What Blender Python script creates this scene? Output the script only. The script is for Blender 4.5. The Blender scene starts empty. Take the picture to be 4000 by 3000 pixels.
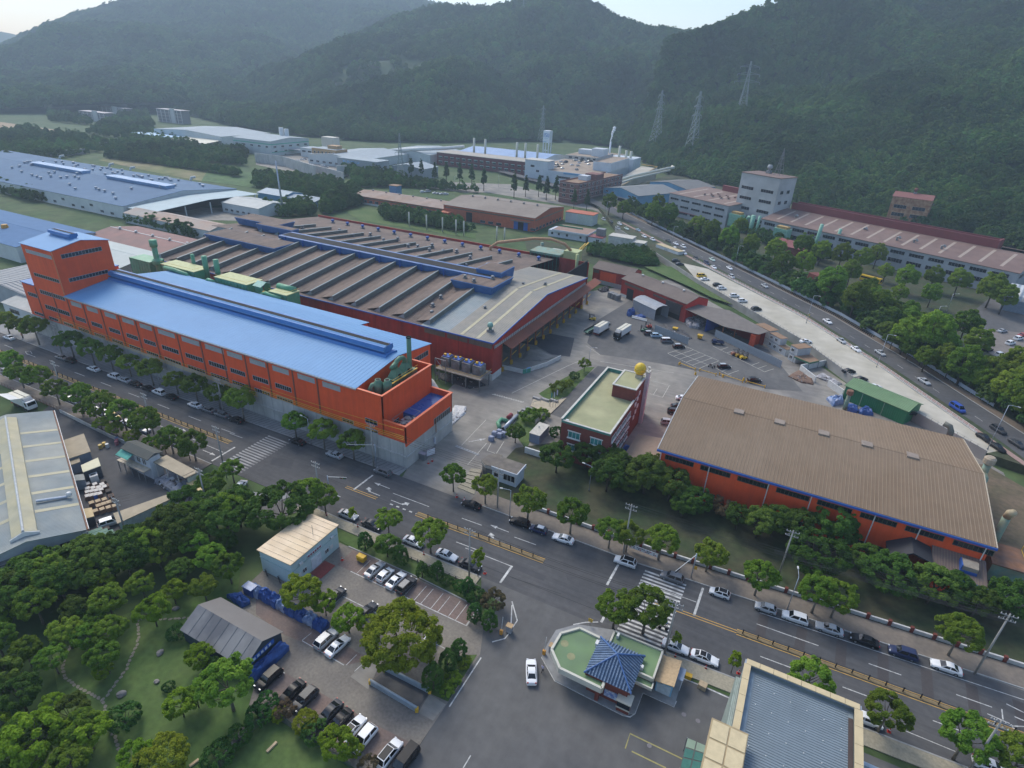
import bpy, bmesh, math, random
import numpy as np
from mathutils import Matrix, Vector, noise
R=math.radians
random.seed(7)
S=bpy.context.scene
COL=S.collection
# ---------------------------------------------------------------- camera
cd=bpy.data.cameras.new('camera'); cam=bpy.data.objects.new('camera',cd); COL.objects.link(cam)
cd.sensor_width=36; cd.lens=20.98; cd.clip_start=1; cd.clip_end=30000
cam.matrix_world=Matrix.Translation((0,0,88))@Matrix(((0.887442,-0.245493,0.390103),(0.45879,0.389208,-0.798767),(0.044261,0.887835,0.458029))).to_4x4()
S.camera=cam
# ---------------------------------------------------------------- sky, sun, exposure
SUN_EL, SUN_AZ = 46, -58     # direction towards the sun: azimuth from +Y, clockwise positive
W=bpy.data.worlds.new('World'); S.world=W; W.use_nodes=True
nt=W.node_tree; nt.nodes.clear()
sky=nt.nodes.new('ShaderNodeTexSky'); sky.sky_type='NISHITA'; sky.sun_disc=False
sky.sun_elevation=R(SUN_EL); sky.sun_rotation=R(SUN_AZ); sky.altitude=100; sky.air_density=1.0; sky.dust_density=1.8; sky.ozone_density=1.0
bg=nt.nodes.new('ShaderNodeBackground'); bg.inputs['Strength'].default_value=0.13
ow=nt.nodes.new('ShaderNodeOutputWorld'); nt.links.new(sky.outputs[0],bg.inputs[0]); nt.links.new(bg.outputs[0],ow.inputs[0])
sl=bpy.data.lights.new('sun','SUN'); sl.energy=1.4; sl.angle=R(25); sl.color=(1,.94,.82)
so=bpy.data.objects.new('sun',sl); COL.objects.link(so)
sd=Vector((math.sin(R(SUN_AZ))*math.cos(R(SUN_EL)),math.cos(R(SUN_AZ))*math.cos(R(SUN_EL)),math.sin(R(SUN_EL))))
so.rotation_euler=sd.to_track_quat('Z','Y').to_euler(); so.location=(0,0,400)
S.view_settings.view_transform='Standard'; S.view_settings.look='None'; S.view_settings.exposure=1.02; S.view_settings.gamma=1; S.view_settings.use_curve_mapping=False
S.render.engine='CYCLES'
try:
    S.cycles.use_denoising=True; S.cycles.max_bounces=5; S.cycles.diffuse_bounces=3; S.cycles.glossy_bounces=2; S.cycles.volume_bounces=0
except Exception: pass
# ---------------------------------------------------------------- materials
MATS={}
def mat(name,col,rough=.65,var=.18,scale=1.5,col2=None,s2=.15,m2=.5,bump=0.,bscale=6.,metal=0.,spec=.4,stripe=None,coat=0.,rand=0.,streak=None):
    if name in MATS: return MATS[name]
    m=bpy.data.materials.new(name); m.use_nodes=True; n=m.node_tree.nodes; L=m.node_tree.links
    p=n['Principled BSDF']; p.inputs['Roughness'].default_value=rough; p.inputs['Metallic'].default_value=metal
    p.inputs['Specular IOR Level'].default_value=spec; p.inputs['Coat Weight'].default_value=coat; p.inputs['Coat Roughness'].default_value=.08
    tc=n.new('ShaderNodeTexCoord'); 
    def noi(sc,det=4):
        t=n.new('ShaderNodeTexNoise'); t.inputs['Scale'].default_value=sc; t.inputs['Detail'].default_value=det; L.new(tc.outputs['Object'],t.inputs['Vector']); return t
    def mixc(a,b,f,kind='MIX'):
        x=n.new('ShaderNodeMix'); x.data_type='RGBA'; x.blend_type=kind
        for s,v in ((6,a),(7,b),(0,f)):
            if hasattr(v,'links'): L.new(v,x.inputs[s])
            else: x.inputs[s].default_value=v
        return x.outputs[2]
    def ramp(src,a,b,va,vb):
        r=n.new('ShaderNodeMapRange'); r.inputs[1].default_value=a; r.inputs[2].default_value=b; r.inputs[3].default_value=va; r.inputs[4].default_value=vb; L.new(src,r.inputs[0]); return r.outputs[0]
    c=(*col,1)
    out=c
    if col2 is not None:
        f=ramp(noi(s2,5).outputs[0],.5-.12/max(m2,.1)*.5,.5+.14,0,1)
        if m2!=.5: f=ramp(noi(s2,5).outputs[0],.38+(.5-m2)*.5,.62+(.5-m2)*.5,0,1)
        out=mixc(c,(*col2,1),f)
    if var>0:
        f=ramp(noi(scale,6).outputs[0],.25,.75,1-var,1+var)
        cb=n.new('ShaderNodeCombineColor'); [L.new(f,cb.inputs[i]) for i in range(3)]
        out=mixc(out,cb.outputs[0],1.,'MULTIPLY')
    if streak:
        mp=n.new('ShaderNodeMapping'); mp.inputs['Scale'].default_value=streak[0]; L.new(tc.outputs['Object'],mp.inputs[0]); t=n.new('ShaderNodeTexNoise'); t.inputs['Scale'].default_value=1; t.inputs['Detail'].default_value=5; t.inputs['Roughness'].default_value=.65; L.new(mp.outputs[0],t.inputs['Vector'])
        f=ramp(t.outputs[0],.3,.7,1-streak[1],1+streak[1]*.6)
        cb=n.new('ShaderNodeCombineColor'); [L.new(f,cb.inputs[i]) for i in range(3)]
        out=mixc(out,cb.outputs[0],1.,'MULTIPLY')
    if rand>0:
        oi=n.new('ShaderNodeObjectInfo'); f=ramp(oi.outputs['Random'],0,1,1-rand,1+rand)
        cb=n.new('ShaderNodeCombineColor'); [L.new(f,cb.inputs[i]) for i in range(3)]
        out=mixc(out,cb.outputs[0],1.,'MULTIPLY')
    if hasattr(out,'links'): L.new(out,p.inputs['Base Color'])
    else: p.inputs['Base Color'].default_value=out
    if stripe:
        ax,per,st,cs=stripe   # axis, period in metres, bump strength, colour strength
        sx=n.new('ShaderNodeSeparateXYZ'); L.new(tc.outputs['Object'],sx.inputs[0])
        mu=n.new('ShaderNodeMath'); mu.operation='MULTIPLY'; mu.inputs[1].default_value=2*math.pi/per; L.new(sx.outputs['XYZ'.index(ax)],mu.inputs[0])
        si=n.new('ShaderNodeMath'); si.operation='SINE'; L.new(mu.outputs[0],si.inputs[0])
        b=n.new('ShaderNodeBump'); b.inputs['Strength'].default_value=st; b.inputs['Distance'].default_value=per*.15; L.new(si.outputs[0],b.inputs['Height']); L.new(b.outputs[0],p.inputs['Normal'])
    elif bump>0:
        b=n.new('ShaderNodeBump'); b.inputs['Strength'].default_value=bump; b.inputs['Distance'].default_value=.05; L.new(noi(bscale,5).outputs[0],b.inputs['Height']); L.new(b.outputs[0],p.inputs['Normal'])
    if rough<.6 and var>0 and coat==0:
        L.new(ramp(noi(.35,3).outputs[0],.3,.7,max(.05,rough-.1),rough+.12),p.inputs['Roughness'])
    MATS[name]=m; return m
def leafmat(name,c1,c2,rand=.32,trans=.42,s=.35,patch=0):
    m=bpy.data.materials.new(name); m.use_nodes=True; n=m.node_tree.nodes; L=m.node_tree.links
    p=n['Principled BSDF']; p.inputs['Roughness'].default_value=.7; p.inputs['Specular IOR Level'].default_value=.12
    tc=n.new('ShaderNodeTexCoord'); t=n.new('ShaderNodeTexNoise'); t.inputs['Scale'].default_value=s; t.inputs['Detail'].default_value=6; t.inputs['Roughness'].default_value=.7; L.new(tc.outputs['Object'],t.inputs['Vector'])
    oi=n.new('ShaderNodeObjectInfo')
    r=n.new('ShaderNodeMapRange'); r.inputs[1].default_value=.3; r.inputs[2].default_value=.7; L.new(t.outputs[0],r.inputs[0])
    x=n.new('ShaderNodeMix'); x.data_type='RGBA'; x.inputs[6].default_value=(*c1,1); x.inputs[7].default_value=(*c2,1); L.new(r.outputs[0],x.inputs[0])
    r2=n.new('ShaderNodeMapRange'); r2.inputs[3].default_value=1-rand; r2.inputs[4].default_value=1+rand; L.new(oi.outputs['Random'],r2.inputs[0])
    hs=n.new('ShaderNodeHueSaturation'); L.new(x.outputs[2],hs.inputs['Color']); L.new(r2.outputs[0],hs.inputs['Value'])
    r3=n.new('ShaderNodeMapRange'); r3.inputs[3].default_value=.475; r3.inputs[4].default_value=.518
    wn=n.new('ShaderNodeTexWhiteNoise'); wn.noise_dimensions='1D'; L.new(oi.outputs['Random'],wn.inputs['W']); L.new(wn.outputs[0],r3.inputs[0]); L.new(r3.outputs[0],hs.inputs['Hue'])
    if patch:
        t2=n.new('ShaderNodeTexNoise'); t2.inputs['Scale'].default_value=patch; t2.inputs['Detail'].default_value=5; L.new(oi.outputs['Location'],t2.inputs['Vector'])
        r4=n.new('ShaderNodeMapRange'); r4.inputs[1].default_value=.32; r4.inputs[2].default_value=.68; r4.inputs[3].default_value=.5; r4.inputs[4].default_value=1.5; L.new(t2.outputs[0],r4.inputs[0])
        mu=n.new('ShaderNodeMath'); mu.operation='MULTIPLY'; L.new(r2.outputs[0],mu.inputs[0]); L.new(r4.outputs[0],mu.inputs[1]); L.new(mu.outputs[0],hs.inputs['Value'])
    L.new(hs.outputs[0],p.inputs['Base Color'])
    tr=n.new('ShaderNodeBsdfTranslucent'); L.new(hs.outputs[0],tr.inputs[0]); ms=n.new('ShaderNodeMixShader'); ms.inputs[0].default_value=trans
    L.new(p.outputs[0],ms.inputs[1]); L.new(tr.outputs[0],ms.inputs[2]); L.new(ms.outputs[0],n['Material Output'].inputs[0])
    MATS[name]=m; return m
# ---------------------------------------------------------------- mesh helpers
class MB:
    def __init__(s): s.v=[]; s.f=[]
    def add(s,v,f):
        k=len(s.v); s.v+= [tuple(p) for p in v]; s.f+=[tuple(i+k for i in q) for q in f]; return s
    def box(s,x0,x1,y0,y1,z0,z1):
        if x0>x1: x0,x1=x1,x0
        if y0>y1: y0,y1=y1,y0
        return s.add([(x0,y0,z0),(x1,y0,z0),(x1,y1,z0),(x0,y1,z0),(x0,y0,z1),(x1,y0,z1),(x1,y1,z1),(x0,y1,z1)],[(3,2,1,0),(4,5,6,7),(0,1,5,4),(1,2,6,5),(2,3,7,6),(3,0,4,7)])
    def rbox(s,cx,cy,z0,lx,ly,lz,a=0):
        c,n=math.cos(a),math.sin(a); P=[(-lx/2,-ly/2),(lx/2,-ly/2),(lx/2,ly/2),(-lx/2,ly/2)]
        return s.prism([(cx+p*c-q*n,cy+p*n+q*c) for p,q in P],z0,z0+lz)
    def prism(s,poly,z0,z1):
        a=sum(poly[i][0]*poly[(i+1)%len(poly)][1]-poly[(i+1)%len(poly)][0]*poly[i][1] for i in range(len(poly)))
        if a<0: poly=poly[::-1]
        n=len(poly); z1s=z1 if hasattr(z1,'__len__') else [z1]*n
        return s.add([(p[0],p[1],z0) for p in poly]+[(p[0],p[1],z) for p,z in zip(poly,z1s)],[tuple(range(n))[::-1],tuple(range(n,2*n))]+[(i,(i+1)%n,n+(i+1)%n,n+i) for i in range(n)])
    def extr(s,prof,axis,a,b):      # extrude a profile given in the plane normal to axis ('X': (y,z), 'Y': (x,z)) from a to b
        n=len(prof); mk=(lambda t,p:(t,p[0],p[1])) if axis=='X' else (lambda t,p:(p[0],t,p[1]))
        return s.add([mk(a,p) for p in prof]+[mk(b,p) for p in prof],[tuple(range(n)),tuple(range(n,2*n))[::-1]]+[((i+1)%n,i,n+i,n+(i+1)%n) for i in range(n)])
    def cyl(s,p,q,r,n=10,r2=None,cap=True):
        p,q=Vector(p),Vector(q); d=(q-p); 
        if d.length<1e-6: return s
        d.normalize(); u=d.orthogonal().normalized(); w=d.cross(u); r2=r if r2 is None else r2
        v=[]; 
        for c,rr in ((p,r),(q,r2)): v+=[c+u*rr*math.cos(2*math.pi*i/n)+w*rr*math.sin(2*math.pi*i/n) for i in range(n)]
        f=[(i,(i+1)%n,n+(i+1)%n,n+i) for i in range(n)]
        if cap: f+=[tuple(range(n))[::-1],tuple(range(n,2*n))]
        return s.add(v,f)
    def tube(s,pts,r,n=8,cap=True):
        for a,b in zip(pts[:-1],pts[1:]): s.cyl(a,b,r,n,None,cap)
        return s
    def pipe(s,pts,r,n=10):         # one continuous bent pipe
        pts=[Vector(p) for p in pts]; k=len(s.v); m=len(pts); rs=r if hasattr(r,'__len__') else [r]*m
        u=None
        for i,p in enumerate(pts):
            d=(pts[min(i+1,m-1)]-pts[max(i-1,0)]).normalized()
            u=d.orthogonal().normalized() if u is None else (u-d*u.dot(d)).normalized()
            w=d.cross(u)
            s.v+=[tuple(p+u*rs[i]*math.cos(2*math.pi*j/n)+w*rs[i]*math.sin(2*math.pi*j/n)) for j in range(n)]
        for i in range(m-1):
            for j in range(n): s.f.append((k+i*n+j,k+i*n+(j+1)%n,k+(i+1)*n+(j+1)%n,k+(i+1)*n+j))
        s.f.append(tuple(k+j for j in range(n))[::-1]); s.f.append(tuple(k+(m-1)*n+j for j in range(n)))
        return s
    def lathe(s,x,y,prof,n=14):      # prof: [(r,z)]
        k=len(s.v); m=len(prof)
        for r,z in prof: s.v+=[(x+r*math.cos(2*math.pi*j/n),y+r*math.sin(2*math.pi*j/n),z) for j in range(n)]
        for i in range(m-1):
            for j in range(n): s.f.append((k+i*n+j,k+i*n+(j+1)%n,k+(i+1)*n+(j+1)%n,k+(i+1)*n+j))
        s.f.append(tuple(k+j for j in range(n))[::-1]); s.f.append(tuple(k+(m-1)*n+j for j in range(n)))
        return s
    def mesh(s,name,m=None,smooth=False,shift=None):
        me=bpy.data.meshes.new(name); v=s.v if shift is None else [(a-shift[0],b-shift[1],c-shift[2]) for a,b,c in s.v]
        me.from_pydata(v,[],s.f)
        if m is not None: me.materials.append(m)
        if smooth: me.polygons.foreach_set('use_smooth',[True]*len(me.polygons))
        me.update(); return me
def link(name,data,parent=None):
    o=bpy.data.objects.new(name,data); COL.objects.link(o)
    if parent is not None: o.parent=parent
    return o
ORG={}
def tag(o,label,cat,group=None):
    o['label']=label; o['category']=cat
    if group: o['group']=group
    return o
def thing(name,label,cat,loc=(0,0,0),rz=0,group=None,world=True):
    o=link(name,None); o.location=loc; o.rotation_euler=(0,0,rz); tag(o,label,cat,group)
    o.empty_display_size=.5
    ORG[o.name]=tuple(loc) if (world and rz==0) else None
    return o
def part(name,mb,m,parent,smooth=False,label=None):
    sh=ORG.get(parent.name)
    o=link(name,mb.mesh(name,m,smooth,sh),parent); ORG[o.name]=sh
    if label: o['label']=label
    return o
def share(name,me,parent,loc,rz=0,sc=None):     # a part that shares mesh data; loc in the thing's frame (or world when the thing is built in world coordinates)
    o=link(name,me,parent); sh=ORG.get(parent.name)
    o.location=loc if sh is None else (loc[0]-sh[0],loc[1]-sh[1],loc[2]-sh[2]); o.rotation_euler=(0,0,rz)
    if sc: o.scale=sc
    return o
def solo(name,mb,m,label,cat,group=None,smooth=False,loc=None):     # a thing that is one mesh; origin at its base
    if loc is None:
        n=len(mb.v); loc=(sum(p[0] for p in mb.v)/n,sum(p[1] for p in mb.v)/n,min(p[2] for p in mb.v))
    o=link(name,mb.mesh(name,m,smooth,loc)); o.location=loc; return tag(o,label,cat,group)
def struct(name,mb,m,smooth=False,kind='structure',parent=None):
    o=link(name,mb.mesh(name,m,smooth),parent)
    if parent is None: o['kind']=kind
    return o
def sheet(name,poly,z,m,parent=None): return struct(name,MB().prism(poly,z-.05,z),m,parent=parent)
def copy_tree(o,parent=None,top=True):
    c=o.copy(); COL.objects.link(c); c.parent=parent
    for ch in o.children: copy_tree(ch,c,False)
    return c
def strip(poly,w0,w1):     # offsets of a polyline to both sides (left positive), as a polygon
    def off(d):
        r=[]
        for i,p in enumerate(poly):
            a=Vector(poly[max(i-1,0)]); b=Vector(poly[min(i+1,len(poly)-1)]); t=(b-a).normalized(); r.append((p[0]-t.y*d,p[1]+t.x*d))
        return r
    return off(w0)+off(w1)[::-1]
def lerp_pts(poly,step,start=0.):     # points with heading spaced along a polyline
    out=[]; d=start; acc=0
    for a,b in zip(poly[:-1],poly[1:]):
        a,b=Vector(a),Vector(b); L=(b-a).length; t=(b-a)/L
        while d<=acc+L: p=a+t*(d-acc); out.append((p.x,p.y,math.atan2(t.y,t.x))); d+=step
        acc+=L
    return out
ORD=['first','second','third','fourth','fifth','sixth','seventh','eighth','ninth','tenth','eleventh','twelfth','thirteenth','fourteenth','fifteenth','sixteenth','seventeenth','eighteenth','nineteenth','twentieth','twenty-first','twenty-second','twenty-third','twenty-fourth','twenty-fifth','twenty-sixth','twenty-seventh','twenty-eighth']

# ================================================================ ground, hills
asphalt=mat('asphalt',(.064,.066,.071),.9,.14,.9,(.092,.091,.092),.05,.5,.25,9,streak=((.03,.9,1),.22))
asphalt2=mat('asphalt_compound',(.088,.088,.09),.9,.14,.5,(.118,.115,.11),.045,.5,.2,9,streak=((.25,.06,1),.16))
asphalt_dk=mat('asphalt_dark',(.05,.052,.058),.85,.15,.6,(.07,.07,.074),.1,.5,.2,9)
concrete=mat('concrete_yard',(.27,.25,.215),.85,.14,.35,(.17,.16,.148),.07,.5,.15,8,streak=((.12,.5,1),.2))
concrete_lt=mat('concrete_pale',(.46,.43,.36),.8,.1,.3,(.38,.35,.28),.08,.5,.1,8)
pavers=mat('lot_pavers',(.2,.18,.15),.9,.22,2.2,(.145,.13,.115),.14,.5,.2,12)
pavers_red=mat('stall_pavers',(.175,.125,.105),.85,.22,2.5,(.14,.11,.10),.25,.5,.2,12)
sidewalk_m=mat('sidewalk_grey',(.26,.265,.265),.85,.12,1.2,(.2,.205,.21),.2,.5)
sidewalk_br=mat('sidewalk_brown',(.19,.16,.13),.85,.16,1.4,(.15,.13,.11),.3,.5)
sidewalk_tan=mat('sidewalk_tan',(.3,.27,.2),.85,.2,2.5)
kerb_m=mat('kerb_stone',(.3,.3,.29),.8,.15,2)
white_paint=mat('road_paint_white',(.52,.52,.5),.75,.3,1.8,(.3,.3,.29),1.3,m2=.35)
yellow_paint=mat('road_paint_yellow',(.55,.33,.06),.7,.2,1.8)
lawn=mat('lawn',(.055,.105,.024),.95,.25,.9,(.085,.125,.035),.09,.5,.5,14)
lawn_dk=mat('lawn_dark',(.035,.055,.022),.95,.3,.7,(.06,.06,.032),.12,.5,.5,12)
soil=mat('soil',(.14,.105,.07),.95,.25,.8,(.1,.085,.05),.15,.5,.4,8)
weeds=mat('weedy_ground',(.042,.082,.022),.95,.35,.15,(.07,.1,.035),.03,.5,.6,2)
struct('ground',MB().add([(-5600,-400,-.06),(2600,-400,-.06),(2600,4600,-.06),(-5600,4600,-.06)],[(0,1,2,3)]),weeds)
FAR=[(-420,91.2),(-205,92.2),(-75,95.2),(-16,95.6),(45,99.6),(140,105.6)]
NEAR=[(-420,74.6),(-205,75.3),(-75,76),(-16,76.8),(45,79.8),(140,85.6)]
MED=[(-420,83),(-205,83.8),(-130,84.4),(-55,85.9),(-5,87.6),(46,89.7),(140,95.3)]
road=sheet('road',FAR+NEAR[::-1],.0,asphalt)
def yat(pl,x):
    for a,b in zip(pl[:-1],pl[1:]):
        if a[0]<=x<=b[0]: return a[1]+(b[1]-a[1])*(x-a[0])/(b[0]-a[0])
    return pl[-1][1]
def seg(pl,x0,x1): return [(x0,yat(pl,x0))]+[p for p in pl if x0<p[0]<x1]+[(x1,yat(pl,x1))]
def raised(name,poly,h,m): return struct(name,MB().prism(poly,-.05,h),m)
def kerb(pts,side,h=.15):
    return struct('kerb',MB().prism(strip(pts,0,.25*side),-.05,h),kerb_m)
# factory yard and the ground around it
sheet('factory_yard',[(-76,98.6),(-84,98.6),(-92,152),(-92,250),(-60,300),(5,236),(24,212),(60,178),(62,100),(45,99.5),(-16,95.6),(-75,95.2)],.004,concrete)
sheet('yard_asphalt',[(-66.4,198.7),(-71.7,219.2),(-67.2,258.4),(-38.6,239.8),(-5.3,230.8),(8.9,200.0),(-1.4,195.5),(-21.0,197.3),(-41.7,195.1),(-58.6,191.2)],.012,asphalt2)
sheet('yard_patch',[(-88.1,184.5),(-81.9,199.3),(-72.2,200.2),(-67.1,183.4),(-73.6,181.6),(-82.1,185.9)],.016,asphalt_dk)
sheet('yard_side_road',[(-76.7,156.8),(-68.4,178.0),(-64.8,193.4),(-58.6,191.2),(-62.1,177.5),(-70.5,144.9)],.016,concrete)
sheet('office_forecourt',[(-52.9,182.4),(-55.9,181.5),(-57.8,142.7),(-52.6,142.0)],.02,asphalt2)
sheet('dirt_yard',[(46,125),(60,125),(64,172),(56,180),(46,175)],.014,soil)
# grass in front of the office and of the brown-roofed hall
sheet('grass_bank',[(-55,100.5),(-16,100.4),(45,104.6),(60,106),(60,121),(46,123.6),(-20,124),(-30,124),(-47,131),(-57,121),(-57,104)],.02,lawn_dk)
sheet('grass_wedge',[(-56.5,180.1),(-59.1,178.4),(-62.7,164.6),(-64.8,152.0),(-59.5,149.1),(-56.4,155.4),(-56.6,163.6)],.05,lawn)
sheet('garden_patch',[(-64.5,137.8),(-57.8,145.2),(-56.4,139.6),(-55.8,130.4),(-54.4,121.8),(-61.8,128.1)],.05,lawn)
# sidewalks and kerbs of the main road
far_walk=raised('sidewalk',seg(FAR,-420,-76)+[(-76,98.6),(-240,98.6),(-420,97.6)],.12,sidewalk_m)
kerb(seg(FAR,-420,-76),1)
FW=seg(FAR,-56,140)
raised('sidewalk',strip(FW,.3,4.9),.12,sidewalk_br); kerb(FW,1)
NW1=seg(NEAR,-420,-118); raised('sidewalk',strip(NW1,-3.6,-.25),.12,sidewalk_br); kerb(NW1,-1)
NW2=seg(NEAR,-88,-42); raised('sidewalk',strip(NW2,-2.6,-.25),.12,sidewalk_tan); kerb(NW2,-1)
NW3=seg(NEAR,-13,140); raised('sidewalk',strip(NW3,-3.2,-.25),.12,sidewalk_tan); kerb(NW3,-1)
band=MB().box(-.09,.09,0,5.9,0,.012).mesh('paving_band',mat('paving_dark',(.11,.115,.12),.85,.15,2))
for i in range(118):
    x=-232+i*1.32; o=share('paving_band',band,far_walk,(x,yat(FAR,x)+.32,.118),R(-18)); o.scale=(1,(98.4-yat(FAR,x)-.3)/6.05,1)
# central reservation with its yellow lines
for a,b in ((-420,-122),(-64,-33),(5,140)):
    pl=seg(MED,a,b); struct('median_strip',MB().prism(strip(pl,-.35,.35),-.04,.1),mat('median_soil',(.2,.15,.08),.9,.2,1.5))
    for s in (-1,1): sheet('median_line',strip(pl,s*.62-.07,s*.62+.07),.006,yellow_paint,road)
for s in (-.3,.3): sheet('centre_line',strip(seg(MED,-84,-75),s-.07,s+.07),.006,yellow_paint,road)
for s in (-.3,.3): sheet('centre_line',strip(seg(MED,-10,5),s-.07,s+.07),.006,yellow_paint,road)
# lane dashes, stop lines, crosswalks, arrows
dash=MB().box(-2.5,2.5,-.08,.08,0,.006).mesh('lane_dash',white_paint)
def dashes(off,xs):
    for x in xs:
        o=link('lane_dash',dash,road); y=yat(MED,x); o.location=(x,y+off,.001); o.rotation_euler=(0,0,math.atan2(yat(MED,x+1)-y,1))
dashes(3.6,list(range(-400,-120,13))+[-52,-39]+list(range(16,130,13)))
dashes(-3.6,list(range(-402,-125,13))+[-85,-49]+list(range(12,130,13)))
def line(pts,w,m=white_paint,z=.006,name='road_line',parent=road): return sheet(name,strip(pts,-w/2,w/2),z,m,parent)
line([(-14,yat(MED,-14)+3.7),(-3,yat(MED,-3)+3.7)],.15); line([(8,yat(MED,8)+3.6),(16,yat(MED,8)+3.9)],.15)
line([(-73,yat(MED,-73)+3.4),(-63,yat(MED,-63)+3.4)],.15); line([(-48.88,81.84),(-38.32,82.00)],.15)
line(strip(seg(FAR,8,130),-2.35,-2.35)[:len(seg(FAR,8,130))],.13); line([(30.38,81.50),(38.38,81.49)],.13)
for a,b in (((-81.71,85.41),(-81.54,92.17)),((-19.51,86.90),(-19.32,93.50)),((-2.70,87.81),(-2.62,95.70)),((-38.01,76.99),(-38.07,82.14)),((-119.1,76.6),(-119.3,83.7)),((-17.42,77.73),(-17.28,81.18))): line([a,b],.45,name='stop_line')
zs=MB().box(-2.0,2.0,-.22,.22,0,.006).mesh('crosswalk_stripe',white_paint)
zs2=zs.copy(); zs2.materials[0]=mat('paint_worn_white',(.38,.38,.37),.8,.35,1.5,(.16,.16,.16),.8)
for k in range(17):
    o=link('crosswalk_stripe',zs,road); o.data=zs2; o.location=(-112.7,77.0+.93*k,.001); o.scale=(1.85,1,1)
for k in range(18):
    o=link('crosswalk_stripe',zs,road); o.location=(-10.2+.02*k,78.1+.97*k,.001); o.scale=(2.08,1,1); o.rotation_euler=(0,0,R(1.5))
def arrow(x,y,a,turn=0,sc=1.):
    m=MB(); m.add([(-2.4,-.09,0),(.6,-.09,0),(.6,.09,0),(-2.4,.09,0)],[(0,1,2,3)])
    if turn==0: m.add([(.6,-.45,0),(2.2,0,0),(.6,.45,0)],[(0,1,2)])
    else:
        t=turn; q=[(.3,.0),(1.0,.7*t),(.7,.95*t),(1.9,1.3*t),(2.0,.2*t),(1.6,.45*t),(.9,-.1*t)]
        m.add([(p[0],p[1],0) for p in q],[tuple(range(7))])
    o=link('lane_arrow',m.mesh('lane_arrow',white_paint),road); o.location=(x,y,.008); o.rotation_euler=(0,0,a); o.scale=(sc,sc,1)
for (p,t) in (((-77.14,89.94),0),((-77.43,86.67),-1),((-45.72,90.74),0),((-44.70,87.31),-1)): arrow(*p,math.pi,t)
for (p,t) in (((-69.45,86.68),1),((-138.4,82.4),0),((-122.6,78.7),0)): arrow(*p,0,t)
line([(-222.5,88.0),(-221.5,89.0),(-218.8,88.1),(-219.7,87.1),(-222.5,88.0)],.15)
line([(-126.4,80.7),(-119.9,80.6)],.15); line([(-125.9,87.6),(-121.2,87.7)],.15)
for k in range(8): line([(-71.2+1.75*k,yat(MED,-71+1.75*k)-.1),(-70.4+1.75*k,yat(MED,-70.4+1.75*k)-.1)],.35,name='guide_dash')
for a,b in (((46.76,95.16),(49.04,94.70)),((43.59,91.45),(46.55,91.21)),((47.48,93.05),(48.72,92.96)),((46.55,90.77),(48.49,91.74)),((45.88,93.63),(45.68,91.50)),((44.46,91.04),(44.48,88.77)),((46.55,90.77),(48.16,89.95))): line([a,b],.18)
for k in range(9):      # darker worn bands across the right-hand carriageway
    x=8+6.6*k; y=yat(MED,x); sheet('road_patch',[(x,y+1),(x+1.7,y+1),(x+1.9,y+7),(x+.2,y+7)],.004,mat('road_band',(.062,.056,.056),.85,.12,2),road)
sheet('road_patch',strip(seg(MED,-230,-128),1.0,3.0),.004,asphalt_dk,road)
for P4 in ([(-107.63,85.45),(-102.12,86.98),(-100.29,84.04),(-106.06,82.87)],[(-100.18,86.98),(-96.94,87.19),(-96.61,85.68),(-99.82,85.46)],[(-64.85,86.54),(-57.52,86.72),(-57.55,85.37),(-64.81,85.17)],[(-37.76,83.06),(-30.77,83.07),(-30.86,81.61),(-37.78,81.57)],[(-30.01,88.29),(-27.35,90.58),(-24.73,86.53),(-26.80,84.29)],[(17.98,81.61),(21.11,81.93),(20.79,80.83),(17.69,80.50)],[(-199.6,89.5),(-182.9,89.5),(-181.7,88.0),(-198.1,88.0)]): sheet('road_patch',P4,.003,asphalt_dk,road)
for a,b in (((-47.18,79.13),(-17.55,80.00)),((-36.63,79.35),(-26.59,80.30)),((-94.50,85.82),(-60.37,85.50)),((37.17,90.40),(48.05,89.37)),((-33.65,60.19),(-33.24,42.49)),((-222.5,90.8),(-127.4,89.5))): line([a,b],.09,mat('tar_seam',(.03,.03,.032),.9,.2,2),.005,'tar_seam')
# the compound at the bottom and its parking lot
sheet('compound_asphalt',seg(NEAR,-42,-13)+[(-13,73.5),(70,75.5),(110,40),(60,-5),(-20,5),(-33.4,38),(-33.4,60),(-36,66.5)],.004,asphalt2)
sheet('parking_lot',[(-74,70),(-60,70.2),(-38.3,69.6),(-35.5,66),(-33.3,61),(-33.3,30),(-60,22),(-78,40),(-80,58),(-73,58)],.008,pavers)
sheet('stall_paving',[(-68.5,65),(-38.4,65),(-38.2,69.4),(-68.5,69.8)],.014,pavers_red)
sheet('stall_paving',[(-76.41,51.94),(-71.31,53.25),(-60.12,51.52),(-48.99,51.06),(-51.42,48.42),(-59.63,48.22),(-65.31,47.75),(-72.60,48.52)],.014,pavers_red)
sheet('stall_paving',[(-60.16,42.41),(-51.69,42.53),(-39.87,42.60),(-33.00,43.01),(-33.16,39.56),(-38.01,38.16),(-45.36,39.16),(-54.30,39.50),(-60.33,38.17)],.014,pavers_red)
sheet('lawn_strip',[(-70,70.3),(-52,70.4),(-38.3,69.8),(-36.6,68),(-34.4,72.5),(-40.5,73.4),(-87,73.2),(-87,71)],.03,lawn)
lot=sheet('lot_kerb',strip([(-70,70.1),(-52,70.2),(-38.3,69.6)],-.12,.12),.12,kerb_m)
sheet('lawn_triangle',[(-33.71,60.68),(-33.35,51.05),(-36.89,50.78),(-38.63,51.68),(-38.43,57.50)],.05,lawn)
def lline(pts,w=.13,m=white_paint): return line(pts,w,m,.02,'parking_line',lot)
lline([(-65,64.95),(-38.4,64.95)],.16); lline([(-38.4,64.95),(-38.4,69.5)],.16)
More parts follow.
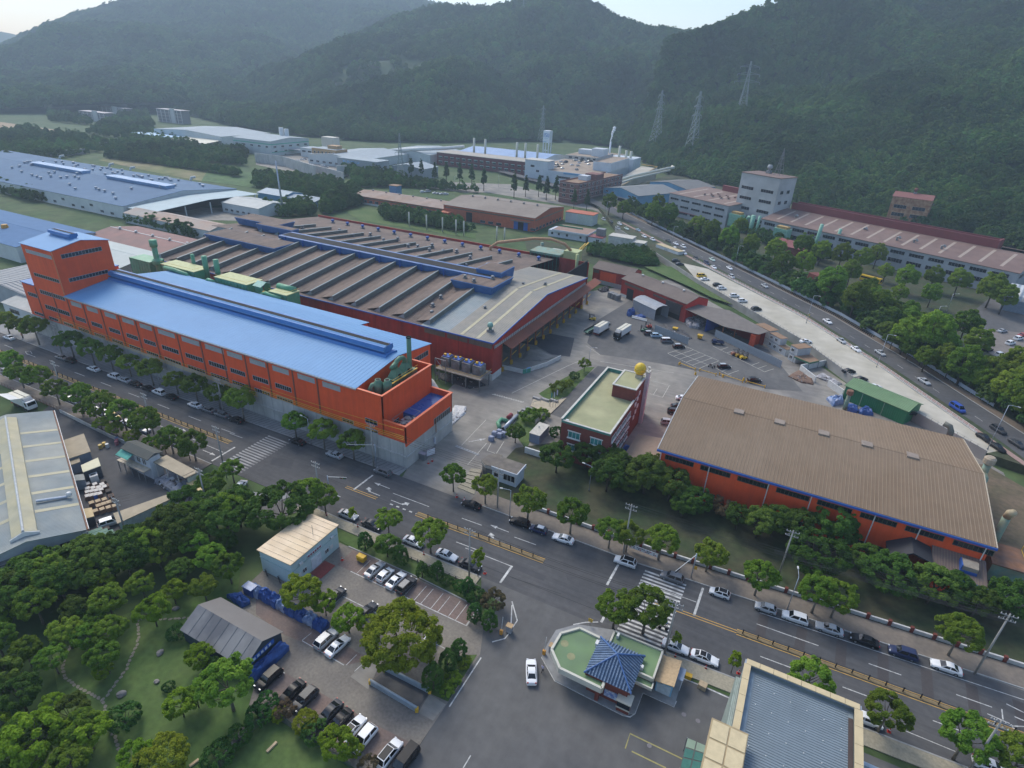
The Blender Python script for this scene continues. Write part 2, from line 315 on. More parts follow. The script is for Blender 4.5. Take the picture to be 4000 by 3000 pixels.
for k in range(14): lline([(-63.6+1.9*k+(.35 if k%2 else 0),65),(-63.6+1.9*k+(.35 if k%2 else 0),69.2)],.11)
lline([(-63.45,59.34),(-54.14,59.31)]); lline([(-41.60,59.06),(-38.50,59.05)]); lline([(-61.33,48.34),(-51.92,48.14)]); lline([(-60.07,42.34),(-59.19,42.34)])
for a,b in (((-62.13,59.12),(-62.10,56.46)),((-49.64,48.06),(-49.26,50.65)),((-61.16,50.37),(-61.41,48.43)),((-59.77,39.40),(-59.76,40.82)),((-51.59,48.33),(-51.42,50.72))): lline([a,b],.11)
line([(-32.82,60.52),(-32.72,50.40)],.2,parent=road,z=.012); line([(-25.94,45.56),(-25.96,43.51)],.15,z=.012)
line([(-33.47,73.23),(-30.91,67.75),(-31.12,65.93),(-32.72,64.20)],.2,z=.02)
line([(-21.68,74.72),(-19.84,76.36),(-17.90,77.51)],.2,z=.02)
line([(-31.06,67.67),(-30.98,70.49),(-33.85,73.97)],.22,z=.02)
line([(-23.88,65.68),(-20.06,62.65),(-8.26,62.34),(-7.23,62.63),(-6.75,63.51),(-6.64,67.64),(-1.55,67.72),(-1.47,68.90)],.22,z=.02)
line([(-1.57,70.94),(-1.42,73.56),(2.74,73.70),(6.25,73.66)],.22,z=.02)
line([(1.50,60.10),(-6.42,60.05),(-6.37,57.50)],.2,mat('paint_faded_yellow',(.3,.27,.1),.8,.2,2),.02); line([(-5.38,57.56),(-0.28,57.63)],.2,mat('paint_faded_yellow',(.3,.27,.1)),.02)
disc=MB().lathe(0,0,[(.36,0),(.36,.014),(.3,.02)],20).mesh('manhole_cover',mat('manhole_steel',(.16,.15,.16),.6,.3,8))
for p in ((0.14,67.18),(2.33,67.20),(-3.30,59.67)):
    o=link('manhole_cover',disc); o.location=(*p,.006); o['kind']='structure'
sheet('fenced_grass',[(-58.82,34.81),(-55.65,36.15),(-40.07,36.11),(-36.25,36.23),(-58.13,21.68),(-57.09,25.32),(-56.69,32.89)],.03,lawn)
# alley and works yard on the left
sheet('works_yard',[(-160,40),(-180,73),(-128,71.4),(-116,71.4),(-107.69,64.14),(-110.84,47.29),(-116.73,33.38),(-117.23,29.81),(-150,20)],.004,asphalt_dk)
AL=[(-88.96,75.66),(-91.23,71.03),(-101.85,67.59),(-101.25,60.26),(-107.17,46.36),(-114.29,32.14),(-119.75,20.51)]
sheet('alley_road',strip(AL,-3.2,3.2),.008,asphalt2)
raised('alley_sidewalk',strip(AL,-5.2,-3.3),.12,sidewalk_m)
sheet('alley_mouth',[(-84.73,73.48),(-83.34,78.50),(-88.87,82.19),(-93.00,79.74),(-100.11,71.51),(-103.86,69.29),(-92.96,70.02)],.006,asphalt)
# ---------------------------------------------------------------- raised terrace with the upper road on the right
TZ=2.5
WL=[(-170,480),(-118,385),(-46.4,297.3),(6,240),(24,213),(56,182)]
terrace=struct('terrace',MB().prism(WL+[(75,177),(400,120),(700,500),(300,1000),(-150,700)],-.5,TZ-.02),lawn_dk)
FEN=[(-120,402),(-56.9,335.5),(3.8,270.1),(31,232),(55.2,193.4),(66,176)]
sheet('upper_parking_lot',[(-46.4,297.3),(6,240),(24,213),(56,182),(60,186)]+FEN[4:1:-1]+[(-46,322),(-60,325)],TZ+.002,concrete_lt)
sheet('upper_sidewalk',strip(FEN,.2,2.0),TZ+.1,mat('sidewalk_pink',(.3,.2,.17),.85,.15,1.5))
URD=[(-300,560),(-215,512),(-150,450),(-112,408),(-50,341),(10,275),(37.5,236),(61.5,197.5),(80,163),(120,110)]
upper_road=sheet('upper_road',strip(URD,-3.4,6.8),TZ+.006,asphalt)
raised('upper_verge',strip(URD[2:],7.0,10.2),TZ+.1,mat('verge_brown',(.14,.11,.085),.95,.2,1.5))
kr=strip(URD[2:],6.8,7.0); struct('kerb',MB().prism(kr,0,TZ+.14),kerb_m)
for a,b,_ in lerp_pts(URD[3:8],9,4): line([(a+2.0*math.cos(_),b+2.0*math.sin(_)),(a-1*math.cos(_),b-1*math.sin(_))],.13,z=TZ+.012,parent=upper_road)
rw=struct('retaining_wall',MB().prism(strip(WL[1:],-.02,-.32),-.3,TZ+.75),mat('concrete_wall',(.33,.325,.31),.85,.14,.5,(.25,.245,.23),.25,.5))
for i,(a,b,t) in enumerate(lerp_pts([(-40,290.2),(6,240),(24,213),(54,184)],2.35,2)):
    if i%2==0: lline([(a+.6*math.sin(-t)*-1,b+.6),(a+3.6*math.cos(t+1.25),b+3.6*math.sin(t+1.25))],.12).location.z=TZ
sheet('grass_slope',[(-76.7,310.0),(-59.2,322.7),(-27.5,279.9),(-22.3,272.4),(-35.5,278.2),(-47.4,288.3)],TZ*.5,lawn)
sheet('lawn',[(-160.5,334.6),(-122.6,328.6),(-85.5,350.0),(-68.3,316.1),(-102.4,301.7),(-114.0,307.2),(-144.1,306.0)],.05,lawn_dk)
sheet('lawn',[(-293.6,323.0),(-293.0,339.2),(-225.4,340.8),(-195.0,335.0),(-181.1,311.3),(-266.3,307.5)],.05,lawn)
sheet('field',[(-631.9,366.9),(-496.4,376.0),(-460.0,340.4),(-519.9,342.6),(-620.5,354.4)],.05,mat('field_dry',(.12,.14,.045),.95,.3,.08,(.2,.17,.09),.02))
sheet('bare_field',[(-1044.5,477.8),(-1002.5,476.8),(-867.8,474.6),(-832.4,448.9),(-867.2,422.5),(-882.6,399.6)],.05,mat('bare_earth',(.32,.24,.15),.95,.2,.05))
sheet('garden_bank',[(-507.6,384.9),(-463.4,399.6),(-378.1,419.1),(-338.1,379.0),(-337.8,340.5),(-404.5,346.7),(-460.0,340.4)],.06,mat('crop_green',(.045,.1,.03),.95,.4,.25,(.07,.13,.04),.06,.5,.8,1.5))
sheet('far_yard',[(-570.3,495.6),(-539.8,548.2),(-443.7,497.2),(-399.6,434.3),(-383.7,422.4),(-406.5,418.2),(-502.4,434.6)],.03,concrete)
sheet('far_yard',[(-385.9,231.6),(-366.4,226.0),(-332.3,253.8),(-313.4,264.9),(-346.0,294.1),(-390.6,256.2)],.03,concrete)
sheet('far_yard',[(-327.7,441.6),(-268.8,441.7),(-254.2,455.0),(-155.6,444.4),(-128.8,419.5),(-99.7,453.2),(-113.0,498.3),(-186.6,473.2),(-257.9,507.4),(-331.3,464.0)],.03,concrete)
sheet('canal_path',[(-519.4,224.1),(-389.4,224.2),(-384.9,221.4),(-512.8,220.9)],.04,concrete_lt)
sheet('grey_works_yard',[(111.4,435.8),(67.0,310.9),(81.1,272.6),(100.9,357.6)],TZ+.004,asphalt2)
sheet('works_park',[(65.2,303.1),(71.7,299.6),(90.8,306.2),(81.1,256.3),(74.1,255.1),(66.9,279.0)],TZ+.01,mat('lot_brown',(.17,.15,.135),.85,.15,.5))
# ---------------------------------------------------------------- hills: lofted between foot and ridge lines
hill_m=mat('forest_floor',(.025,.055,.018),.95,.4,.04,(.035,.06,.02),.01)
def loft(name,foot,ridge,back,nu,nv,amp,fs,seed,prow=1.25):
    def res(pl,n):
        pl=[Vector(p) for p in pl]; d=[0]
        for a,b in zip(pl[:-1],pl[1:]): d.append(d[-1]+(b-a).length)
        out=[]
        for i in range(n):
            t=d[-1]*i/(n-1); k=max(j for j in range(len(d)) if d[j]<=t+1e-6); k=min(k,len(pl)-2); u=(t-d[k])/(d[k+1]-d[k])
            p0,p1,p2,p3=pl[max(k-1,0)],pl[k],pl[k+1],pl[min(k+2,len(pl)-1)]
            out.append(.5*((2*p1)+(p2-p0)*u+(2*p0-5*p1+4*p2-p3)*u*u+(3*p1-p0-3*p2+p3)*u**3))
        return out
    f,r=res(foot,nu),res(ridge,nu); V=[]; F_=[]
    nb=6
    for i in range(nu):
        c=Vector((0,0,0))
        for j in range(nv+nb):
            if j<nv:
                t=j/(nv-1); p=f[i].lerp(r[i],t); p.z=f[i].z+(r[i].z-f[i].z)*t**prow
                env=math.sin(math.pi*min(t*1.0,1))**.7
            else:
                t=(j-nv+1)/nb; d=Vector((r[i].x,r[i].y,0)).normalized(); p=r[i]+d*back*t; p.z=r[i].z*(1-t*t*.9); env=0
            n=noise.noise(Vector((p.x/fs+seed,p.y/fs,0)))*1.0+noise.noise(Vector((p.x/fs*2.3+seed,p.y/fs*2.3,3)))*.45+noise.noise(Vector((p.x/fs*5+seed,p.y/fs*5,9)))*.2
            p.z+=amp*env*n; V.append(p)
    w=nv+nb
    for i in range(nu-1):
        for j in range(w-1): F_.append((i*w+j,(i+1)*w+j,(i+1)*w+j+1,i*w+j+1))
    o=struct(name,MB().add(V,F_),hill_m,True); return o
near_hill=loft('near_hill',[(400,240,0),(240,350,0),(160,430,0),(105,505,0),(45,545,0),(-30,580,0),(-110,640,0),(-170,700,0),(-225,800,0),(-280,930,0)],
  [(1300,900,380),(275.5,1474.5,318.3),(50.6,1299.0,267.8),(-71.3,1197.9,238.8),(-129.2,1112.5,206.0),(-175.4,1065.7,175.3),(-218.0,1027.1,156.1),(-266.9,1015.5,137.9)],500,90,50,34,150,1.3,1.1)
mid_hill=loft('middle_hill',[(-200,860,0),(-320,930,0),(-420,890,0),(-490,770,0),(-570,690,0),(-680,670,0),(-830,690,0),(-960,740,0),(-1080,770,0),(-1220,780,0)],
  [(-247.8,1327.1,178.0),(-324.4,1361.9,174.7),(-408.5,1391.3,182.0),(-489.8,1417.8,202.4),(-580.7,1437.1,240.7),(-659.6,1402.6,240.8),(-778.1,1398.1,219.6),(-917.7,1371.3,216.9),(-996.6,1315.0,187.6),(-1088.9,1239.7,137.1),(-1167.9,1165.5,84.4),(-1241.2,1087.2,32.3),(-1289.6,1029.3,-13.3)],600,110,60,42,190,7.7,1.15)
left_mountain=loft('left_mountain',[(-783.8,1278.9,36.1),(-951.1,1159.9,28.0),(-1057.2,992.3,14.9),(-1087.3,800.2,13.4),(-1105.8,683.6,16.2),(-1153.8,599.0,9.9),(-1198.7,503.1,0.5),(-1230.2,420.3,-5.5)],
  [(-1225.5,2405.9,287.1),(-1412.5,2301.0,301.4),(-1501.5,2244.0,313.9),(-1586.5,2184.7,333.4),(-1745.0,2060.4,357.0),(-1932.5,1885.6,363.2),(-2115.1,1678.2,315.6),(-2188.2,1494.7,250.8),(-2261.4,1283.0,172.7),(-2296.2,1109.1,87.2),(-2300.2,979.4,34.4),(-2359.1,827.3,-28.1)],900,120,60,70,320,4.1,1.2)
far_mountain=loft('far_mountain',[(-3000.0,1990.0,-9.9),(-3258.3,1530.8,-54.1),(-3418.2,1129.6,-80.2)],[(-3514.6,2647.2,110.2),(-3767.2,2273.3,120.3),(-3902.2,2033.0,157.4),(-3951.5,1935.4,174.8),(-4012.4,1805.8,180.6),(-4128.8,1520.8,101.4)],500,40,14,20,700,2.2,1.0)

# ================================================================ vegetation
bark=mat('bark',(.075,.06,.048),.9,.3,3,bump=.5,bscale=8)
bark_p=mat('bark_pale',(.15,.135,.11),.9,.35,2.5,bump=.4,bscale=6)
LM={'plane':leafmat('leaf_plane',(.095,.19,.02),(.21,.31,.036)),
 'dark':leafmat('leaf_dark',(.06,.125,.02),(.13,.215,.034)),
 'bright':leafmat('leaf_bright',(.13,.235,.014),(.25,.36,.03),.15),
 'yellow':leafmat('leaf_yellow',(.15,.2,.014),(.26,.31,.03),.12),
 'cone':leafmat('leaf_topiary',(.032,.09,.018),(.062,.145,.024),.15,.15,.8),
 'red':leafmat('leaf_reddish',(.12,.1,.05),(.19,.145,.08),.15),
 'conifer':leafmat('leaf_conifer',(.036,.082,.022),(.07,.135,.034),.2),
 'forest':leafmat('leaf_forest',(.04,.098,.022),(.1,.182,.038),.28,.25,.12,.012)}
def crown_mb(seed,rx,rz,zc,ncl,nlf,leaf,taper=0.,flat=.0,spread=.34,lo=.45):
    rg=np.random.default_rng(seed); V=[];F_=[]; 
    cs=[]
    tries=0
    while len(cs)<ncl and tries<ncl*60:
        tries+=1
        d=rg.normal(size=3); d/=np.linalg.norm(d); r=rg.uniform(lo,1.0)**.6
        if d[2]<-.55: continue
        p=d*r
        t=(p[2]+1)/2; k=1-taper*t
        p=np.array([p[0]*rx*k,p[1]*rx*k,p[2]*rz*(1-flat*(p[2]<0))])
        p*=1+.09*math.sin(3*math.atan2(p[1],p[0])+seed)+.05*math.sin(5*math.atan2(p[1],p[0])+2*seed)
        cs.append((p,rg.uniform(.7,1.25)*spread*min(rx,rz)*(1-.35*taper*t)))
    for c,cr in cs:
        out=c/(np.linalg.norm(c)+1e-6)
        d=rg.normal(size=(nlf,3)); d/=np.linalg.norm(d,axis=1)[:,None]
        d=d+.55*out+np.array([0,0,.35]); d/=np.linalg.norm(d,axis=1)[:,None]
        pos=c+d*cr*rg.uniform(.55,1.08,size=(nlf,1))*np.array([1,1,.8])+np.array([0,0,zc])
        nrm=d+rg.normal(size=(nlf,3))*.38+np.array([0,0,.45]); nrm/=np.linalg.norm(nrm,axis=1)[:,None]
        a=np.cross(nrm,rg.normal(size=(nlf,3))); a/=np.linalg.norm(a,axis=1)[:,None]; b=np.cross(nrm,a)
        s=leaf*rg.uniform(.6,1.25,size=(nlf,1)); a=a*s*.62; b=b*s*.42
        dr=nrm*s*-.16
        k=len(V); q=np.stack([pos-a+dr,pos-b,pos+a+dr,pos+b],1).reshape(-1,3)
        V+=q.tolist(); F_+=[(k+4*i,k+4*i+1,k+4*i+2,k+4*i+3) for i in range(nlf)]
    return MB().add(V,F_), [c for c,_ in cs]
def trunk_mb(seed,h,r,zc,cs,lean=.03,nl=7,bare=False):
    rg=random.Random(seed); m=MB(); top=Vector((rg.uniform(-1,1)*lean*h,rg.uniform(-1,1)*lean*h,h))
    pts=[Vector((0,0,-.15)),Vector((top.x*.2,top.y*.1,h*.35)),Vector((top.x*.6,top.y*.6,h*.7)),top]
    m.pipe(pts,[r*1.25,r,r*.85,r*.6],7)
    for c in rg.sample(cs,min(nl,len(cs))):
        e=Vector((c[0],c[1],c[2]+zc)); s=pts[2].lerp(top,rg.random()); mid=s.lerp(e,.5)+Vector((0,0,-.25)); m.pipe([s,mid,s.lerp(e,.95)],[r*.45,r*.3,r*.12],5)
    return m
PROTO={}
def proto(key,kind,n,rx,rz,zc,ncl,nlf,leaf,tr,bk=bark,**kw):
    PROTO[key]=[]
    for i in range(n):
        sd=hash_(key)+i*13; mb,cs=crown_mb(sd,rx,rz,zc,ncl,nlf,leaf,**kw)
        tm=trunk_mb(sd,zc-rz*.35,tr,zc,cs).mesh('trunk',bk,True)
        PROTO[key].append((mb.mesh('crown',LM[kind]),tm))
def hash_(s): return sum(ord(c)*(i+3) for i,c in enumerate(s))%997
proto('plane','plane',5,3.2,2.4,5.7,95,95,.36,.2,bark_p,flat=.3,spread=.24,lo=.62)
proto('dark','dark',4,3.5,2.9,5.0,95,90,.38,.2,flat=.25,spread=.25,lo=.6)
proto('bright','bright',4,2.6,2.0,4.0,75,80,.3,.13,flat=.25,spread=.25,lo=.6)
proto('yellow','yellow',2,6.4,4.6,6.2,190,95,.42,.35,flat=.3,spread=.19,lo=.65)
proto('wide','dark',2,6.0,3.8,5.4,180,90,.42,.3,flat=.35,spread=.2,lo=.65)
proto('cone','cone',3,1.35,1.9,1.85,150,42,.14,.12,taper=.42,spread=.17,lo=.9)
proto('round','cone',2,1.25,.95,.95,110,42,.14,.08,flat=.2,spread=.2,lo=.88)
proto('shrub','plane',2,1.4,.9,.9,50,50,.2,.06,flat=.3,spread=.28)
proto('lowbright','bright',2,1.5,1.1,1.3,50,50,.22,.06,flat=.3,spread=.28)
proto('red','red',2,2.1,1.7,2.3,60,70,.24,.12,flat=.2,spread=.26)
proto('sapling','bright',2,.95,1.7,3.2,26,40,.26,.06,taper=.3)
proto('tall','plane',4,4.3,5.2,7.6,130,90,.5,.3,flat=.25,spread=.22,lo=.62)
proto('conifer','conifer',3,2.4,6.2,7.6,90,60,.5,.22,taper=.7,spread=.26)
TREE_N=[0]
def tree(key,xy,label,s=1.,name='tree',group=None,z=0.,cat='tree',sz=None):
    i=TREE_N[0]; TREE_N[0]+=1; cr,tr=PROTO[key][i%len(PROTO[key])]; rg=random.Random(i*7+1)
    o=link(name,None); s=s*(rg.uniform(.92,1.2) if key=='plane' else rg.uniform(.94,1.14)); o.location=(xy[0],xy[1],z); o.rotation_euler=(0,0,rg.uniform(0,6.28)); o.scale=(s,s,(sz or 1)*s*rg.uniform(.94,1.06)); tag(o,label,cat,group)
    link('trunk',tr,o); link('crown',cr,o); return o
def row(key,pts,lab,s=1.,name='tree',group=None,z=0.,**k):
    for i,p in enumerate(pts): tree(key,p,lab.format(ORD[i]),s*(p[2] if len(p)>2 else 1),name,group,z,**k)
def inpoly(p,poly):
    c=False; j=len(poly)-1
    for i in range(len(poly)):
        (xi,yi),(xj,yj)=poly[i],poly[j]
        if (yi>p[1])!=(yj>p[1]) and p[0]<(xj-xi)*(p[1]-yi)/(yj-yi)+xi: c=not c
        j=i
    return c
def fill(keys,poly,sp,lab,s=(.85,1.15),seed=1,name='tree',group='trees',z=0.,most=60):
    rg=random.Random(seed); xs=[p[0] for p in poly]; ys=[p[1] for p in poly]; got=[]
    for _ in range(4000):
        p=(rg.uniform(min(xs),max(xs)),rg.uniform(min(ys),max(ys)))
        if inpoly(p,poly) and all((p[0]-q[0])**2+(p[1]-q[1])**2>sp*sp for q in got):
            got.append(p)
            if len(got)>=most: break
    for p in got: tree(rg.choice(keys),p,lab,rg.uniform(*s),name,group,z)
row('plane',[(-242.4,93.3),(-234.5,93.5),(-224.0,93.2),(-205.0,93.5),(-193.9,93.4),(-185.0,93.9),(-177.2,94.5),(-166.4,94.3),(-155.8,94.6),(-146.9,94.3),(-138.1,94.8),(-128.3,94.5),(-109.06,94.69),(-99.30,94.78),(-89.68,94.94)],'{} plane tree from the far end, on pavement below orange factory wall',1.,'plane_tree','plane trees along the factory pavement')
row('plane',[(-205.5,76.1),(-195.7,74.0),(-187.0,74.6),(-177.6,73.8),(-166.9,74.1),(-158.1,74.6),(-149.2,74.7),(-139.7,74.7),(-129.7,74.0),(-122.2,74.6)],'{} plane tree from the far end, roadside opposite the orange factory',1.,'plane_tree','plane trees opposite the factory')
row('bright',[(-165.4,73.0),(-160.8,74.0),(-153.5,71.0),(-148.2,71.6),(-140.9,71.4),(-134.7,72.1),(-131.1,73.0),(-123.5,74.0)],'{} small bright green tree from the far end, behind roadside plane trees',.72,'young_tree','bright young trees behind the roadside planes')
for k,p,s,l in [('plane',(-107.25,73.27),.78,'small round plane tree beside crosswalk and white sedan'),('plane',(-105.41,66.37),.95,'dense plane tree beside tan roofed shed at works corner'),
 ('dark',(-104.77,59.79),.85,'dark bushy tree over the end of long tan shed'),('bright',(-104.03,58.52),.6,'bright green low tree below dark tree by long shed'),
 ('bright',(-106.09,52.74),.55,'pale young tree in front of long green-walled shed'),('bright',(-108.53,47.31),.6,'pale young tree beside utility pole at shed end'),
 ('bright',(-109.82,41.06),.65,'bright tree in front of the grey hall gable'),('bright',(-114.04,30.61),.85,'bright green tree at left picture edge by alley'),
 ('wide',(-85.34,67.35),.95,'wide dark domed tree behind the white meeting hall'),('plane',(-84.40,74.50),.85,'slim plane tree at alley corner, nearer the alley'),('plane',(-81.22,75.65),.72,'slim plane tree at alley corner, nearer the crossroad'),
 ('plane',(-64.78,76.84),.88,'light green plane tree over dark parked sedan'),('plane',(-54.37,77.09),1.08,'large plane tree between two white sedans by lot fence'),
 ('sapling',(-73.73,75.89),.9,'thin sapling beside grey sedan near alley corner'),('sapling',(-42.57,76.18),1.25,'leafy sapling over dark sedan by lot exit'),
 ('plane',(-61.23,96.64),.9,'round plane tree at the factory gate'),('plane',(-52.49,96.50),.85,'plane tree in front of white gatehouse'),
 ('dark',(-61.20,71.72),.62,'loose dark tree between clipped cones in lot lawn'),]:
    tree(k,p,l,s)
row('plane',[(-41.49,96.25),(-31.50,96.94),(-22.63,96.81),(-19.07,97.57),(-12.40,98.74),(-3.03,100.45),(6.68,98.73),(16.91,99.59),(20.21,100.21),(39.22,101.41)],'{} plane tree from the gatehouse, on brown pavement by grass bank',.93,'plane_tree','plane trees along the grass bank')
row('plane',[(-15.14,77.58),(-9.99,79.03)],'{} plane tree from the crossing mouth, behind blue-roofed guardhouse',1.,'plane_tree','plane trees behind the guardhouse')
row('plane',[(16.56,79.40),(27.51,79.09),(37.57,79.92),(44.11,80.10)],'{} plane tree from the left along near kerb beside grey-roofed building',.95,'plane_tree','plane trees beside the grey roof')
row('sapling',[(-4.10,78.42),(5.49,78.56)],'{} sapling from the guardhouse, on tan pavement by lit kerb',1.,'sapling')
# grove in front of the brown-roofed hall
GR=[('dark',(-43.26,116.29),.95),('dark',(-37.57,121.49),.8),('dark',(-34.45,123.97),.9),('dark',(-29.61,121.17),1.),('wide',(-25.83,118.23),.72),('dark',(-29.66,115.38),.95),('dark',(-21.56,119.42),1.05),('dark',(-20.78,123.45),.95),('dark',(-15.66,119.50),1.),('wide',(-10.03,117.91),.7),('dark',(-11.44,115.18),.7),('red',(-3.28,119.98),1.1),('dark',(0.24,117.23),.75),('dark',(4.63,116.34),.85),
 ('dark',(7.66,118.88),.9),('dark',(11.69,119.29),1.),('dark',(18.79,123.55),1.05),('dark',(20.62,121.84),.85),('wide',(16.10,110.76),.85),('wide',(29.29,113.23),.75),('dark',(25.23,117.31),.75),('dark',(36.94,113.80),.95),('dark',(40.63,114.99),.8),('dark',(44.31,114.05),.8),('dark',(50.10,116.83),1.05),('red',(35.27,118.46),.9)]
for i,(k,p,s) in enumerate(GR): tree(k,p,'%s %s tree from the office in grove along orange hall'%(ORD[i] if i<25 else 'last',{'dark':'dark green','wide':'broad dark','red':'pink-flowering'}[k]),s*1.09,group='grove along the orange hall')
for k,p,l,s in [('bright',(-58.4,174.7),'small tree at the tip of grass wedge by yard',.75),('round',(-59.2,167.6),'clipped round bush on grass wedge by office',1.3),('shrub',(-60.2,156.8),'upper spreading shrub on wedge beside flagpoles',1.9),('shrub',(-58.9,161.3),'spreading shrub nearest the round bush',1.3),('shrub',(-60.2,135.7),'spreading shrub below gate steps, left one',1.9),('shrub',(-57.6,138.9),'spreading shrub below gate steps, right one',1.5),('dark',(-58.3,123.1),'dark tree beside big white pipes at gate',.7),('round',(-49.8,131.5),'round dark bush at office corner beside container',1.5),
 ('cone',(-66.45,71.17),'first clipped cone of lot lawn, behind white hall',1.15),('cone',(-57.47,71.39),'second clipped cone of lot lawn, above white cars',1.2),('cone',(-51.89,70.57),'third clipped cone of lot lawn, past parked van',1.05),('cone',(-48.95,71.38),'fourth clipped cone of lot lawn',1.1),('round',(-46.76,71.48),'low round bush beside fourth clipped cone',1.),('round',(-44.01,71.69),'low round bush left of fifth clipped cone',1.),('cone',(-41.88,71.14),'fifth clipped cone of lot lawn',1.05),('round',(-40.16,70.82),'round bush right of fifth clipped cone',1.25),('red',(-36.13,70.66),'brownish wilting shrub tree at lot corner by barrier',1.05),
 ('cone',(-37.67,66.56),'left clipped cone beside the parking barrier',1.1),('cone',(-34.47,66.17),'right clipped cone beside the parking barrier',1.15),('cone',(-36.06,58.67),'upper clipped cone on lawn triangle',1.05),('cone',(-36.54,55.85),'middle clipped cone on lawn triangle',1.1),('cone',(-36.71,51.87),'lower wide clipped cone on lawn triangle',1.3),('shrub',(-34.54,57.87),'grassy shrub on lawn triangle near upper cone',.9),('shrub',(-34.49,54.20),'grassy shrub on lawn triangle near lower cone',1.),('shrub',(-34.40,52.00),'grassy shrub at tip of lawn triangle',.9),
 ('bright',(-65.51,52.83),'large fresh green tree over blue tarp row',1.2),('bright',(-61.61,54.49),'slender yellowish tree beside large fresh green one',.72),('bright',(-55.49,53.58),'fresh green tree left of great yellow-green tree',.98),('bright',(-52.42,55.04),'small green crown touching the great yellow-green tree',.6),('yellow',(-43.99,53.23),'great yellow-green tree in the parking lot',.92),
 ('round',(-56.84,36.64),'dark clipped ball at lot edge below first black car',1.3),('red',(-53.47,37.19),'brown tinged shrub below black cars',.65),('lowbright',(-54.12,36.24),'light green shrub below black cars',.8),('yellow',(-49.38,37.17),'yellow-brown bushy shrub below black sedans',.3),('round',(-47.36,36.77),'dark green bush left of bright maples',1.35),('bright',(-44.02,36.78),'upper bright maple in front of white sedan',.62),('bright',(-41.74,36.14),'lower bright maple by lot fence',.75),('lowbright',(-40.53,37.64),'bright sprig shrub over white car bonnet',.7),('red',(-37.42,36.81),'reddish shrub at bottom of the lot',.6),('round',(-56.24,34.44),'dark bush by garden fence corner',1.3),
 ('bright',(-85.21,38.33),'bright maple on lawn beside stepping stones',1.05),('bright',(-71.37,36.55),'bright maple against dark tent wall',.85),('round',(-68.29,36.94),'dark round bush beside bright maple by tent',1.5),('plane',(-61.09,33.94),'full green tree at tent corner',.95),('bright',(-66.70,29.69),'spreading yellow-green maple on lawn, left half',.72),('bright',(-66.08,31.75),'spreading yellow-green maple on lawn, right half',.62),('round',(-72.94,24.80),'large dark clipped ball on lawn',1.55),('round',(-72.54,31.55),'tiny round bush in middle of lawn',.75),('round',(-80.15,38.57),'dark bush at tent back corner',1.2),('round',(-56.45,31.03),'pale edged bush against garden fence, upper',1.4),('round',(-56.56,27.57),'pale edged bush against garden fence, lower',1.6),('bright',(-77.89,16.19),'large bright tree in lower garden thicket',1.25),('bright',(-73.39,20.33),'yellow-green tree at edge of lower thicket',.95),('yellow',(-61.29,23.02),'yellowish domed tree at bottom edge of garden',.55),('bright',(-64.41,21.61),'green tree left of yellowish dome at bottom',.8),('bright',(-82.87,27.84),'small bright tree at foot of central garden clump',.55)]:
    tree(k,p,l,s,'clipped_bush' if k in('cone','round') else ('shrub' if k in('shrub','lowbright','red') else 'tree'),cat='bush' if k in('cone','round','shrub','lowbright') else 'tree')
for k in range(26):
    p0,p1=Vector((-93.30,64.15)),Vector((-109.00,27.41)); p=p0.lerp(p1,k/25); tree(('dark','plane','wide','dark','bright')[k%5],(p.x+random.uniform(-1,1),p.y+random.uniform(-1,1)),'%s tree from the road end in green belt between alley and garden'%ORD[k],.95,group='green belt along the alley')
fill(['dark','plane','plane','bright'],[(-91.15,58.30),(-80.14,50.15),(-84.80,42.11),(-89.17,41.46),(-90.61,36.50),(-93.94,29.84),(-89.47,25.23),(-89.71,20.48),(-93.84,16.01),(-115.00,25.56),(-107.39,31.65)],4.6,'tree standing in the garden thicket behind the green belt',(.6,.85),3,group='garden thicket',most=60)
fill(['dark','plane'],[(-96.61,32.74),(-90.79,35.47),(-83.33,31.11),(-81.92,28.01),(-88.34,28.29)],3.6,'tree of the central garden clump between stone paths',(.55,.72),5,group='central garden clump',most=14)
fill(['dark','plane','bright'],[(-92.63,16.02),(-84.67,21.96),(-75.60,20.83),(-68.72,17.71),(-74.62,12.94),(-80.38,9.78)],4.2,'tree of the lower garden thicket at bottom left',(.6,.85),8,group='lower garden thicket',most=34)
# trees along the upper road and in the works grounds
UR=[((11.6,294.7),1.1),((21.6,281.3),1.05),((31.2,284.2),.85),((38.7,247.8),1.0),((46.2,247.4),1.2),((54.2,228.0),.95),((60.0,272.8),.9),((62.0,257.1),.8),((51.3,237.5),.7),((62.3,226.5),.9),((69.7,231.8),1.),((64.2,216.9),.9),((67.6,208.1),.95),((70.6,221.4),.95),((44.2,335.9),.95),((56.7,348.5),.85),((66.9,347.5),1.),((53.5,318.9),.75),((40.6,313.4),.6),((78.0,334.6),1.),((81.9,327.2),.8),((27.9,309.0),.7),((36.5,352.0),.7),((19.9,331.4),.8),((59.2,224.3),.7)]
for i,(p,s) in enumerate(UR): tree('tall',p,'%s leafy tree of the works grounds beyond the upper road'%ORD[i],s*1.12,group='trees beyond the upper road',z=TZ)
fill(['dark','tall'],[(27.4,304.7),(45.1,296.9),(52.7,265.4),(53.1,230.1),(42.7,234.2),(32.8,257.8)],5.2,'shaded tree filling the works grounds behind the roadside trees',(.7,.95),4,group='works grounds undergrowth trees',z=TZ,most=40)
fill(['dark','tall'],[(55.3,223.8),(63.6,217.0),(68.5,202.0),(73.3,221.2),(64.0,239.4)],5.5,'shaded tree on the bank above the upper road bend',(.6,.9),9,group='bank trees above upper road',z=TZ,most=20)
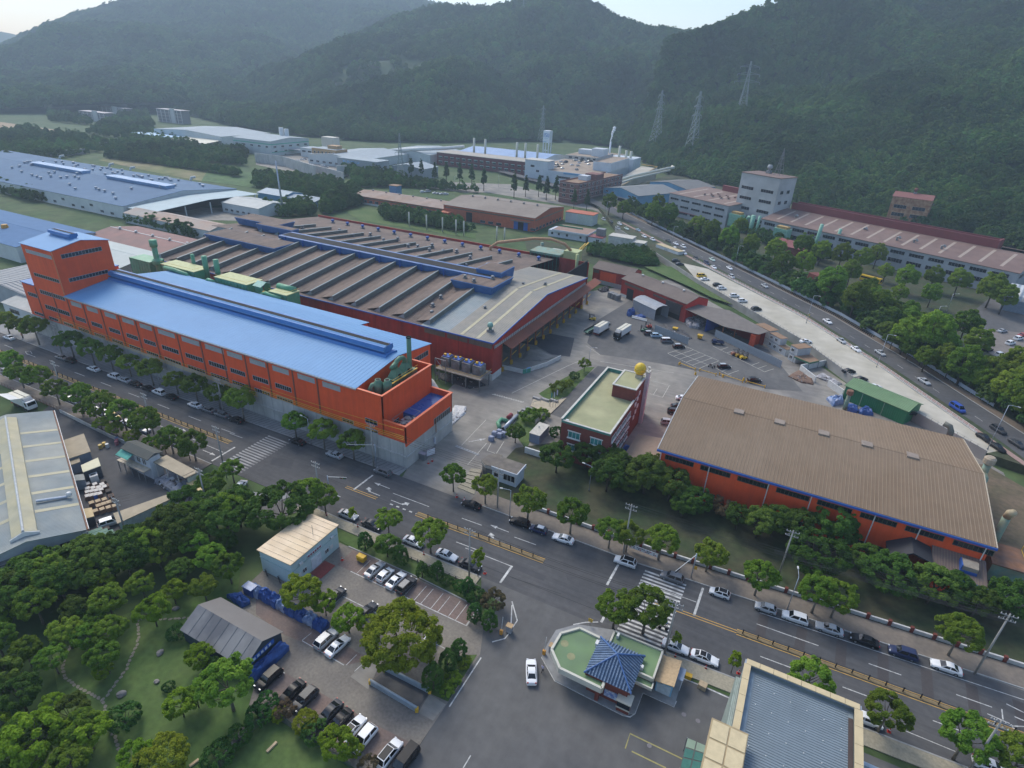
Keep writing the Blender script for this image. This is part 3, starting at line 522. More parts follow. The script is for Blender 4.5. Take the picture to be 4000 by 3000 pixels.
row('tall',[(-135.4,421.0),(-122.6,413.6),(-99.5,405.5),(-89.6,411.2),(-67.1,388.0),(-55.9,377.8),(-43.3,363.1),(-30.7,359.7),(-43.5,404.2),(-107.9,450.9),(-16.8,350.6),(-4.7,374.7),(5.2,367.1),(15.1,363.1),(32.7,378.8),(25.5,364.1),(-1.3,330.6),(-10.8,326.2)],'{} tree from the blue shed, in row before the grey works',1.05,group='trees before the grey works',z=TZ)
row('conifer',[(-339.6,465.3),(-333.0,472.1),(-312.5,463.1),(-305.1,470.5),(-289.3,467.5),(-281.6,475.2),(-260.7,460.2),(-225.1,447.2),(-220.4,459.0),(-211.9,466.2),(-195.7,464.1),(-200.4,456.2)],'{} dark tree from the pylon, in row before the red brick works',1.25,group='tree row before the brick works')
row('conifer',[(-183.9,484.7),(-169.0,438.0),(-157.7,435.7)],'{} dark tree from the top before three-storey brick building',1.05)
BELTS=[]
for i,(keys,poly,sp,lab) in enumerate([
 (['tall','dark'],[(-772.8,346.5),(-892.9,435.8),(-802.2,444.8),(-718.7,433.4),(-673.2,404.5),(-658.4,349.9),(-623.8,274.5)],17,'tree in the belt between bare field and far blue roof'),
 (['tall','dark'],[(-847.4,478.3),(-1075.2,669.6),(-1155.2,764.7),(-907.6,608.7),(-738.6,466.7),(-770.6,466.4)],17,'tree in the wood before the far apartment blocks'),
 (['tall','dark'],[(-1157.1,604.9),(-1054.5,599.3),(-944.3,543.7),(-1017.9,529.1)],17,'tree below the far apartment blocks'),
 (['tall','dark'],[(-707.8,429.1),(-768.5,516.7),(-641.5,476.5),(-547.4,410.1),(-578.0,401.5),(-637.3,387.6)],13,'tree in the belt before the far white factory'),
 (['tall','dark'],[(-618.6,470.4),(-593.1,501.2),(-504.4,420.9),(-538.9,407.3)],11,'tree in dark clump beside the far pale green factory'),
 (['tall','dark'],[(-325.4,339.3),(-341.6,390.0),(-295.6,342.3),(-295.3,306.7)],8,'tree at left end of the far orange shed'),
 (['dark','bright'],[(-335.6,292.7),(-326.8,326.7),(-298.5,299.4),(-307.4,282.9)],8,'tree on bank behind the old sawtooth works'),
 (['dark'],[(-638.1,373.0),(-507.6,384.9),(-464.2,379.8),(-454.3,371.3),(-497.8,374.7),(-626.9,366.1)],9,'bushy hedge tree along edge of the dry field'),
 (['dark','tall'],[(-409.1,454.4),(-400.9,462.7),(-338.8,456.8),(-324.3,428.7),(-360.2,419.2)],9,'tree on bank below the grey works with blue sign'),
 (['dark'],[(-268.4,334.0),(-262.3,339.0),(-210.1,331.2),(-190.1,326.7),(-203.2,320.3),(-257.0,319.6)],7,'tree on slope below the far orange shed'),
 (['shrub','dark'],[(-113.9,328.6),(-83.2,342.1),(-72.6,318.1),(-80.0,312.7),(-111.3,318.1)],4.5,'bush on the slope below white annex buildings'),
 (['dark'],[(-55.6,459.3),(-29.4,443.9),(-5.9,418.9),(8.9,378.1),(-32.9,405.5)],9,'shaded tree at the wall foot of grey works')]):
    BELTS.append((poly,sp,lab,TZ if i==11 else 0,.55 if 'shrub' in keys else (1. if 'tall' in keys else .8)))
# ---------------------------------------------------------------- forest on the hills (one mass)
def forest(name,hill,count,smin,smax,seed,label,maxd=1e9,protos=3,zmin=1.5):
    me=hill.data; n=len(me.polygons); rg=np.random.default_rng(seed)
    co=np.empty(len(me.vertices)*3); me.vertices.foreach_get('co',co); co=co.reshape(-1,3)
    idx=np.empty(n*4,dtype=int); me.polygons.foreach_get('vertices',idx); q=co[idx.reshape(-1,4)]
    ar=np.linalg.norm(np.cross(q[:,1]-q[:,0],q[:,2]-q[:,0]),axis=1)+np.linalg.norm(np.cross(q[:,2]-q[:,0],q[:,3]-q[:,0]),axis=1)
    cen=q.mean(1); cam_=np.array([0,0,88.]); nr=np.cross(q[:,2]-q[:,0],q[:,3]-q[:,1]); nr[nr[:,2]<0]*=-1
    vis=(nr*(cam_-cen)).sum(1)>-.12*np.linalg.norm(nr,axis=1)*np.linalg.norm(cam_-cen,axis=1)
    right=np.array([.887442,.45879,.044261]); fw=np.array([-.390103,.798767,-.458029]); d=cen-cam_
    infr=np.abs(d@right)<1.12*.858*np.maximum(d@fw,1)+60
    w=ar*(vis&infr&(cen[:,2]>zmin-6)); w/=w.sum()
    pk=rg.choice(n,size=count,p=w); u,v=rg.random(count),rg.random(count)
    a=q[pk]; P_=(a[:,0]*(1-u)[:,None]+a[:,1]*u[:,None])*(1-v)[:,None]+(a[:,3]*(1-u)[:,None]+a[:,2]*u[:,None])*v[:,None]
    # clearings
    keep=np.ones(count,bool)
    for (cx,cy,cr) in CLEAR: keep&=((P_[:,0]-cx)**2+(P_[:,1]-cy)**2>cr*cr)|(rg.random(count)<.12)
    P_=P_[keep]; k=len(P_)
    sc=rg.uniform(smin,smax,k)*(1+.35*np.array([noise.noise(Vector((p[0]/60,p[1]/60,seed))) for p in P_]))
    return scatter(name,P_.tolist(),sc,seed,label,protos)
def scatter(name,pts,sc,seed,label,protos):
    rg=np.random.default_rng(seed); k=len(pts); pm=bpy.data.meshes.new(name); pm.from_pydata(pts,[],[])
    A=pm.attributes.new('sc','FLOAT','POINT'); 
    A.data.foreach_set('value',sc)
    A=pm.attributes.new('rot','FLOAT','POINT'); A.data.foreach_set('value',rg.uniform(0,6.28,k))
    A=pm.attributes.new('pick','INT','POINT'); A.data.foreach_set('value',rg.integers(0,protos,k))
    o=link(name,pm); o['kind']='stuff'; o['label']=label
    ng=bpy.data.node_groups.new(name,'GeometryNodeTree'); ng.interface.new_socket('Geometry',in_out='INPUT',socket_type='NodeSocketGeometry'); ng.interface.new_socket('Geometry',in_out='OUTPUT',socket_type='NodeSocketGeometry')
    N=ng.nodes; gi=N.new('NodeGroupInput'); go=N.new('NodeGroupOutput'); ci=N.new('GeometryNodeCollectionInfo'); ci.inputs['Collection'].default_value=FCOL; ci.inputs['Separate Children'].default_value=True; ci.inputs['Reset Children'].default_value=True
    ip=N.new('GeometryNodeInstanceOnPoints'); ip.inputs['Pick Instance'].default_value=True
    def at(nm,t):
        x=N.new('GeometryNodeInputNamedAttribute'); x.data_type=t; x.inputs[0].default_value=nm; return x.outputs[0]
    cx=N.new('ShaderNodeCombineXYZ'); ng.links.new(at('rot','FLOAT'),cx.inputs[2]); er=N.new('FunctionNodeEulerToRotation'); ng.links.new(cx.outputs[0],er.inputs[0])
    ng.links.new(gi.outputs[0],ip.inputs['Points']); ng.links.new(ci.outputs[0],ip.inputs['Instance']); ng.links.new(at('pick','INT'),ip.inputs['Instance Index']); ng.links.new(er.outputs[0],ip.inputs['Rotation']); ng.links.new(at('sc','FLOAT'),ip.inputs['Scale'])
    ng.links.new(ip.outputs[0],go.inputs[0]); mod=o.modifiers.new('scatter','NODES'); mod.node_group=ng
    return o
FCOL=bpy.data.collections.new('forest_sources')
for i in range(4):
    mb,_=crown_mb(300+i,4.0,3.6+.5*i,3.6,34,30,1.0,flat=.3,spread=.34,taper=.15*i,lo=.65)
    FCOL.objects.link(bpy.data.objects.new('forest_tree_%d'%i,mb.mesh('forest_tree',LM['forest'])))
def belt(poly,sp,lab,z,sc,seed):
    rg=random.Random(seed); xs=[p[0] for p in poly]; ys=[p[1] for p in poly]; got=[]; sp=sp*.5
    for _ in range(5000):
        p=(rg.uniform(min(xs),max(xs)),rg.uniform(min(ys),max(ys)))
        if inpoly(p,poly) and all((p[0]-q[0])**2+(p[1]-q[1])**2>sp*sp for q in got): got.append(p)
    scatter('tree_belt',[(x,y,z) for x,y in got],[sc*rg.uniform(.8,1.3) for _ in got],seed,lab,4)
CLEAR=[(*(-758.1,974.5),110)]
forest('near_forest',near_hill,13500,.9,1.6,1,'dense forest covering the near hillside on the right',protos=4)
forest('middle_forest',mid_hill,18000,1.0,1.9,2,'hazy forest covering the middle hill',protos=4)
forest('mountain_forest',left_mountain,26000,1.3,2.2,3,'pale hazy forest covering the left mountain',protos=4)

BL=['dark tree belt between bare field and far blue roof','wood before the far apartment blocks','trees below the far apartment blocks','tree belt before the far white factory','dark tree clump beside pale green far factory','trees at left end of far orange shed','bushes on bank behind the saw-tooth works','hedge along edge of the dry field','trees on bank below grey works with sign','bushes on slope below far orange shed','bushes on slope below white annex buildings','trees at wall foot of grey works']
for p,sp,l,z in ((strip(URD[2:7],11.5,24),10,'continuous tree belt between panel fence and grey works',TZ),(strip(URD[6:9],11,30),10,'dense trees on the bank beside upper road bend',TZ),([(-535.6,231.9),(-484.7,228.3),(-459.0,223.2),(-461.2,216.0),(-508.4,218.8)],9,'bushes on grass strip before the far blue hall',0),([(-404.5,346.7),(-339.0,339.4),(-340.8,376.6),(-367.5,404.2),(-418.7,397.3),(-448.4,386.2)],9,'scrub on the green bank below far yard',0),([(-908.3,412.0),(-948.4,465.8),(-866.6,423.4),(-782.6,351.2)],15,'trees at edge of bare field',0),([(-348.7,398.3),(-317.3,427.4),(-261.5,448.4),(-335.1,451.6),(-368.1,428.7)],9,'scrub before the far tree row',0),([(-878.0,584.6),(-913.5,598.3),(-742.1,462.0),(-692.6,448.3),(-717.1,495.6)],14,'trees left of the far white factory',0),([(-370.0,219.0),(-359.9,223.1),(-304.6,215.9),(-334.8,216.5)],8,'scrub along canal below white shed',0)): BELTS.append((p,sp,l,z,.8)); BL.append(l)
for i,(poly,sp,lab,z,sc) in enumerate(BELTS): belt(poly,sp,BL[i],z,sc,50+i)

# ================================================================ buildings: helpers
orange=mat('orange_cladding',(.74,.092,.02),.65,.06,.6,(.66,.078,.018),.08,streak=((.9,.9,.05),.12),stripe=('X',.5,.18,0))
orange_y=mat('orange_cladding_end',(.74,.092,.02),.65,.06,.6,(.66,.078,.018),.08,streak=((.9,.9,.05),.12),stripe=('Y',.5,.18,0))
red_old=mat('old_red_cladding',(.38,.034,.02),.6,.12,.5,(.28,.03,.022),.1,streak=((.7,.7,.06),.3),stripe=('X',.6,.25,0))
red_old_y=mat('old_red_cladding_end',(.36,.03,.02),.6,.12,.5,(.28,.03,.022),.1,stripe=('Y',.6,.25,0))
trim_blue=mat('blue_trim',(.03,.1,.36),.5,.12,1)
roof_blue=mat('blue_roof_sheet',(.125,.285,.5),.62,.03,.25,(.118,.27,.48),.05,spec=.3)
roof_blue_dk=mat('blue_flashing',(.05,.17,.42),.5,.08,.4,spec=.3)
roof_brown=mat('brown_roof_sheet',(.215,.16,.112),.8,.08,.4,(.19,.135,.09),.035,m2=.45,spec=.12,streak=((.8,.03,1),.07))
rib_tan=mat('roof_rib_tan',(.265,.2,.135),.6,.1,.6)
roof_old=mat('old_brown_roof',(.165,.118,.093),.85,.16,.5,(.12,.09,.075),.09,streak=((.6,.05,1),.28),stripe=('X',.8,.3,0))
roof_old_grey=mat('old_grey_roof',(.19,.185,.165),.65,.12,.5,(.23,.21,.17),.1,stripe=('X',.8,.3,0))
roof_bluegrey=mat('blue_grey_roof',(.17,.22,.24),.6,.1,.4,(.2,.23,.24),.1,stripe=('X',.8,.3,0))
saw_face=mat('saw_face',(.13,.14,.125),.7,.12,.8,(.17,.17,.15),.3,stripe=('Y',.5,.4,0))
saw_end=mat('saw_end',(.25,.31,.32),.6,.1,1)
plinth_m=mat('plinth_concrete',(.46,.455,.43),.85,.12,.5,(.36,.36,.345),.12,.5,.15,5,streak=((.6,.6,.08),.18))
pilaster_m=mat('pilaster_brown',(.18,.065,.04),.6,.1,1)
frame_grey=mat('window_frame',(.32,.33,.35),.5,.1,1)
frame_white=mat('window_frame_white',(.6,.6,.58),.5,.08,1)
louver_m=mat('louver_panel',(.36,.37,.38),.5,.1,1)
glass_dk=mat('glass_dark',(.012,.016,.022),.08,.3,.25,spec=.6)
glass_gn=mat('glass_green',(.05,.2,.2),.12,.4,.6,spec=.6)
void=mat('dark_interior',(.012,.012,.013),.9,.2,1)
steel_grey=mat('steel_grey',(.2,.21,.22),.5,.2,1.5,metal=.3)
green_mach=mat('machine_green',(.085,.29,.16),.5,.12,1.2,(.13,.3,.18),.4)
green_dk=mat('machine_green_dark',(.075,.17,.11),.5,.15,1.2,(.1,.2,.13),.4)
cream_mach=mat('machine_cream',(.38,.41,.19),.6,.12,1)
yellow_rail=mat('yellow_steel',(.6,.36,.03),.55,.15,1)
def window(t,face,plane,u0,u1,z0,z1,n=4,fm=None,gm=None,name='window',rows=1):
    fm=fm or frame_grey; gm=gm or glass_dk
    s={'F':-1,'L':-1,'R':1,'B':1}[face]; ax='Y' if face in 'FB' else 'X'
    def bx(mb,a,b,c,d,p,q):
        p,q=plane+s*p,plane+s*q
        return mb.box(a,b,p,q,c,d) if ax=='Y' else mb.box(p,q,a,b,c,d)
    m=MB(); w=.09
    bx(m,u0-w,u1+w,z1,z1+w,.0,.1); bx(m,u0-w,u1+w,z0-w,z0,.0,.12); bx(m,u0-w,u0,z0,z1,.0,.1); bx(m,u1,u1+w,z0,z1,.0,.1)
    for i in range(1,n): u=u0+(u1-u0)*i/n; bx(m,u-.04,u+.04,z0,z1,.0,.08)
    for i in range(1,rows): z=z0+(z1-z0)*i/rows; bx(m,u0,u1,z-.04,z+.04,.0,.08)
    o=part(name,m,fm,t); part('pane',bx(MB(),u0,u1,z0,z1,.002,.03),gm,o); return o
def hall(name,label,x0,x1,y0,y1,ze,zr,axis,wm,rm,z0=0,rz=0,loc=None,oh=.4,cat='building',wm2=None,th=.18,group=None):
    t=thing(name,label,cat,loc or (x0,y0,z0),rz,group,world=loc is None)
    wall_gable(t,x0,x1,y0,y1,z0,ze,zr,axis,wm); roof_gable(t,x0,x1,y0,y1,ze,zr,axis,rm,oh,th); return t
def wall_gable(t,x0,x1,y0,y1,z0,ze,zr,axis,wm,name='wall'):
    if axis=='X': m=MB().extr([(y0,z0),(y1,z0),(y1,ze),((y0+y1)/2,zr),(y0,ze)],'X',x0,x1)
    elif axis=='Y': m=MB().extr([(x0,z0),(x1,z0),(x1,ze),((x0+x1)/2,zr),(x0,ze)],'Y',y0,y1)
    else: m=MB().box(x0,x1,y0,y1,z0,ze)
    return part(name,m,wm,t)
def roof_gable(t,x0,x1,y0,y1,ze,zr,axis,rm,oh=.4,th=.18,ym=None):
    a0,a1,b0,b1=(y0,y1,x0,x1) if axis=='X' else (x0,x1,y0,y1); am=(a0+a1)/2 if ym is None else ym
    out=[]
    if axis=='F':
        return [part('roof',MB().box(x0-oh,x1+oh,y0-oh,y1+oh,ze+.01,ze+th),rm,t)]
    for e,s in ((a0,-1),(a1,1)):
        sl=(zr-ze)/abs(am-e); ee=e+s*oh; z=ze-sl*oh+.02
        out.append(part('roof_slope',MB().extr([(ee,z),(am,zr+.02),(am,zr+.02+th),(ee,z+th)],axis,b0-oh,b1+oh),rm,t))
    part('ridge_cap',MB().extr([(am-.35,zr+.0+th-.1),(am,zr+th+.12),(am+.35,zr+th-.1)],axis,b0-oh,b1+oh),rm,t)
    return out
def ribs(t,axis,u0,u1,step,a0,z0,a1,z1,m,w=.07,h=.07,name='roof_seam',single=False):     # ribs running up a slope from (a0,z0) to (a1,z1), spaced along the ridge
    mb=MB(); n=int((u1-u0)/step); L=[]
    for i in range(n+1):
        u=u0+i*step; e=MB()
        vs=[]
        for a,z in ((a0,z0),(a1,z1)):
            for du,dz in ((-w,0),(w,0),(w*.5,h),(-w*.5,h)): vs.append((u+du,a,z+dz) if axis=='X' else (a,u+du,z+dz))
        fs=[(0,1,5,4),(1,2,6,5),(2,3,7,6),(3,0,4,7),(0,3,2,1),(4,5,6,7)]
        if single: part(name,MB().add(vs,fs),m,t)
        else: mb.add(vs,fs)
    if not single:
        o=part(name,mb,m,t); o['kind']='stuff'
def vent(t,x,y,z,r=.45,h=.9,m=None,cap=None):
    o=part('roof_vent',MB().lathe(x,y,[(r*.6,z),(r*.55,z+h*.5),(r,z+h*.55),(r*1.05,z+h*.75),(r*.7,z+h)],10),m or steel_grey,t,True)
    part('vent_base',MB().box(x-r*.9,x+r*.9,y-r*.9,y+r*.9,z-.3,z+h*.25),cap or steel_grey,o); return o
def beam(mb,p,q,w): return mb.cyl(p,q,w,4)
# ================================================================ the orange factory with the blue roof
t=thing('orange_factory','long bright orange factory with blue metal roof above the main road','building',(-76,98.6,0))
OF=t
YF=98.6
part('plinth',MB().prism([(-236,98.62),(-76.02,98.62),(-76.02,119.5),(-90,131),(-116,135),(-236,128)],-.3,7.25),plinth_m,t)
part('plinth_ledge',MB().box(-236.2,-75.9,98.25,98.62,3.4,3.7),plinth_m,t); part('plinth_ledge',MB().box(-76.02,-75.7,98.3,119.4,3.4,3.7),plinth_m,t)
for i in range(40): part('formwork_joint',MB().box(-233+4*i,-232.93+4*i,98.59,98.7,.1,7.2),mat('joint_dark',(.2,.2,.2),.9),t)
part('hall_wall',MB().extr([(98.6,7.3),(130.5,7.3),(130.5,18.7),(115.3,20.8),(98.6,18.6)],'X',-209.9,-90.5),orange,t)
part('rear_wing_wall',MB().box(-209.5,-116.5,130.5,134.6,7.3,18.15),orange,t)
part('tower_wall',MB().extr([(98.58,7.3),(116.3,7.3),(116.3,33.3),(107.7,34.9),(98.58,33.2)],'X',-226.9,-209.9),orange,t)
part('tower_corner_strip',MB().box(-210.05,-209.78,98.5,98.7,18.9,33.3),mat('corner_strip',(.62,.2,.08),.5),t)
part('annex_wall',MB().box(-234.7,-226.9,98.62,127,7.3,18.9),orange,t); part('annex_roof',MB().box(-235,-226.9,98.3,127.3,18.91,19.2),roof_blue_dk,t)
r1=part('roof_slope',MB().extr([(98.2,18.62),(115.3,20.85),(115.3,21.0),(98.2,18.78)],'X',-209.85,-90.2),roof_blue,t)
part('roof_slope',MB().extr([(130.9,18.68),(115.3,20.85),(115.3,21.0),(130.9,18.84)],'X',-209.85,-90.2),roof_blue,t)
part('roof_slope',MB().extr([(135.0,18.1),(130.9,18.66),(130.9,18.82),(135.0,18.26)],'X',-209.85,-116.2),roof_blue,t)
ribs(t,'X',-209.5,-90.5,1.2,98.25,18.79,115.2,21.0,roof_blue,.03,.03); ribs(t,'X',-209.5,-90.5,1.2,130.8,18.85,115.4,21.0,roof_blue,.03,.03)
part('gutter',MB().box(-210,-90.2,97.98,98.22,18.35,18.7),mat('gutter_grey',(.3,.32,.33),.5),t)
part('tower_roof_slope',MB().extr([(98.2,33.2),(107.7,34.95),(107.7,35.12),(98.2,33.36)],'X',-227.3,-209.5),roof_blue,t); part('tower_roof_slope',MB().extr([(116.7,33.25),(107.7,34.95),(107.7,35.12),(116.7,33.41)],'X',-227.3,-209.5),roof_blue,t)
def monitor(t,x0,x1,yc,z,w,h,name='ridge_monitor'):
    m=part(name,MB().extr([(yc-w*.62,z),(yc+w*.62,z),(yc+w*.55,z+h*.35),(yc+w*.9,z+h*.55),(yc+w*.8,z+h),(yc-w*.8,z+h),(yc-w*.9,z+h*.55),(yc-w*.55,z+h*.35)],'X',x0,x1),roof_blue_dk,t)
    part('monitor_slot',MB().box(x0+.1,x1-.1,yc-.35*w,yc+.5*w,z+h+.002,z+h+.03),void,m)
    part('monitor_edge',MB().extr([(yc-w*.92,z+h*.55),(yc-w*.5,z+h*1.02),(yc-w*.36,z+h*1.1),(yc-w*.4,z+h),(yc-w*.8,z+h*.6)],'X',x0-.05,x1+.05),roof_blue,m)
monitor(t,-209.7,-93.3,115.3,20.6,2.3,2.6); part('monitor_curb',MB().extr([(112.6,20.55),(118,20.55),(117.4,21.3),(113.2,21.3)],'X',-209.7,-92.4),roof_blue_dk,t)
monitor(t,-224.5,-213,107.7,34.6,1.7,1.9,'tower_monitor')
PX=[-209.3,-200.9,-191.8,-183.2,-174.9,-166.6,-156.2,-146.4,-137.6,-128.9,-120.5,-111.6,-103.2]
pil=MB().box(-.22,.22,-.12,.0,0,11.1).mesh('pilaster',pilaster_m)
for x in PX: share('pilaster',pil,t,(x,98.6,7.4))
for x in (-226.8,-217): share('pilaster',pil,t,(x,98.58,7.4))
for i,x in enumerate(PX):
    w=5.3 if i<5 or i>9 else 7.2
    if i==12: w=5.6
    if i in(8,9,10,11): w=5.6
    window(t,'F',YF,x+1.9,x+1.9+w,16.2,17.5,7,louver_m,louver_m,'louver')
    if i<=10: window(t,'F',YF,x+2.0,x+2.0+w,11.1,12.4,7)
    if i<=10: window(t,'F',YF,x+1.9,x+1.9+w,7.5,8.5,6)
for a,b,z0,z1,n in ((-224.7,-210.7,30.6,31.6,11),(-224.4,-210.6,22.9,23.9,11),(-224.2,-210.5,16.9,18.2,11),(-224,-210.5,11.6,13,11),(-232.5,-227.3,14.6,15.8,5),(-232.4,-227.2,8,8.8,5),(-223.9,-218.7,7.9,8.8,5),(-215.6,-210.6,7.7,8.6,5),(-95.8,-92.3,7.6,8.6,3),(-88.2,-84.6,9.8,11,3),(-88.3,-84.6,7.5,8.2,3)):
    window(t,'F',YF-.02,a,b,z0,z1,n,louver_m if z0==30.6 else None,louver_m if z0==30.6 else None)
window(t,'R',-209.9,101,113.5,30.4,31.6,12); window(t,'R',-209.9,101.2,113.6,22.7,23.8,12); window(t,'R',-90.5,122.8,129.3,15.8,17.2,6)
# the roofless machine block and the low block at the end
part('end_block_wall',MB().box(-90.5,-82.6,98.6,98.9,7.3,18.5).box(-82.9,-82.6,98.6,119.5,7.3,18.5).box(-90.5,-82.6,119.2,119.5,7.3,18.5),orange_y,t)
part('end_block_floor',MB().box(-90.5,-82.85,98.85,119.3,7.3,14.6),mat('pit_floor',(.2,.08,.05),.8),t)
cap_m=mat('parapet_cap',(.62,.13,.05),.5,.05,1)
part('parapet_cap',MB().box(-90.5,-82.4,98.4,99.0,18.5,18.7).box(-83.0,-82.4,99.0,119.7,18.5,18.7).box(-90.5,-83.0,119.1,119.7,18.5,18.7),cap_m,t)
part('low_block_wall',MB().box(-82.6,-76,98.61,98.9,7.3,12).box(-76.3,-76,98.61,119.3,6.4,12).box(-82.6,-76,119.0,119.29,6.4,12),orange_y,t)
part('low_block_cap',MB().box(-82.59,-75.8,98.42,99.0,12,12.18).box(-76.5,-75.8,99.0,119.5,12,12.18).box(-82.59,-76.5,118.9,119.5,12,12.18),cap_m,t)
part('low_block_deck',MB().box(-82.59,-76.3,106.5,119,7.3,10.4),mat('blue_deck',(.02,.1,.34),.3,.06,.4,spec=.5),t)
part('equipment_pit',MB().box(-82.59,-76.3,98.9,106.5,7.2,8.4),mat('pit_floor',(.2,.08,.05)),t)
window(t,'R',-76,110.7,118.2,6.55,8.2,8); window(t,'R',-82.6,100,104.5,8.6,9.7,4)
part('drainpipe',MB().cyl((-75.85,111.3,3.8),(-75.85,111.3,8.4),.1,8),mat('pipe_brown',(.25,.12,.05),.6),t)
part('railing',MB().tube([(-80.5,99.4,12.6),(-76.9,99.4,12.6),(-76.9,106,12.6),(-80.5,106,12.6),(-80.5,99.4,12.6)],.04,5).tube([(-80.5,99.4,11.4),(-80.5,99.4,12.6)],.04,5).tube([(-76.9,106,10.4),(-76.9,106,12.6)],.04,5),steel_grey,t)
for i,(x,y,s) in enumerate(((-79.3,103.8,1.3),(-78.6,101.2,1.1),(-77.6,104.6,.9))):
    u=thing('chiller_unit','%s pink-grey cooling unit in the low block pit'%('largest','middle-sized','smallest')[i],'machine',(x,y,8.4))
    part('housing',MB().box(x-s,x+s,y-s*.8,y+s*.8,8.4,10.6),mat('chiller_pink',(.42,.33,.34),.5,.15,2),u)
    part('fan',MB().lathe(x,y,[(s*.55,10.62),(s*.6,11.2),(s*.45,11.25)],14),steel_grey,u)
# green scrubber in the roofless block
u=thing('green_scrubber','dark green dust scrubber with tall flue in roofless orange block','machine',(-86.5,105,14.6))
part('flue',MB().cyl((-86.6,115.3,14.6),(-86.6,115.3,27),.62,14),green_dk,u,True); part('flue_mouth',MB().lathe(-86.6,115.3,[(.7,26.9),(.7,27.25),(.5,27.25),(.5,26.95)],14),void,u)
part('filter_box',MB().box(-88.2,-85,107.3,116.4,14.7,18.2),green_dk,u)
for y in (108.6,110.3,112,113.7): part('box_rib',MB().box(-88.3,-84.9,y-.1,y+.1,14.8,18.25),green_dk,u)
for y in (109.3,113.2):
    part('hood',MB().add([(-88.1,y-1.7,18.2),(-85.1,y-1.7,18.2),(-85.1,y+1.7,18.2),(-88.1,y+1.7,18.2),(-87.1,y-.5,20.9),(-86.1,y-.5,20.9),(-86.1,y+.5,20.9),(-87.1,y+.5,20.9)],[(0,1,5,4),(1,2,6,5),(2,3,7,6),(3,0,4,7),(4,5,6,7)]),green_dk,u)
    part('hood_door',MB().box(-85.6,-85.2,y-.4,y+.4,18.5,19.3),void,u)
part('duct',MB().pipe([(-86.6,109.3,20.7),(-86.6,109.3,21.6),(-86.6,110,22.4),(-86.6,111.2,22.7),(-86.6,112.4,22.4),(-86.6,113.2,21.6),(-86.6,113.2,20.7)],.62,12),green_dk,u,True); part('duct',MB().pipe([(-86.6,107.6,21.2),(-86.6,109.3,21.9)],.6,12),green_dk,u,True)
for x,y in ((-87.4,103.2),(-85.3,104.2)):
    part('cyclone_drum',MB().lathe(x,y,[(1.15,15.4),(1.15,19),(.75,19.3),(.75,19.9),(.6,19.9)],16),green_dk,u,True); part('drum_mouth',MB().lathe(x,y,[(.58,19.86),(.55,19.92)],16),void,u)
part('elbow',MB().pipe([(-88.6,101.6,15),(-88.6,101.6,17.6),(-88.4,102.2,18.4),(-87.6,103.2,18.6)],.65,12),green_dk,u,True)
part('frame',MB().box(-88.6,-84.2,101.2,105.6,14.62,15.3),green_dk,u)
part('catwalk',MB().box(-84.9,-84.5,105,116,18.5,18.6).tube([(-84.5,105,19.5),(-84.5,116,19.5)],.05,5),yellow_rail,u)
# ================================================================ the old saw-tooth works
t=thing('sawtooth_works','large old red works with brown roof of many raised ridges','building',(-81.5,152,0))
TS=(18.0-13.4)/(192-152)
part('front_wall',MB().box(-246,-81.5,152,152.4,0,13.3),red_old,t)
part('side_wall',MB().extr([(152.4,10.8),(158,10.8),(158,.0),(152.4,0)],'X',-81.9,-81.5),red_old_y,t)
part('gable_wall',MB().extr([(152,11.9),(233.4,11.9),(233.4,13.7),(192,18),(152,13.4)],'X',-82,-81.6),red_old_y,t)
part('bay_back_wall',MB().box(-92,-91.6,152.4,262,0,13),void,t); part('bay_end_wall',MB().box(-91.6,-82,232.9,233.3,0,11),red_old,t)
part('rear_wall',MB().box(-258,-91,262,262.4,0,12),red_old,t)
part('clerestory',MB().box(-81.62,-81.5,153,233,10.9,11.9),louver_m,t)
for i in range(62): part('clerestory_mullion',MB().box(-81.55,-81.4,153.2+1.28*i,153.32+1.28*i,10.9,11.9),mat('louver_dark',(.1,.09,.085),.7),t)
part('roof_slope',MB().extr([(151.6,13.36),(192,18),(192,18.15),(151.6,13.5)],'X',-246,-108.6),roof_old,t)
part('roof_slope',MB().extr([(151.6,13.36),(192,18),(192,18.15),(151.6,13.5)],'X',-108.6,-98),roof_bluegrey,t); part('roof_slope',MB().extr([(151.6,13.38),(192,18.02),(192,18.17),(151.6,13.52)],'X',-98,-81.2),roof_old_grey,t)
part('roof_slope',MB().extr([(264,10.5),(192,18),(192,18.15),(264,10.65)],'X',-258,-108.6),roof_old,t); part('roof_slope',MB().extr([(234,13.6),(192,18),(192,18.15),(234,13.75)],'X',-108.6,-81.2),roof_old_grey,t)
for x in (-93.2,-87.3): part('skylight_strip',MB().extr([(152,13.55),(191.5,18.1),(191.5,18.18),(152,13.62)],'X',x-.55,x+.55),mat('skylight_tan',(.36,.32,.2),.5,.1,.5),t); part('skylight_strip',MB().extr([(233.5,13.78),(192.5,18.12),(192.5,18.2),(233.5,13.86)],'X',x-.55,x+.55),MATS['skylight_tan'],t)
part('eave_trim',MB().box(-246,-81.3,151.4,151.75,13.05,13.5),trim_blue,t); part('verge_trim',MB().extr([(151.6,13.1),(192,17.75),(234,13.3),(234,13.75),(192,18.22),(151.6,13.55)],'X',-81.3,-81.1),trim_blue,t)
for i in range(14): part('wall_strip',MB().box(-240+11.2*i,-239.85+11.2*i,151.9,152.05,.2,13),mat('strip_dark_red',(.2,.02,.015),.7),t)
part('high_window_band',MB().box(-107.5,-99.5,151.85,152.02,11.1,12.9),mat('dirty_glass',(.13,.10,.07),.4,.2,1),t)
for a,b in ((-98.5,-91),(-90.3,-82)): window(t,'F',152,a,b,11.2,12.9,7,mat('louver_dark',(.1,.09,.085)),MATS['dirty_glass'],'high_window')
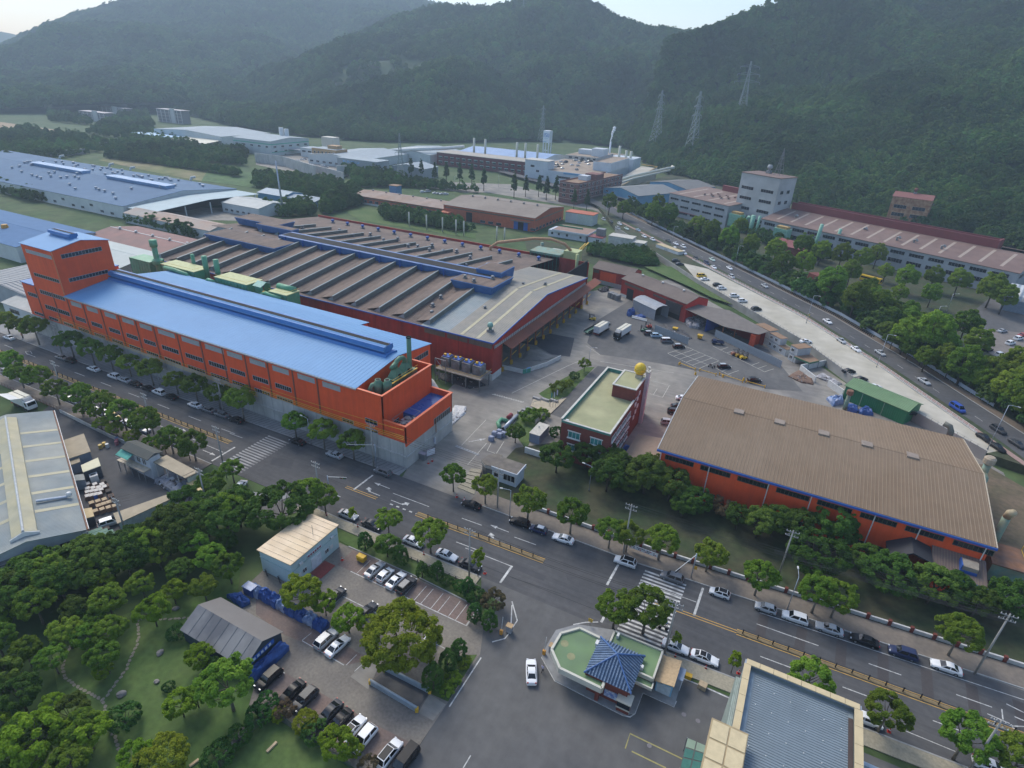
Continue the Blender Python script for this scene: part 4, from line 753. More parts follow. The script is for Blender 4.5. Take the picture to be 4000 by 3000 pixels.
part('white_base',MB().box(-84.5,-81.4,151.9,152.1,0,2.3).box(-81.6,-81.38,152.1,158,0,2.3),mat('white_wall',(.55,.56,.54),.7,.15,.8),t)
# saw teeth
def tooth(y0,y1,z0,z1,h,d):
    m=MB(); m.add([(0,y0,z0),(0,y1,z1),(0,y1,z1+h),(0,y0,z0+h)],[(0,1,2,3)])
    return m
def tooth_at(x,y0,y1,f):
    z=lambda y:(13.4+(y-152)*TS) if y<192 else (18-(y-192)*(7.5/72))
    z0,z1=z(y0)+.1,z(y1)+.1; h=1.8; d=2.8
    if not f: h=1.4
    k=part('roof_ridge_face',MB().add([(x,y0,z0),(x,y1,z1),(x,y1,z1+h),(x,y0,z0+h),(x-.12,y0,z0),(x-.12,y1,z1),(x-.12,y1,z1+h),(x-.12,y0,z0+h)],[(0,1,2,3),(4,7,6,5),(0,3,7,4),(1,5,6,2),(3,2,6,7)]),saw_face,t)
    part('roof_ridge_back',MB().add([(x-.1,y0,z0+h-.05),(x-.1,y1,z1+h-.05),(x-d*2.2,y1,z1),(x-d*2.2,y0,z0)],[(0,1,2,3)]),roof_old,t)
    part('roof_ridge_end',MB().add([(x,y0-.02,z0),(x,y0-.02,z0+h),(x-d,y0-.02,z0)],[(0,1,2)]),saw_end,t)
    part('roof_ridge_cap',MB().add([(x+.12,y0-.1,z0+h-.02),(x+.12,y1,z1+h-.02),(x-.25,y1,z1+h+.08),(x-.25,y0-.1,z0+h+.08)],[(0,1,2,3)]),saw_end,k)
for i in range(14): tooth_at(-106.1-10.4*i,153.2,190,True)
for i in range(12): tooth_at(-118-10.4*i,199,236-.2*i,False)
for i in range(13):
    x=-112-10.4*i; y=251
    vent(t,x,y,12.1,.9,2,trim_blue)
# long blue ridge monitor and the flared hoods
hood_blue=mat('hood_blue',(.035,.11,.30),.55,.15,.5,(.05,.13,.3),.2)
mm=part('ridge_monitor',MB().extr([(190.5,17.6),(197.5,17.2),(198.2,20.6),(189.8,20.6)],'X',-212,-104),hood_blue,t); part('monitor_slot',MB().box(-211.5,-104.5,191.3,196.8,20.61,20.65),void,mm)
for i in range(10): part('monitor_rib',MB().box(-208+10.4*i,-207.7+10.4*i,189.5,190.6,17.8,20.7),trim_blue,mm)
def flare(x0,x1,y0,y1,z0,z1,e=1.2):
    o=part('flared_hood',MB().add([(x0+e,y0+e,z0),(x1-e,y0+e,z0),(x1-e,y1-e,z0),(x0+e,y1-e,z0),(x0,y0,z1),(x1,y0,z1),(x1,y1,z1),(x0,y1,z1)],[(0,1,5,4),(1,2,6,5),(2,3,7,6),(3,0,4,7),(4,5,6,7)]),hood_blue,t)
    part('hood_deck',MB().box(x0+.4,x1-.4,y0+.4,y1-.4,z1+.005,z1+.12),roof_old,o); return o
h=flare(-116,-98,181,197.4,17.0,20.2); 
for x,y in ((-112,185),(-107,183),(-103,190)): vent(t,x,y,20.5,.7,1.2)
flare(-112,-101,193,204,18.4,22.2,.3); flare(-243,-200,176,188.5,16.4,19.4); flare(-255,-226,203,214,17.2,20.6); flare(-236,-213,199,203.5,17.6,20.8,.6)
for x,y in ((-113,165),(-110,160),(-117.5,166),(-114.2,172)): vent(t,x,y,14.2+(y-152)*.11-.6,.7,1.3)
for x,y in ((-96,172),(-90,186),(-95,200),(-88,205)): vent(t,x,y,15.6 if y<190 else 17,.6,1.1)
vent(t,-86,158,14.2,.95,3,mat('vent_teal',(.18,.33,.28),.5))
for i,(x,y) in enumerate(((-201,226),(-196,233),(-184,228),(-180,234),(-168,226),(-164,228),(-160,234),(-156,226),(-150,228),(-145,232),(-140,215),(-128,212),(-121,218),(-133,224),(-230,222),(-213,230))): vent(t,x,y,15.4 if y<225 else 14.6,.8,1.6)
# loading canopy on the yard side
part('canopy_roof',MB().extr([(-81.4,10.85),(-78,9.6),(-78,9.72),(-81.4,11)],'Y',158.5,244),mat('canopy_rust',(.23,.07,.035),.7,.15,.4,(.17,.06,.035),.2,stripe=('Y',.8,.3,0)),t)
post=MB().box(-.2,.2,-.2,.2,0,10.2).mesh('canopy_post',mat('post_rust',(.25,.09,.04),.7,.2,1))
guard=MB().box(-.35,.35,-.35,-.22,0,1.6).box(-.35,.35,.22,.35,0,1.6).box(-.6,.6,-.05,.05,.8,.95).mesh('post_guard',yellow_rail)
brace=MB().cyl((0,-1.6,3.2),(0,1.6,3.6),.14,6).mesh('yellow_brace',yellow_rail)
for i in range(13): share('canopy_post',post,t,(-82.4,160+6.6*i,0)); share('post_guard',guard,t,(-82,160+6.6*i,0)); share('yellow_brace',brace,t,(-82.3,162.4+6.6*i,0))
# raised platform with hoppers in front of the works
u=thing('loading_platform','steel platform on legs beside red works wall','platform',(-88,146,0))
part('deck',MB().box(-97,-80.5,142.5,150,4.2,4.5),mat('deck_dirty',(.2,.18,.16),.8,.2,1),u)
for x in (-96,-91,-86,-81): 
    for y in (143,149): part('leg',MB().box(x-.15,x+.15,y-.15,y+.15,0,4.2),steel_grey,u)
part('railing',MB().tube([(-97,142.6,5.5),(-80.6,142.6,5.5),(-80.6,149.8,5.5)],.05,5).tube([(-97,142.6,5),(-80.6,142.6,5)],.04,5),yellow_rail,u)
for i in range(4):
    x=-95+3.9*i; h=thing('sand_hopper','%s grey hopper with yellow lid from the left on steel platform'%ORD[i],'hopper',(x,146.5,4.5),group='hoppers on the platform')
    part('bin',MB().box(x-1.5,x+1.5,144.9,148.3,4.5,7.6),mat('hopper_grey',(.2,.21,.22),.7,.25,1,(.12,.1,.09),.6),h); part('lid',MB().box(x-1.2,x+1.2,145.4,147.8,7.61,7.9),trim_blue,h); part('actuator',MB().box(x-.9,x-.2,145.8,146.5,7.9,8.5).box(x+.3,x+.8,146.8,147.5,7.9,8.3),yellow_rail,h)
part('lattice_brace',MB().tube([(-97,142.4,0),(-97,142.4,8),(-93,142.4,8),(-93,142.4,0)],.14,4).tube([(-97,142.4,0),(-93,142.4,4),(-97,142.4,8)],.1,4),steel_grey,u)
# green dust collectors between the factory and the works
def collector(x0,x1,y0,y1,z0,z1,lab,mg=None,top=True):
    mg=mg or green_mach
    u=thing('dust_collector',lab,'machine',((x0+x1)/2,(y0+y1)/2,7.3)); 
    for x in (x0+.4,x1-.4):
        for y in (y0+.4,y1-.4): part('leg',MB().box(x-.15,x+.15,y-.15,y+.15,0,z0),mg,u)
    part('housing',MB().box(x0,x1,y0,y1,z0,z1),mg,u)
    n=int((x1-x0)/1.6)
    for i in range(n+1): part('stiffener',MB().box(x0+i*(x1-x0)/n-.07,x0+i*(x1-x0)/n+.07,y0-.1,y0,z0,z1),green_dk,u)
    if top: part('roof_deck',MB().box(x0-.2,x1+.2,y0-.2,y1+.2,z1+.005,z1+.25),cream_mach,u); part('top_rail',MB().tube([(x0,y0,z1+1.1),(x1,y0,z1+1.1),(x1,y1,z1+1.1)],.05,5),yellow_rail,u)
    return u
a=collector(-236,-224,137,143,10.5,18.5,'large green filter house beside the orange tower',top=False); part('stack',MB().cyl((-222,139,10),(-222,139,26),1.0,14).cyl((-222,139,24.5),(-222,139,27),1.4,14),green_mach,a,True)
part('stack_collar',MB().lathe(-222,139,[(1,17),(1.9,18),(1.9,19.2),(1,20)],14),green_mach,a)
b=collector(-215,-197,135.8,142,15,19.6,'long green dust collector with cream lid, far one behind blue roof'); part('duct',MB().pipe([(-212,135,19),(-206,134.6,19.2),(-200,134.8,18.6),(-198.5,135,17)],.75,10),green_mach,b,True)
part('stack',MB().cyl((-197,141,16),(-197,141,24.5),.95,14),green_mach,b,True); part('stack',MB().cyl((-191.5,141.5,16),(-191.5,141.5,24),.95,14),green_mach,b,True); part('small_stack',MB().cyl((-207,143.5,16),(-207,143.5,23),.7,12),green_mach,b,True)
c=collector(-186,-170,135.8,142.5,14.5,19.8,'long green dust collector with cream lid, middle one behind blue roof'); part('duct',MB().pipe([(-186,135.5,18),(-189,135.2,18.4),(-190.5,135.2,17)],.8,10),green_mach,c,True)
d=collector(-160,-152,136.2,142,14,19.4,'green dust collector with cream lid nearest the roof notch'); part('duct',MB().pipe([(-163.5,135.9,15.5),(-163.2,135.9,18),(-161.5,136,18.6),(-158,135.8,18.4),(-154,135.6,18.2)],.7,10),green_mach,d,True); part('cream_drum',MB().cyl((-160.5,141,20),(-153,141,20),1.1,12),green_mach,d,True)
k=thing('collector_booth','small green roofed booth between two dust collectors','booth',(-166,139,14)); part('frame',MB().box(-167.6,-164.4,137,137.2,10,20).box(-167.6,-164.4,140.8,141,10,20),green_mach,k); part('roof',MB().extr([(136.4,20),(139,21.2),(141.6,20),(139,21.0)],'X',-168,-164),mat('roof_mint',(.22,.42,.34),.5),k); part('platform',MB().box(-167.8,-164.2,136.8,141.2,16.8,17),yellow_rail,k)

# ================================================================ brown-roofed orange hall
RO=R(-28.3)
t=thing('orange_hall','orange hall with large brown ribbed roof behind the grove','building',(-20.5,123.2,0))
wall_gable(t,-20.1,45.5,123.8,168.6,0,10.75,13.9,'X',orange)
roof_gable(t,-20.3,45.7,123.6,168.6,10.8,14,'X',roof_brown,.4)
ribs(t,'X',-20.4,45.9,.72,123.2,10.98,146,14.16,rib_tan,.055,.05); ribs(t,'X',-20.4,45.9,.72,168.9,10.98,146.2,14.16,rib_tan,.055,.05)
part('eave_gutter',MB().box(-20.9,46.3,122.95,123.25,10.35,10.85),trim_blue,t); part('verge_board',MB().extr([(123.2,10.7),(146.1,14.05),(169,10.7),(169,11),(146.1,14.32),(123.2,11)],'X',46.1,46.3),mat('verge_tan',(.42,.36,.27),.6),t)
part('verge_board',MB().extr([(123.2,10.7),(146.1,14.05),(169,10.7),(169,11),(146.1,14.32),(123.2,11)],'X',-20.95,-20.75),mat('verge_pale',(.4,.42,.42),.6),t)
for i in range(8):
    x=-19.4+8.35*i; window(t,'F',123.8,x+.6,x+7.2,8.5,9.6,8,mat('frame_olive',(.07,.08,.05),.6),glass_dk)
for x in (-19.9,-8.6,4.4,13.2,25.5,33.6,44.8): part('downpipe',MB().cyl((x,123.55,1.2),(x,123.55,10.5),.11,8),mat('pipe_white',(.6,.58,.55),.5),t); part('pipe_shoe',MB().pipe([(x,123.55,1.5),(x+.25,123.45,1.0),(x+.25,123.4,.5)],.11,8),MATS['pipe_white'],t)
for a,b in ((2.6,8),(22,29),(9.5,13),(-12,-6)): window(t,'F',123.8,a,b,1.1,2.6,4,MATS['frame_olive'],glass_dk,'low_window')
for x in (-7.5,2.3,12.4,21.8,31.2): part('ridge_ventilator',MB().box(x,x+2.4,145,147.2,14.0,14.45),mat('vent_grey_brown',(.25,.2,.16),.6),t)
part('dark_canopy',MB().extr([(29,4.6),(32.8,7.4),(36.5,6.4),(36.5,6.2),(32.8,7.1),(29,4.35)],'Y',118.2,123.7),mat('canopy_charcoal',(.025,.028,.035),.7,.1,1),t)
u=thing('annex_shed','low orange lean-to with blue gutter at hall corner','building',(36.7,117.8,0)); 
part('wall',MB().extr([(118,0),(123.75,0),(123.75,6.6),(118,5.0)],'X',36.9,45.4),orange,u); part('roof',MB().extr([(117.6,4.95),(123.79,6.75),(123.79,6.9),(117.6,5.12)],'X',36.6,45.8),mat('annex_roof',(.16,.115,.095),.6,.15,.5,stripe=('X',.4,.3,0)),u); part('gutter',MB().box(36.6,45.8,117.3,117.6,4.75,5.15),trim_blue,u); part('downpipe',MB().cyl((44.8,117.75,.2),(44.8,117.75,4.8),.1,8),MATS['pipe_white'],u)
ribs(u,'X',36.8,45.7,.5,117.7,5.13,123.7,6.9,rib_tan,.03,.03)
v=part('roof_hood',MB().extr([(119.6,5.6),(122,6.3),(122,7.3),(121,7.7),(119.6,7.1)],'X',41.4,44),mat('hood_brown',(.3,.25,.19),.6),u); part('hood_side',MB().box(41.2,41.4,119.5,122,5.6,7.3).box(41.2,44,119.35,119.55,5.5,6.2),trim_blue,v)
# dust plant at the hall's right end
u=thing('hall_dust_plant','rusty green dust plant with stacks at the hall end','machine',(49.5,131,0))
rust=mat('rusty_steel',(.22,.11,.06),.8,.3,1.2,(.13,.08,.06),.6); teal=mat('teal_weathered',(.16,.28,.23),.6,.2,1,(.2,.22,.15),.5)
part('housing',MB().box(47,52.6,124,131.5,2.6,6.6),teal,u); part('top_deck',MB().box(46.9,52.8,123.8,131.7,6.61,6.9),rust,u)
for x in (47.3,52.3):
    for y in (124.3,131.2): part('leg',MB().box(x-.15,x+.15,y-.15,y+.15,0,2.6),rust,u)
part('inlet_duct',MB().pipe([(47.2,121.8,3.4),(49.6,121.2,3.8),(51.2,121,3.2),(51.6,121,1.2)],.8,10),teal,u,True)
part('stack',MB().cyl((49.5,135,0),(49.5,135,11.5),.75,12),teal,u,True); part('stack_bend',MB().pipe([(49.5,135,11.4),(49.5,134.6,12.8),(49.6,133.6,13.6)],.75,12),mat('duct_tan',(.4,.32,.2),.6,.2,1),u,True)
part('stack',MB().cyl((47.6,151,0),(47.6,151,14.5),.75,12),teal,u,True); part('stack_cap',MB().lathe(47.6,151,[(.8,14.4),(1.2,14.8),(1.2,16),(.8,16.4),(.6,16.4)],14),mat('cap_tan',(.33,.27,.2),.7),u)
part('return_duct',MB().pipe([(47.5,148.4,3),(47.5,148.4,10.8),(47.7,149,11.8),(47.6,150.2,12)],.65,10),teal,u,True); part('ladder_cage',MB().tube([(53,124,6.9),(53,131.6,6.9),(53,131.6,8),(53,124,8),(53,124,6.9)],.06,5).tube([(53,126,2),(53.6,126,9)],.06,5),yellow_rail,u)
part('elbow_vent',MB().pipe([(43.5,170.3,9.5),(43.5,170.3,11.6),(43,170.8,12.6),(41.6,171.2,12.9)],.75,10),mat('duct_dark',(.12,.12,.1),.6),u,True)
# ================================================================ brick office
brick=mat('dark_red_brick',(.17,.045,.032),.85,.2,6,(.13,.036,.028),.7,bump=.3,bscale=18)
roofpaint=mat('roof_olive_paint',(.27,.275,.15),.8,.12,.3,(.33,.32,.18),.12,m2=.55)
teal_paint=mat('parapet_teal',(.06,.22,.18),.7,.1,.8)
t=thing('brick_office','dark red brick office with olive flat roof and yellow water tank','building',(-45.5,122.4,0))
part('wall',MB().box(-45.4,-32.5,122.5,157.6,0,10.9),brick,t); part('roof_deck',MB().box(-45.1,-32.8,122.8,157.3,10.91,11.0),roofpaint,t)
part('parapet',MB().box(-45.4,-45.1,122.5,157.6,10.91,12).box(-32.8,-32.5,122.5,157.6,10.91,11.5).box(-45.1,-32.8,122.5,122.8,10.91,11.5).box(-45.1,-32.8,157.3,157.6,10.91,12),teal_paint,t)
part('parapet_cap',MB().box(-45.1,-32.35,122.35,122.85,11.5,11.65).box(-32.85,-32.35,122.85,146,11.5,11.65).box(-45.6,-45.05,122.35,157.8,12,12.12).box(-45.05,-32.35,157.25,157.8,12,12.12),mat('cap_stone',(.5,.49,.44),.8),t)
part('stair_tower',MB().box(-39,-32.45,142.5,152.8,10.95,14.6),brick,t); part('stair_roof',MB().box(-38.7,-32.75,142.8,152.5,14.61,14.7),roofpaint,t); part('stair_cap',MB().box(-39.2,-32.3,142.3,142.8,14.6,14.85).box(-39.2,-38.7,142.8,153,14.6,14.85).box(-32.8,-32.3,142.8,153,14.6,14.85).box(-38.7,-32.8,152.5,153,14.6,14.85),MATS['cap_stone'],t)
part('tank_stand',MB().box(-35,-33.2,149.6,151.6,14.7,15.7),mat('tank_stand',(.4,.36,.28),.7),t)
tank=part('water_tank',MB().lathe(-34.1,150.6,[(.2,15.65),(1.1,15.9),(1.55,16.7),(1.6,17.4),(1.4,18.2),(.9,18.8),(.25,19.05)],18),mat('tank_yellow',(.62,.42,.03),.5,.15,1.5),t,True)
for z in (16.6,17.5): part('tank_band',MB().lathe(-34.1,150.6,[(1.6,z),(1.66,z+.05),(1.6,z+.1)],18),mat('band_ochre',(.4,.27,.03),.6),tank)
part('chimney_flue',MB().box(-32.45,-31.5,151.2,152.6,0,16.2),mat('chimney_pale',(.5,.47,.5),.7,.1,1),t); part('chimney_top',MB().box(-32.5,-31.4,151.1,152.7,16.2,16.6),MATS['cap_stone'],t); part('chimney_pot',MB().lathe(-31.95,151.9,[(.15,16.6),(.15,17.6),(.4,17.7),(.4,17.9)],10),MATS['cap_stone'],t)
for a,b,z0,z1 in ((-43.2,-40.2,7.3,9.0),(-37.2,-34.4,7.3,9.0),(-43.1,-40.3,3.6,5.2),(-37.2,-34.4,3.6,5.2)):
    o=window(t,'F',122.5,a,b,z0,z1,3,frame_white,glass_gn); part('sill',MB().box(a-.3,b+.3,122.25,122.5,z0-.35,z0-.09),frame_white,o); part('lintel',MB().box(a-.3,b+.3,122.3,122.5,z1+.09,z1+.3),frame_white,o)
for y in (124.5,128.6,132.7,136.8):
    for z in (1.6,4.8,8): o=window(t,'R',-32.5,y,y+3.2,z,z+1.4,3,frame_white,glass_gn); part('sill',MB().box(-32.5,-32.2,y-.2,y+3.4,z-.35,z-.09),frame_white,o)
for k,(y,z) in enumerate(((143.2,5),(144.6,6.2),(146,7.4),(143.4,9),(144.8,10.2),(146.2,11.4))): part('stair_window',MB().box(-32.48,-32.3,y,y+1.2,z,z+1.1),frame_white,t)
part('ac_unit',MB().box(-44.6,-43.8,123.1,123.6,11.05,11.6),frame_white,t)
part('planter',MB().box(-48.6,-46.2,135.5,142.5,0,2.2),MATS['sidewalk_tan'],t); part('planter_soil',MB().box(-48.3,-46.5,135.8,142.2,2.2,2.24),soil,t)
t=thing('lean_shed','tan ribbed roof shed between office and orange hall','building',(-29,124,0)); part('wall',MB().box(-29,-21,124.5,138.5,0,3.6),mat('shed_beige',(.3,.28,.24),.7),t); part('roof',MB().extr([(-29.4,3.7),(-20.8,4.6),(-20.8,4.75),(-29.4,3.85)],'Y',124,139),mat('shed_tan_roof',(.27,.215,.165),.6,.1,.4,stripe=('Y',.5,.35,0)),t); ribs(t,'Y',124.2,138.9,.55,-29.3,3.87,-21,4.73,rib_tan,.05,.05)
tarp=mat('blue_tarp',(.02,.06,.22),.5,.3,1.2,(.04,.1,.3),.5,bump=.9,bscale=1.6)
tarp_lt=mat('blue_tarp_pale',(.12,.2,.38),.4,.3,1.2,(.3,.34,.45),.4,bump=.9,bscale=1.6)
def heap(pts,h,seed,n=10,base=0.):
    rg=random.Random(seed); m=MB(); cx=sum(p[0] for p in pts)/len(pts); cy=sum(p[1] for p in pts)/len(pts)
    poly=[]; 
    for i in range(len(pts)):
        a,b=Vector(pts[i]),Vector(pts[(i+1)%len(pts)])
        for k in range(4): poly.append(a.lerp(b,k/4))
    rings=[]
    for t_,hz in ((1,0),(.97,.55),(.8,.92),(.5,1.0),(.2,1.02)):
        rings.append([(cx+(p.x-cx)*t_+rg.uniform(-.12,.12),cy+(p.y-cy)*t_+rg.uniform(-.12,.12),base+h*hz*(1 if hz==0 else rg.uniform(.72,1.2))) for p in poly])
    n=len(poly); V=[v for r in rings for v in r]; F_=[]
    for i in range(4):
        for j in range(n): F_.append((i*n+j,i*n+(j+1)%n,(i+1)*n+(j+1)%n,(i+1)*n+j))
    F_.append(tuple(4*n+j for j in range(n))); return m.add(V,F_)
solo('tarp_heap',heap([(-31.8,126),(-29.6,126),(-29.5,136),(-31.4,136)],2.2,3),tarp,'blue tarp covered heap between office and tan shed','tarpaulin')
solo('tarp_heap',heap([(-31.9,121.8),(-29.2,122),(-29.4,125.6),(-31.8,125.6)],1.8,4),tarp_lt,'pale blue tarp heap at front of the tan shed','tarpaulin')
# ================================================================ gatehouse, gate furniture
render_w=mat('white_render',(.5,.54,.58),.75,.1,1); dirty_roof=mat('dirty_flat_roof',(.13,.115,.1),.9,.25,.8,(.17,.15,.12),.3)
t=thing('gatehouse','white flat roofed gatehouse with octagon roof at factory gate','building',(-55,106,0))
OC=[(-59.4,106.6),(-58.9,109.3),(-57.3,110.9),(-55.8,110.9),(-55.8,105.4),(-57.6,105.3)]
part('wall',MB().box(-55.8,-49.2,105.6,110,0,3.6),render_w,t); part('roof_slab',MB().box(-55.8,-49.0,105.3,110.2,3.6,4.0),dirty_roof,t); part('fascia',MB().box(-55.8,-48.9,105.12,105.3,3.3,4.15).box(-49.0,-48.8,105.3,110.2,3.3,4.15),render_w,t)
part('octagon_wall',MB().prism([(x*.9-5.7,y*.9+10.8) for x,y in OC],0,3.4),mat('gate_dark',(.06,.07,.08),.4),t); part('octagon_roof',MB().prism(OC,3.4,3.9),dirty_roof,t); part('octagon_rim',MB().prism([(x*1.03+1.72,y*1.03-3.25) for x,y in OC],3.0,3.7),mat('rim_tan',(.42,.4,.36),.7),t)
window(t,'F',105.6,-52.6,-49.6,1.2,2.9,3,frame_white,glass_dk); window(t,'F',105.6,-55.2,-54,1.2,2.6,1,frame_white,glass_dk)
GA,GB,GC,GD=[Vector(q) for q in ((-61.18,98.36),(-56.38,98.11),(-59.35,106.82),(-61.83,105.91))]
for i in range(6): raised('gate_step',[tuple(GA.lerp(GD,i/6)),tuple(GB.lerp(GC,i/6)),tuple(GB.lerp(GC,(i+1)/6)),tuple(GA.lerp(GD,(i+1)/6))],.14*(i+1),sidewalk_tan)
t=thing('site_container','grey-blue site container with pale roof beside the office','container',(*(-54.7,129.2),0))
CX,CY=(-55.2,125.5); EX,EY=(-52.6,132.3)
part('box',MB().rbox((CX+EX)/2,(CY+EY)/2,0,3,6.4,2.7,R(0)),mat('container_blue',(.22,.26,.36),.6,.1,1,stripe=('X',.3,.5,0)),t); part('roof_sheet',MB().rbox((CX+EX)/2,(CY+EY)/2,2.71,3.2,6.6,.1),mat('container_roof',(.45,.43,.38),.7,.15,1),t); part('vent_pipe',MB().cyl(((CX+EX)/2-.4,(CY+EY)/2+.5,2.8),((CX+EX)/2-.4,(CY+EY)/2+.5,3.5),.16,8),frame_white,t)
white_wall=mat('white_wall',(.55,.56,.54),.7,.15,.8)
solo('garden_wall',MB().prism([(-54.1,120.6),(-48.0,120.6),(-48.1,120.2),(-54.0,120.1)],0,1.7),white_wall,'low white garden wall below the site container','wall'); solo('garden_wall',MB().prism([(-57.9,134.9),(-57.5,140.9),(-57.3,140.7),(-57.7,134.6)],0,1.3),white_wall,'short white wall rising beside the site container','wall')
t=thing('stacked_pipe','long galvanised pipe lying at the yard edge','pipe',(*(-63.9,131.6),0)); A,B=(-64.0,127.1),(-64.1,135.6); part('tube',MB().cyl((*A,.55),(*B,.55),.55,14),mat('galvanised',(.36,.4,.46),.4,.15,1.5,metal=.5),t,True); part('bore',MB().cyl((A[0],A[1],.55),(A[0]+.02,A[1]-.05,.55),.48,14),void,t)
solo('pipe_elbow',MB().pipe([(*(-65.1,126.8),.6),(*(-66.8,129.0),.6),(*(-66.9,131.2),.65),(*(-65.0,131.3),.6)],.6,12),green_mach,'green curved pipe section lying in the yard','pipe',smooth=True)
solo('red_mouth_pipe',MB().cyl((*(-65.7,133.1),.6),(*(-65.7,135.1),.6),.62,14),mat('duct_red',(.22,.04,.05),.6),'short flanged pipe with dark red mouth behind long pipe','pipe',smooth=True)
for i,(a,b) in enumerate(((660,905),(735,905),(690,855),(765,870),(680,985))):
    p=(-64.0,122.9); q=(p[0]+(a-700)*.021,p[1]-(b-920)*.032); solo('machine_crate',MB().box(q[0]-.65,q[0]+.65,q[1]-.55,q[1]+.55,0,1.2).box(q[0]-.5,q[0]+.5,q[1]-.4,q[1]+.4,1.2,1.35),mat('crate_bluegrey',(.26,.29,.38),.6,.2,1.5),'%s blue-grey crate of the cluster at yard gate'%ORD[i],'crate','crates at the yard gate')
t=thing('gate_track','long sliding gate rail lying across the entrance','gate',(*(-67.7,113.7),0)); A,B=(-71.2,113.5),(-63.8,113.0); part('rail',MB().prism(strip([A,B],-.3,.3),0,.12),mat('rail_concrete',(.45,.46,.46),.7),t); part('slot',MB().prism(strip([A,B],-.08,.08),.12,.14),void,t)
t=thing('notice_board','white sign panel on posts at factory corner','sign',(*(-76.39,110.57),0)); A=(-76.39,110.57); part('panel',MB().box(A[0]-.9,A[0]+.9,A[1]-.06,A[1]+.06,.8,2.9),mat('sign_white',(.65,.66,.7),.5,.05,1),t); part('picture',MB().box(A[0]-.5,A[0]+.5,A[1]-.08,A[1]-.06,1.2,2.5),mat('sign_blue',(.1,.14,.45),.5,.3,3),t); part('post',MB().box(A[0]-.85,A[0]-.75,A[1]-.05,A[1]+.05,0,.8).box(A[0]+.75,A[0]+.85,A[1]-.05,A[1]+.05,0,.8),steel_grey,t)
t=thing('lightbox_sign','tilted white framed board leaning at the plinth','sign',(*(-74.31,106.44),0)); A=(-74.16,106.22); part('board',MB().rbox(A[0],A[1],.4,2.4,.2,1.7,R(65)),mat('sign_white',(.65,.66,.7)),t); part('frame',MB().rbox(A[0]+.02,A[1]-.02,.25,2.6,.14,2.0,R(65)),mat('sign_frame',(.25,.22,.26),.5),t)
t=thing('meter_cabinet','grey metal cabinet at the plinth corner','cabinet',(*(-75.29,103.71),0)); A=(-75.32,104.00); part('body',MB().box(A[0]-1.1,A[0]+1.1,A[1]-.5,A[1]+.5,0,1.8),steel_grey,t); part('lid',MB().box(A[0]-1.2,A[0]+1.2,A[1]-.6,A[1]+.6,1.8,1.9),mat('lid_mauve',(.35,.3,.34),.6),t)
t=thing('yard_barrier_wall','painted low wall with green bands around loading yard','wall',(*(-75.7,162.5),0)); part('wall',MB().prism(strip([(-85.7,161.4),(-75.3,162.2),(-71.0,171.9),(-69.2,179.7)],-.12,.12),0,1.5),white_wall,t); part('green_band',MB().prism(strip([(-75.3,162.0),(-73.7,164.5)],-.14,.14),0,1.52),mat('band_green',(.06,.28,.2),.7),t); part('blue_notice',MB().prism(strip([(-74.3,163.0),(-73.6,164.4)],.15,.2),.4,2.0),mat('notice_blue',(.2,.4,.65),.5,.2,3),t); part('green_scrawl',MB().prism(strip([(-85.1,161.2),(-76.3,162.1)],.125,.14),.35,1.1),mat('scrawl_green',(.5,.56,.52),.7,.3,.8,(.12,.4,.28),.9),t)
# steps, rails and flags below the office
STEP=[(-64.7,148.5),(-59.2,148.5),(-56.1,153.8),(-56.2,147.8),(-56.4,142.0),(-63.4,143.3)]
sheet('office_terrace',STEP,.25,mat('terrace_tan',(.42,.36,.26),.8,.12,1))
for q in ((-63.8,148.2),(-61.1,148.8),(-58.6,149.7),(-63.8,137.8),(-63.3,139.5),(-62.8,141.2)): raised('planter_step',[(q[0]-1.2,q[1]-.3),(q[0]+1.2,q[1]-.5),(q[0]+1.3,q[1]+.3),(q[0]-1.1,q[1]+.5)],.8,mat('planter_grey',(.3,.3,.3),.8))
solo('handrail',MB().tube([(*(-63.1,144.3),1.2),(*(-61.7,146.9),1.2),(*(-58.6,146.3),1.2),(*(-57.1,149.8),1.2),(*(-56.5,151.9),1.2)],.05,5).tube([(*(-63.1,144.3),.2),(*(-63.1,144.3),1.2)],.05,5).tube([(*(-61.7,146.9),.2),(*(-61.7,146.9),1.2)],.05,5).tube([(*(-58.6,146.3),.2),(*(-58.6,146.3),1.2)],.05,5).tube([(*(-57.1,149.8),.2),(*(-57.1,149.8),1.2)],.05,5),steel_grey,'metal handrail on the terrace below the office','railing')
for i,(a,b,c,cm) in enumerate(((327,1200,.0,(.05,.3,.3)),(340,1200,.1,(.6,.62,.66)),(352,1195,.4,(.62,.62,.72)))):
    p=(-58.1,145.8); p=(p[0]+.75*i,p[1]+.25*i); f=thing('flagpole','%s flagpole below the office'%('teal','white and dark','tallest white')[i],'flagpole',(*p,.25)); part('pole',MB().cyl((*p,.2),(*p,5.4+c*3),.05,7),steel_grey,f); part('flag',MB().add([(p[0]+.05,p[1],5.2+c*3),(p[0]+.3,p[1]+.1,5.0+c*3),(p[0]+.45,p[1]-.05,4.7+c*3),(p[0]+.4,p[1],3.3+c*3),(p[0]+.2,p[1]+.08,3.4+c*3),(p[0]+.05,p[1],3.7+c*3)],[(0,1,4,5),(1,2,3,4)]),mat('flag_%d'%i,cm,.7,.3,3),f)
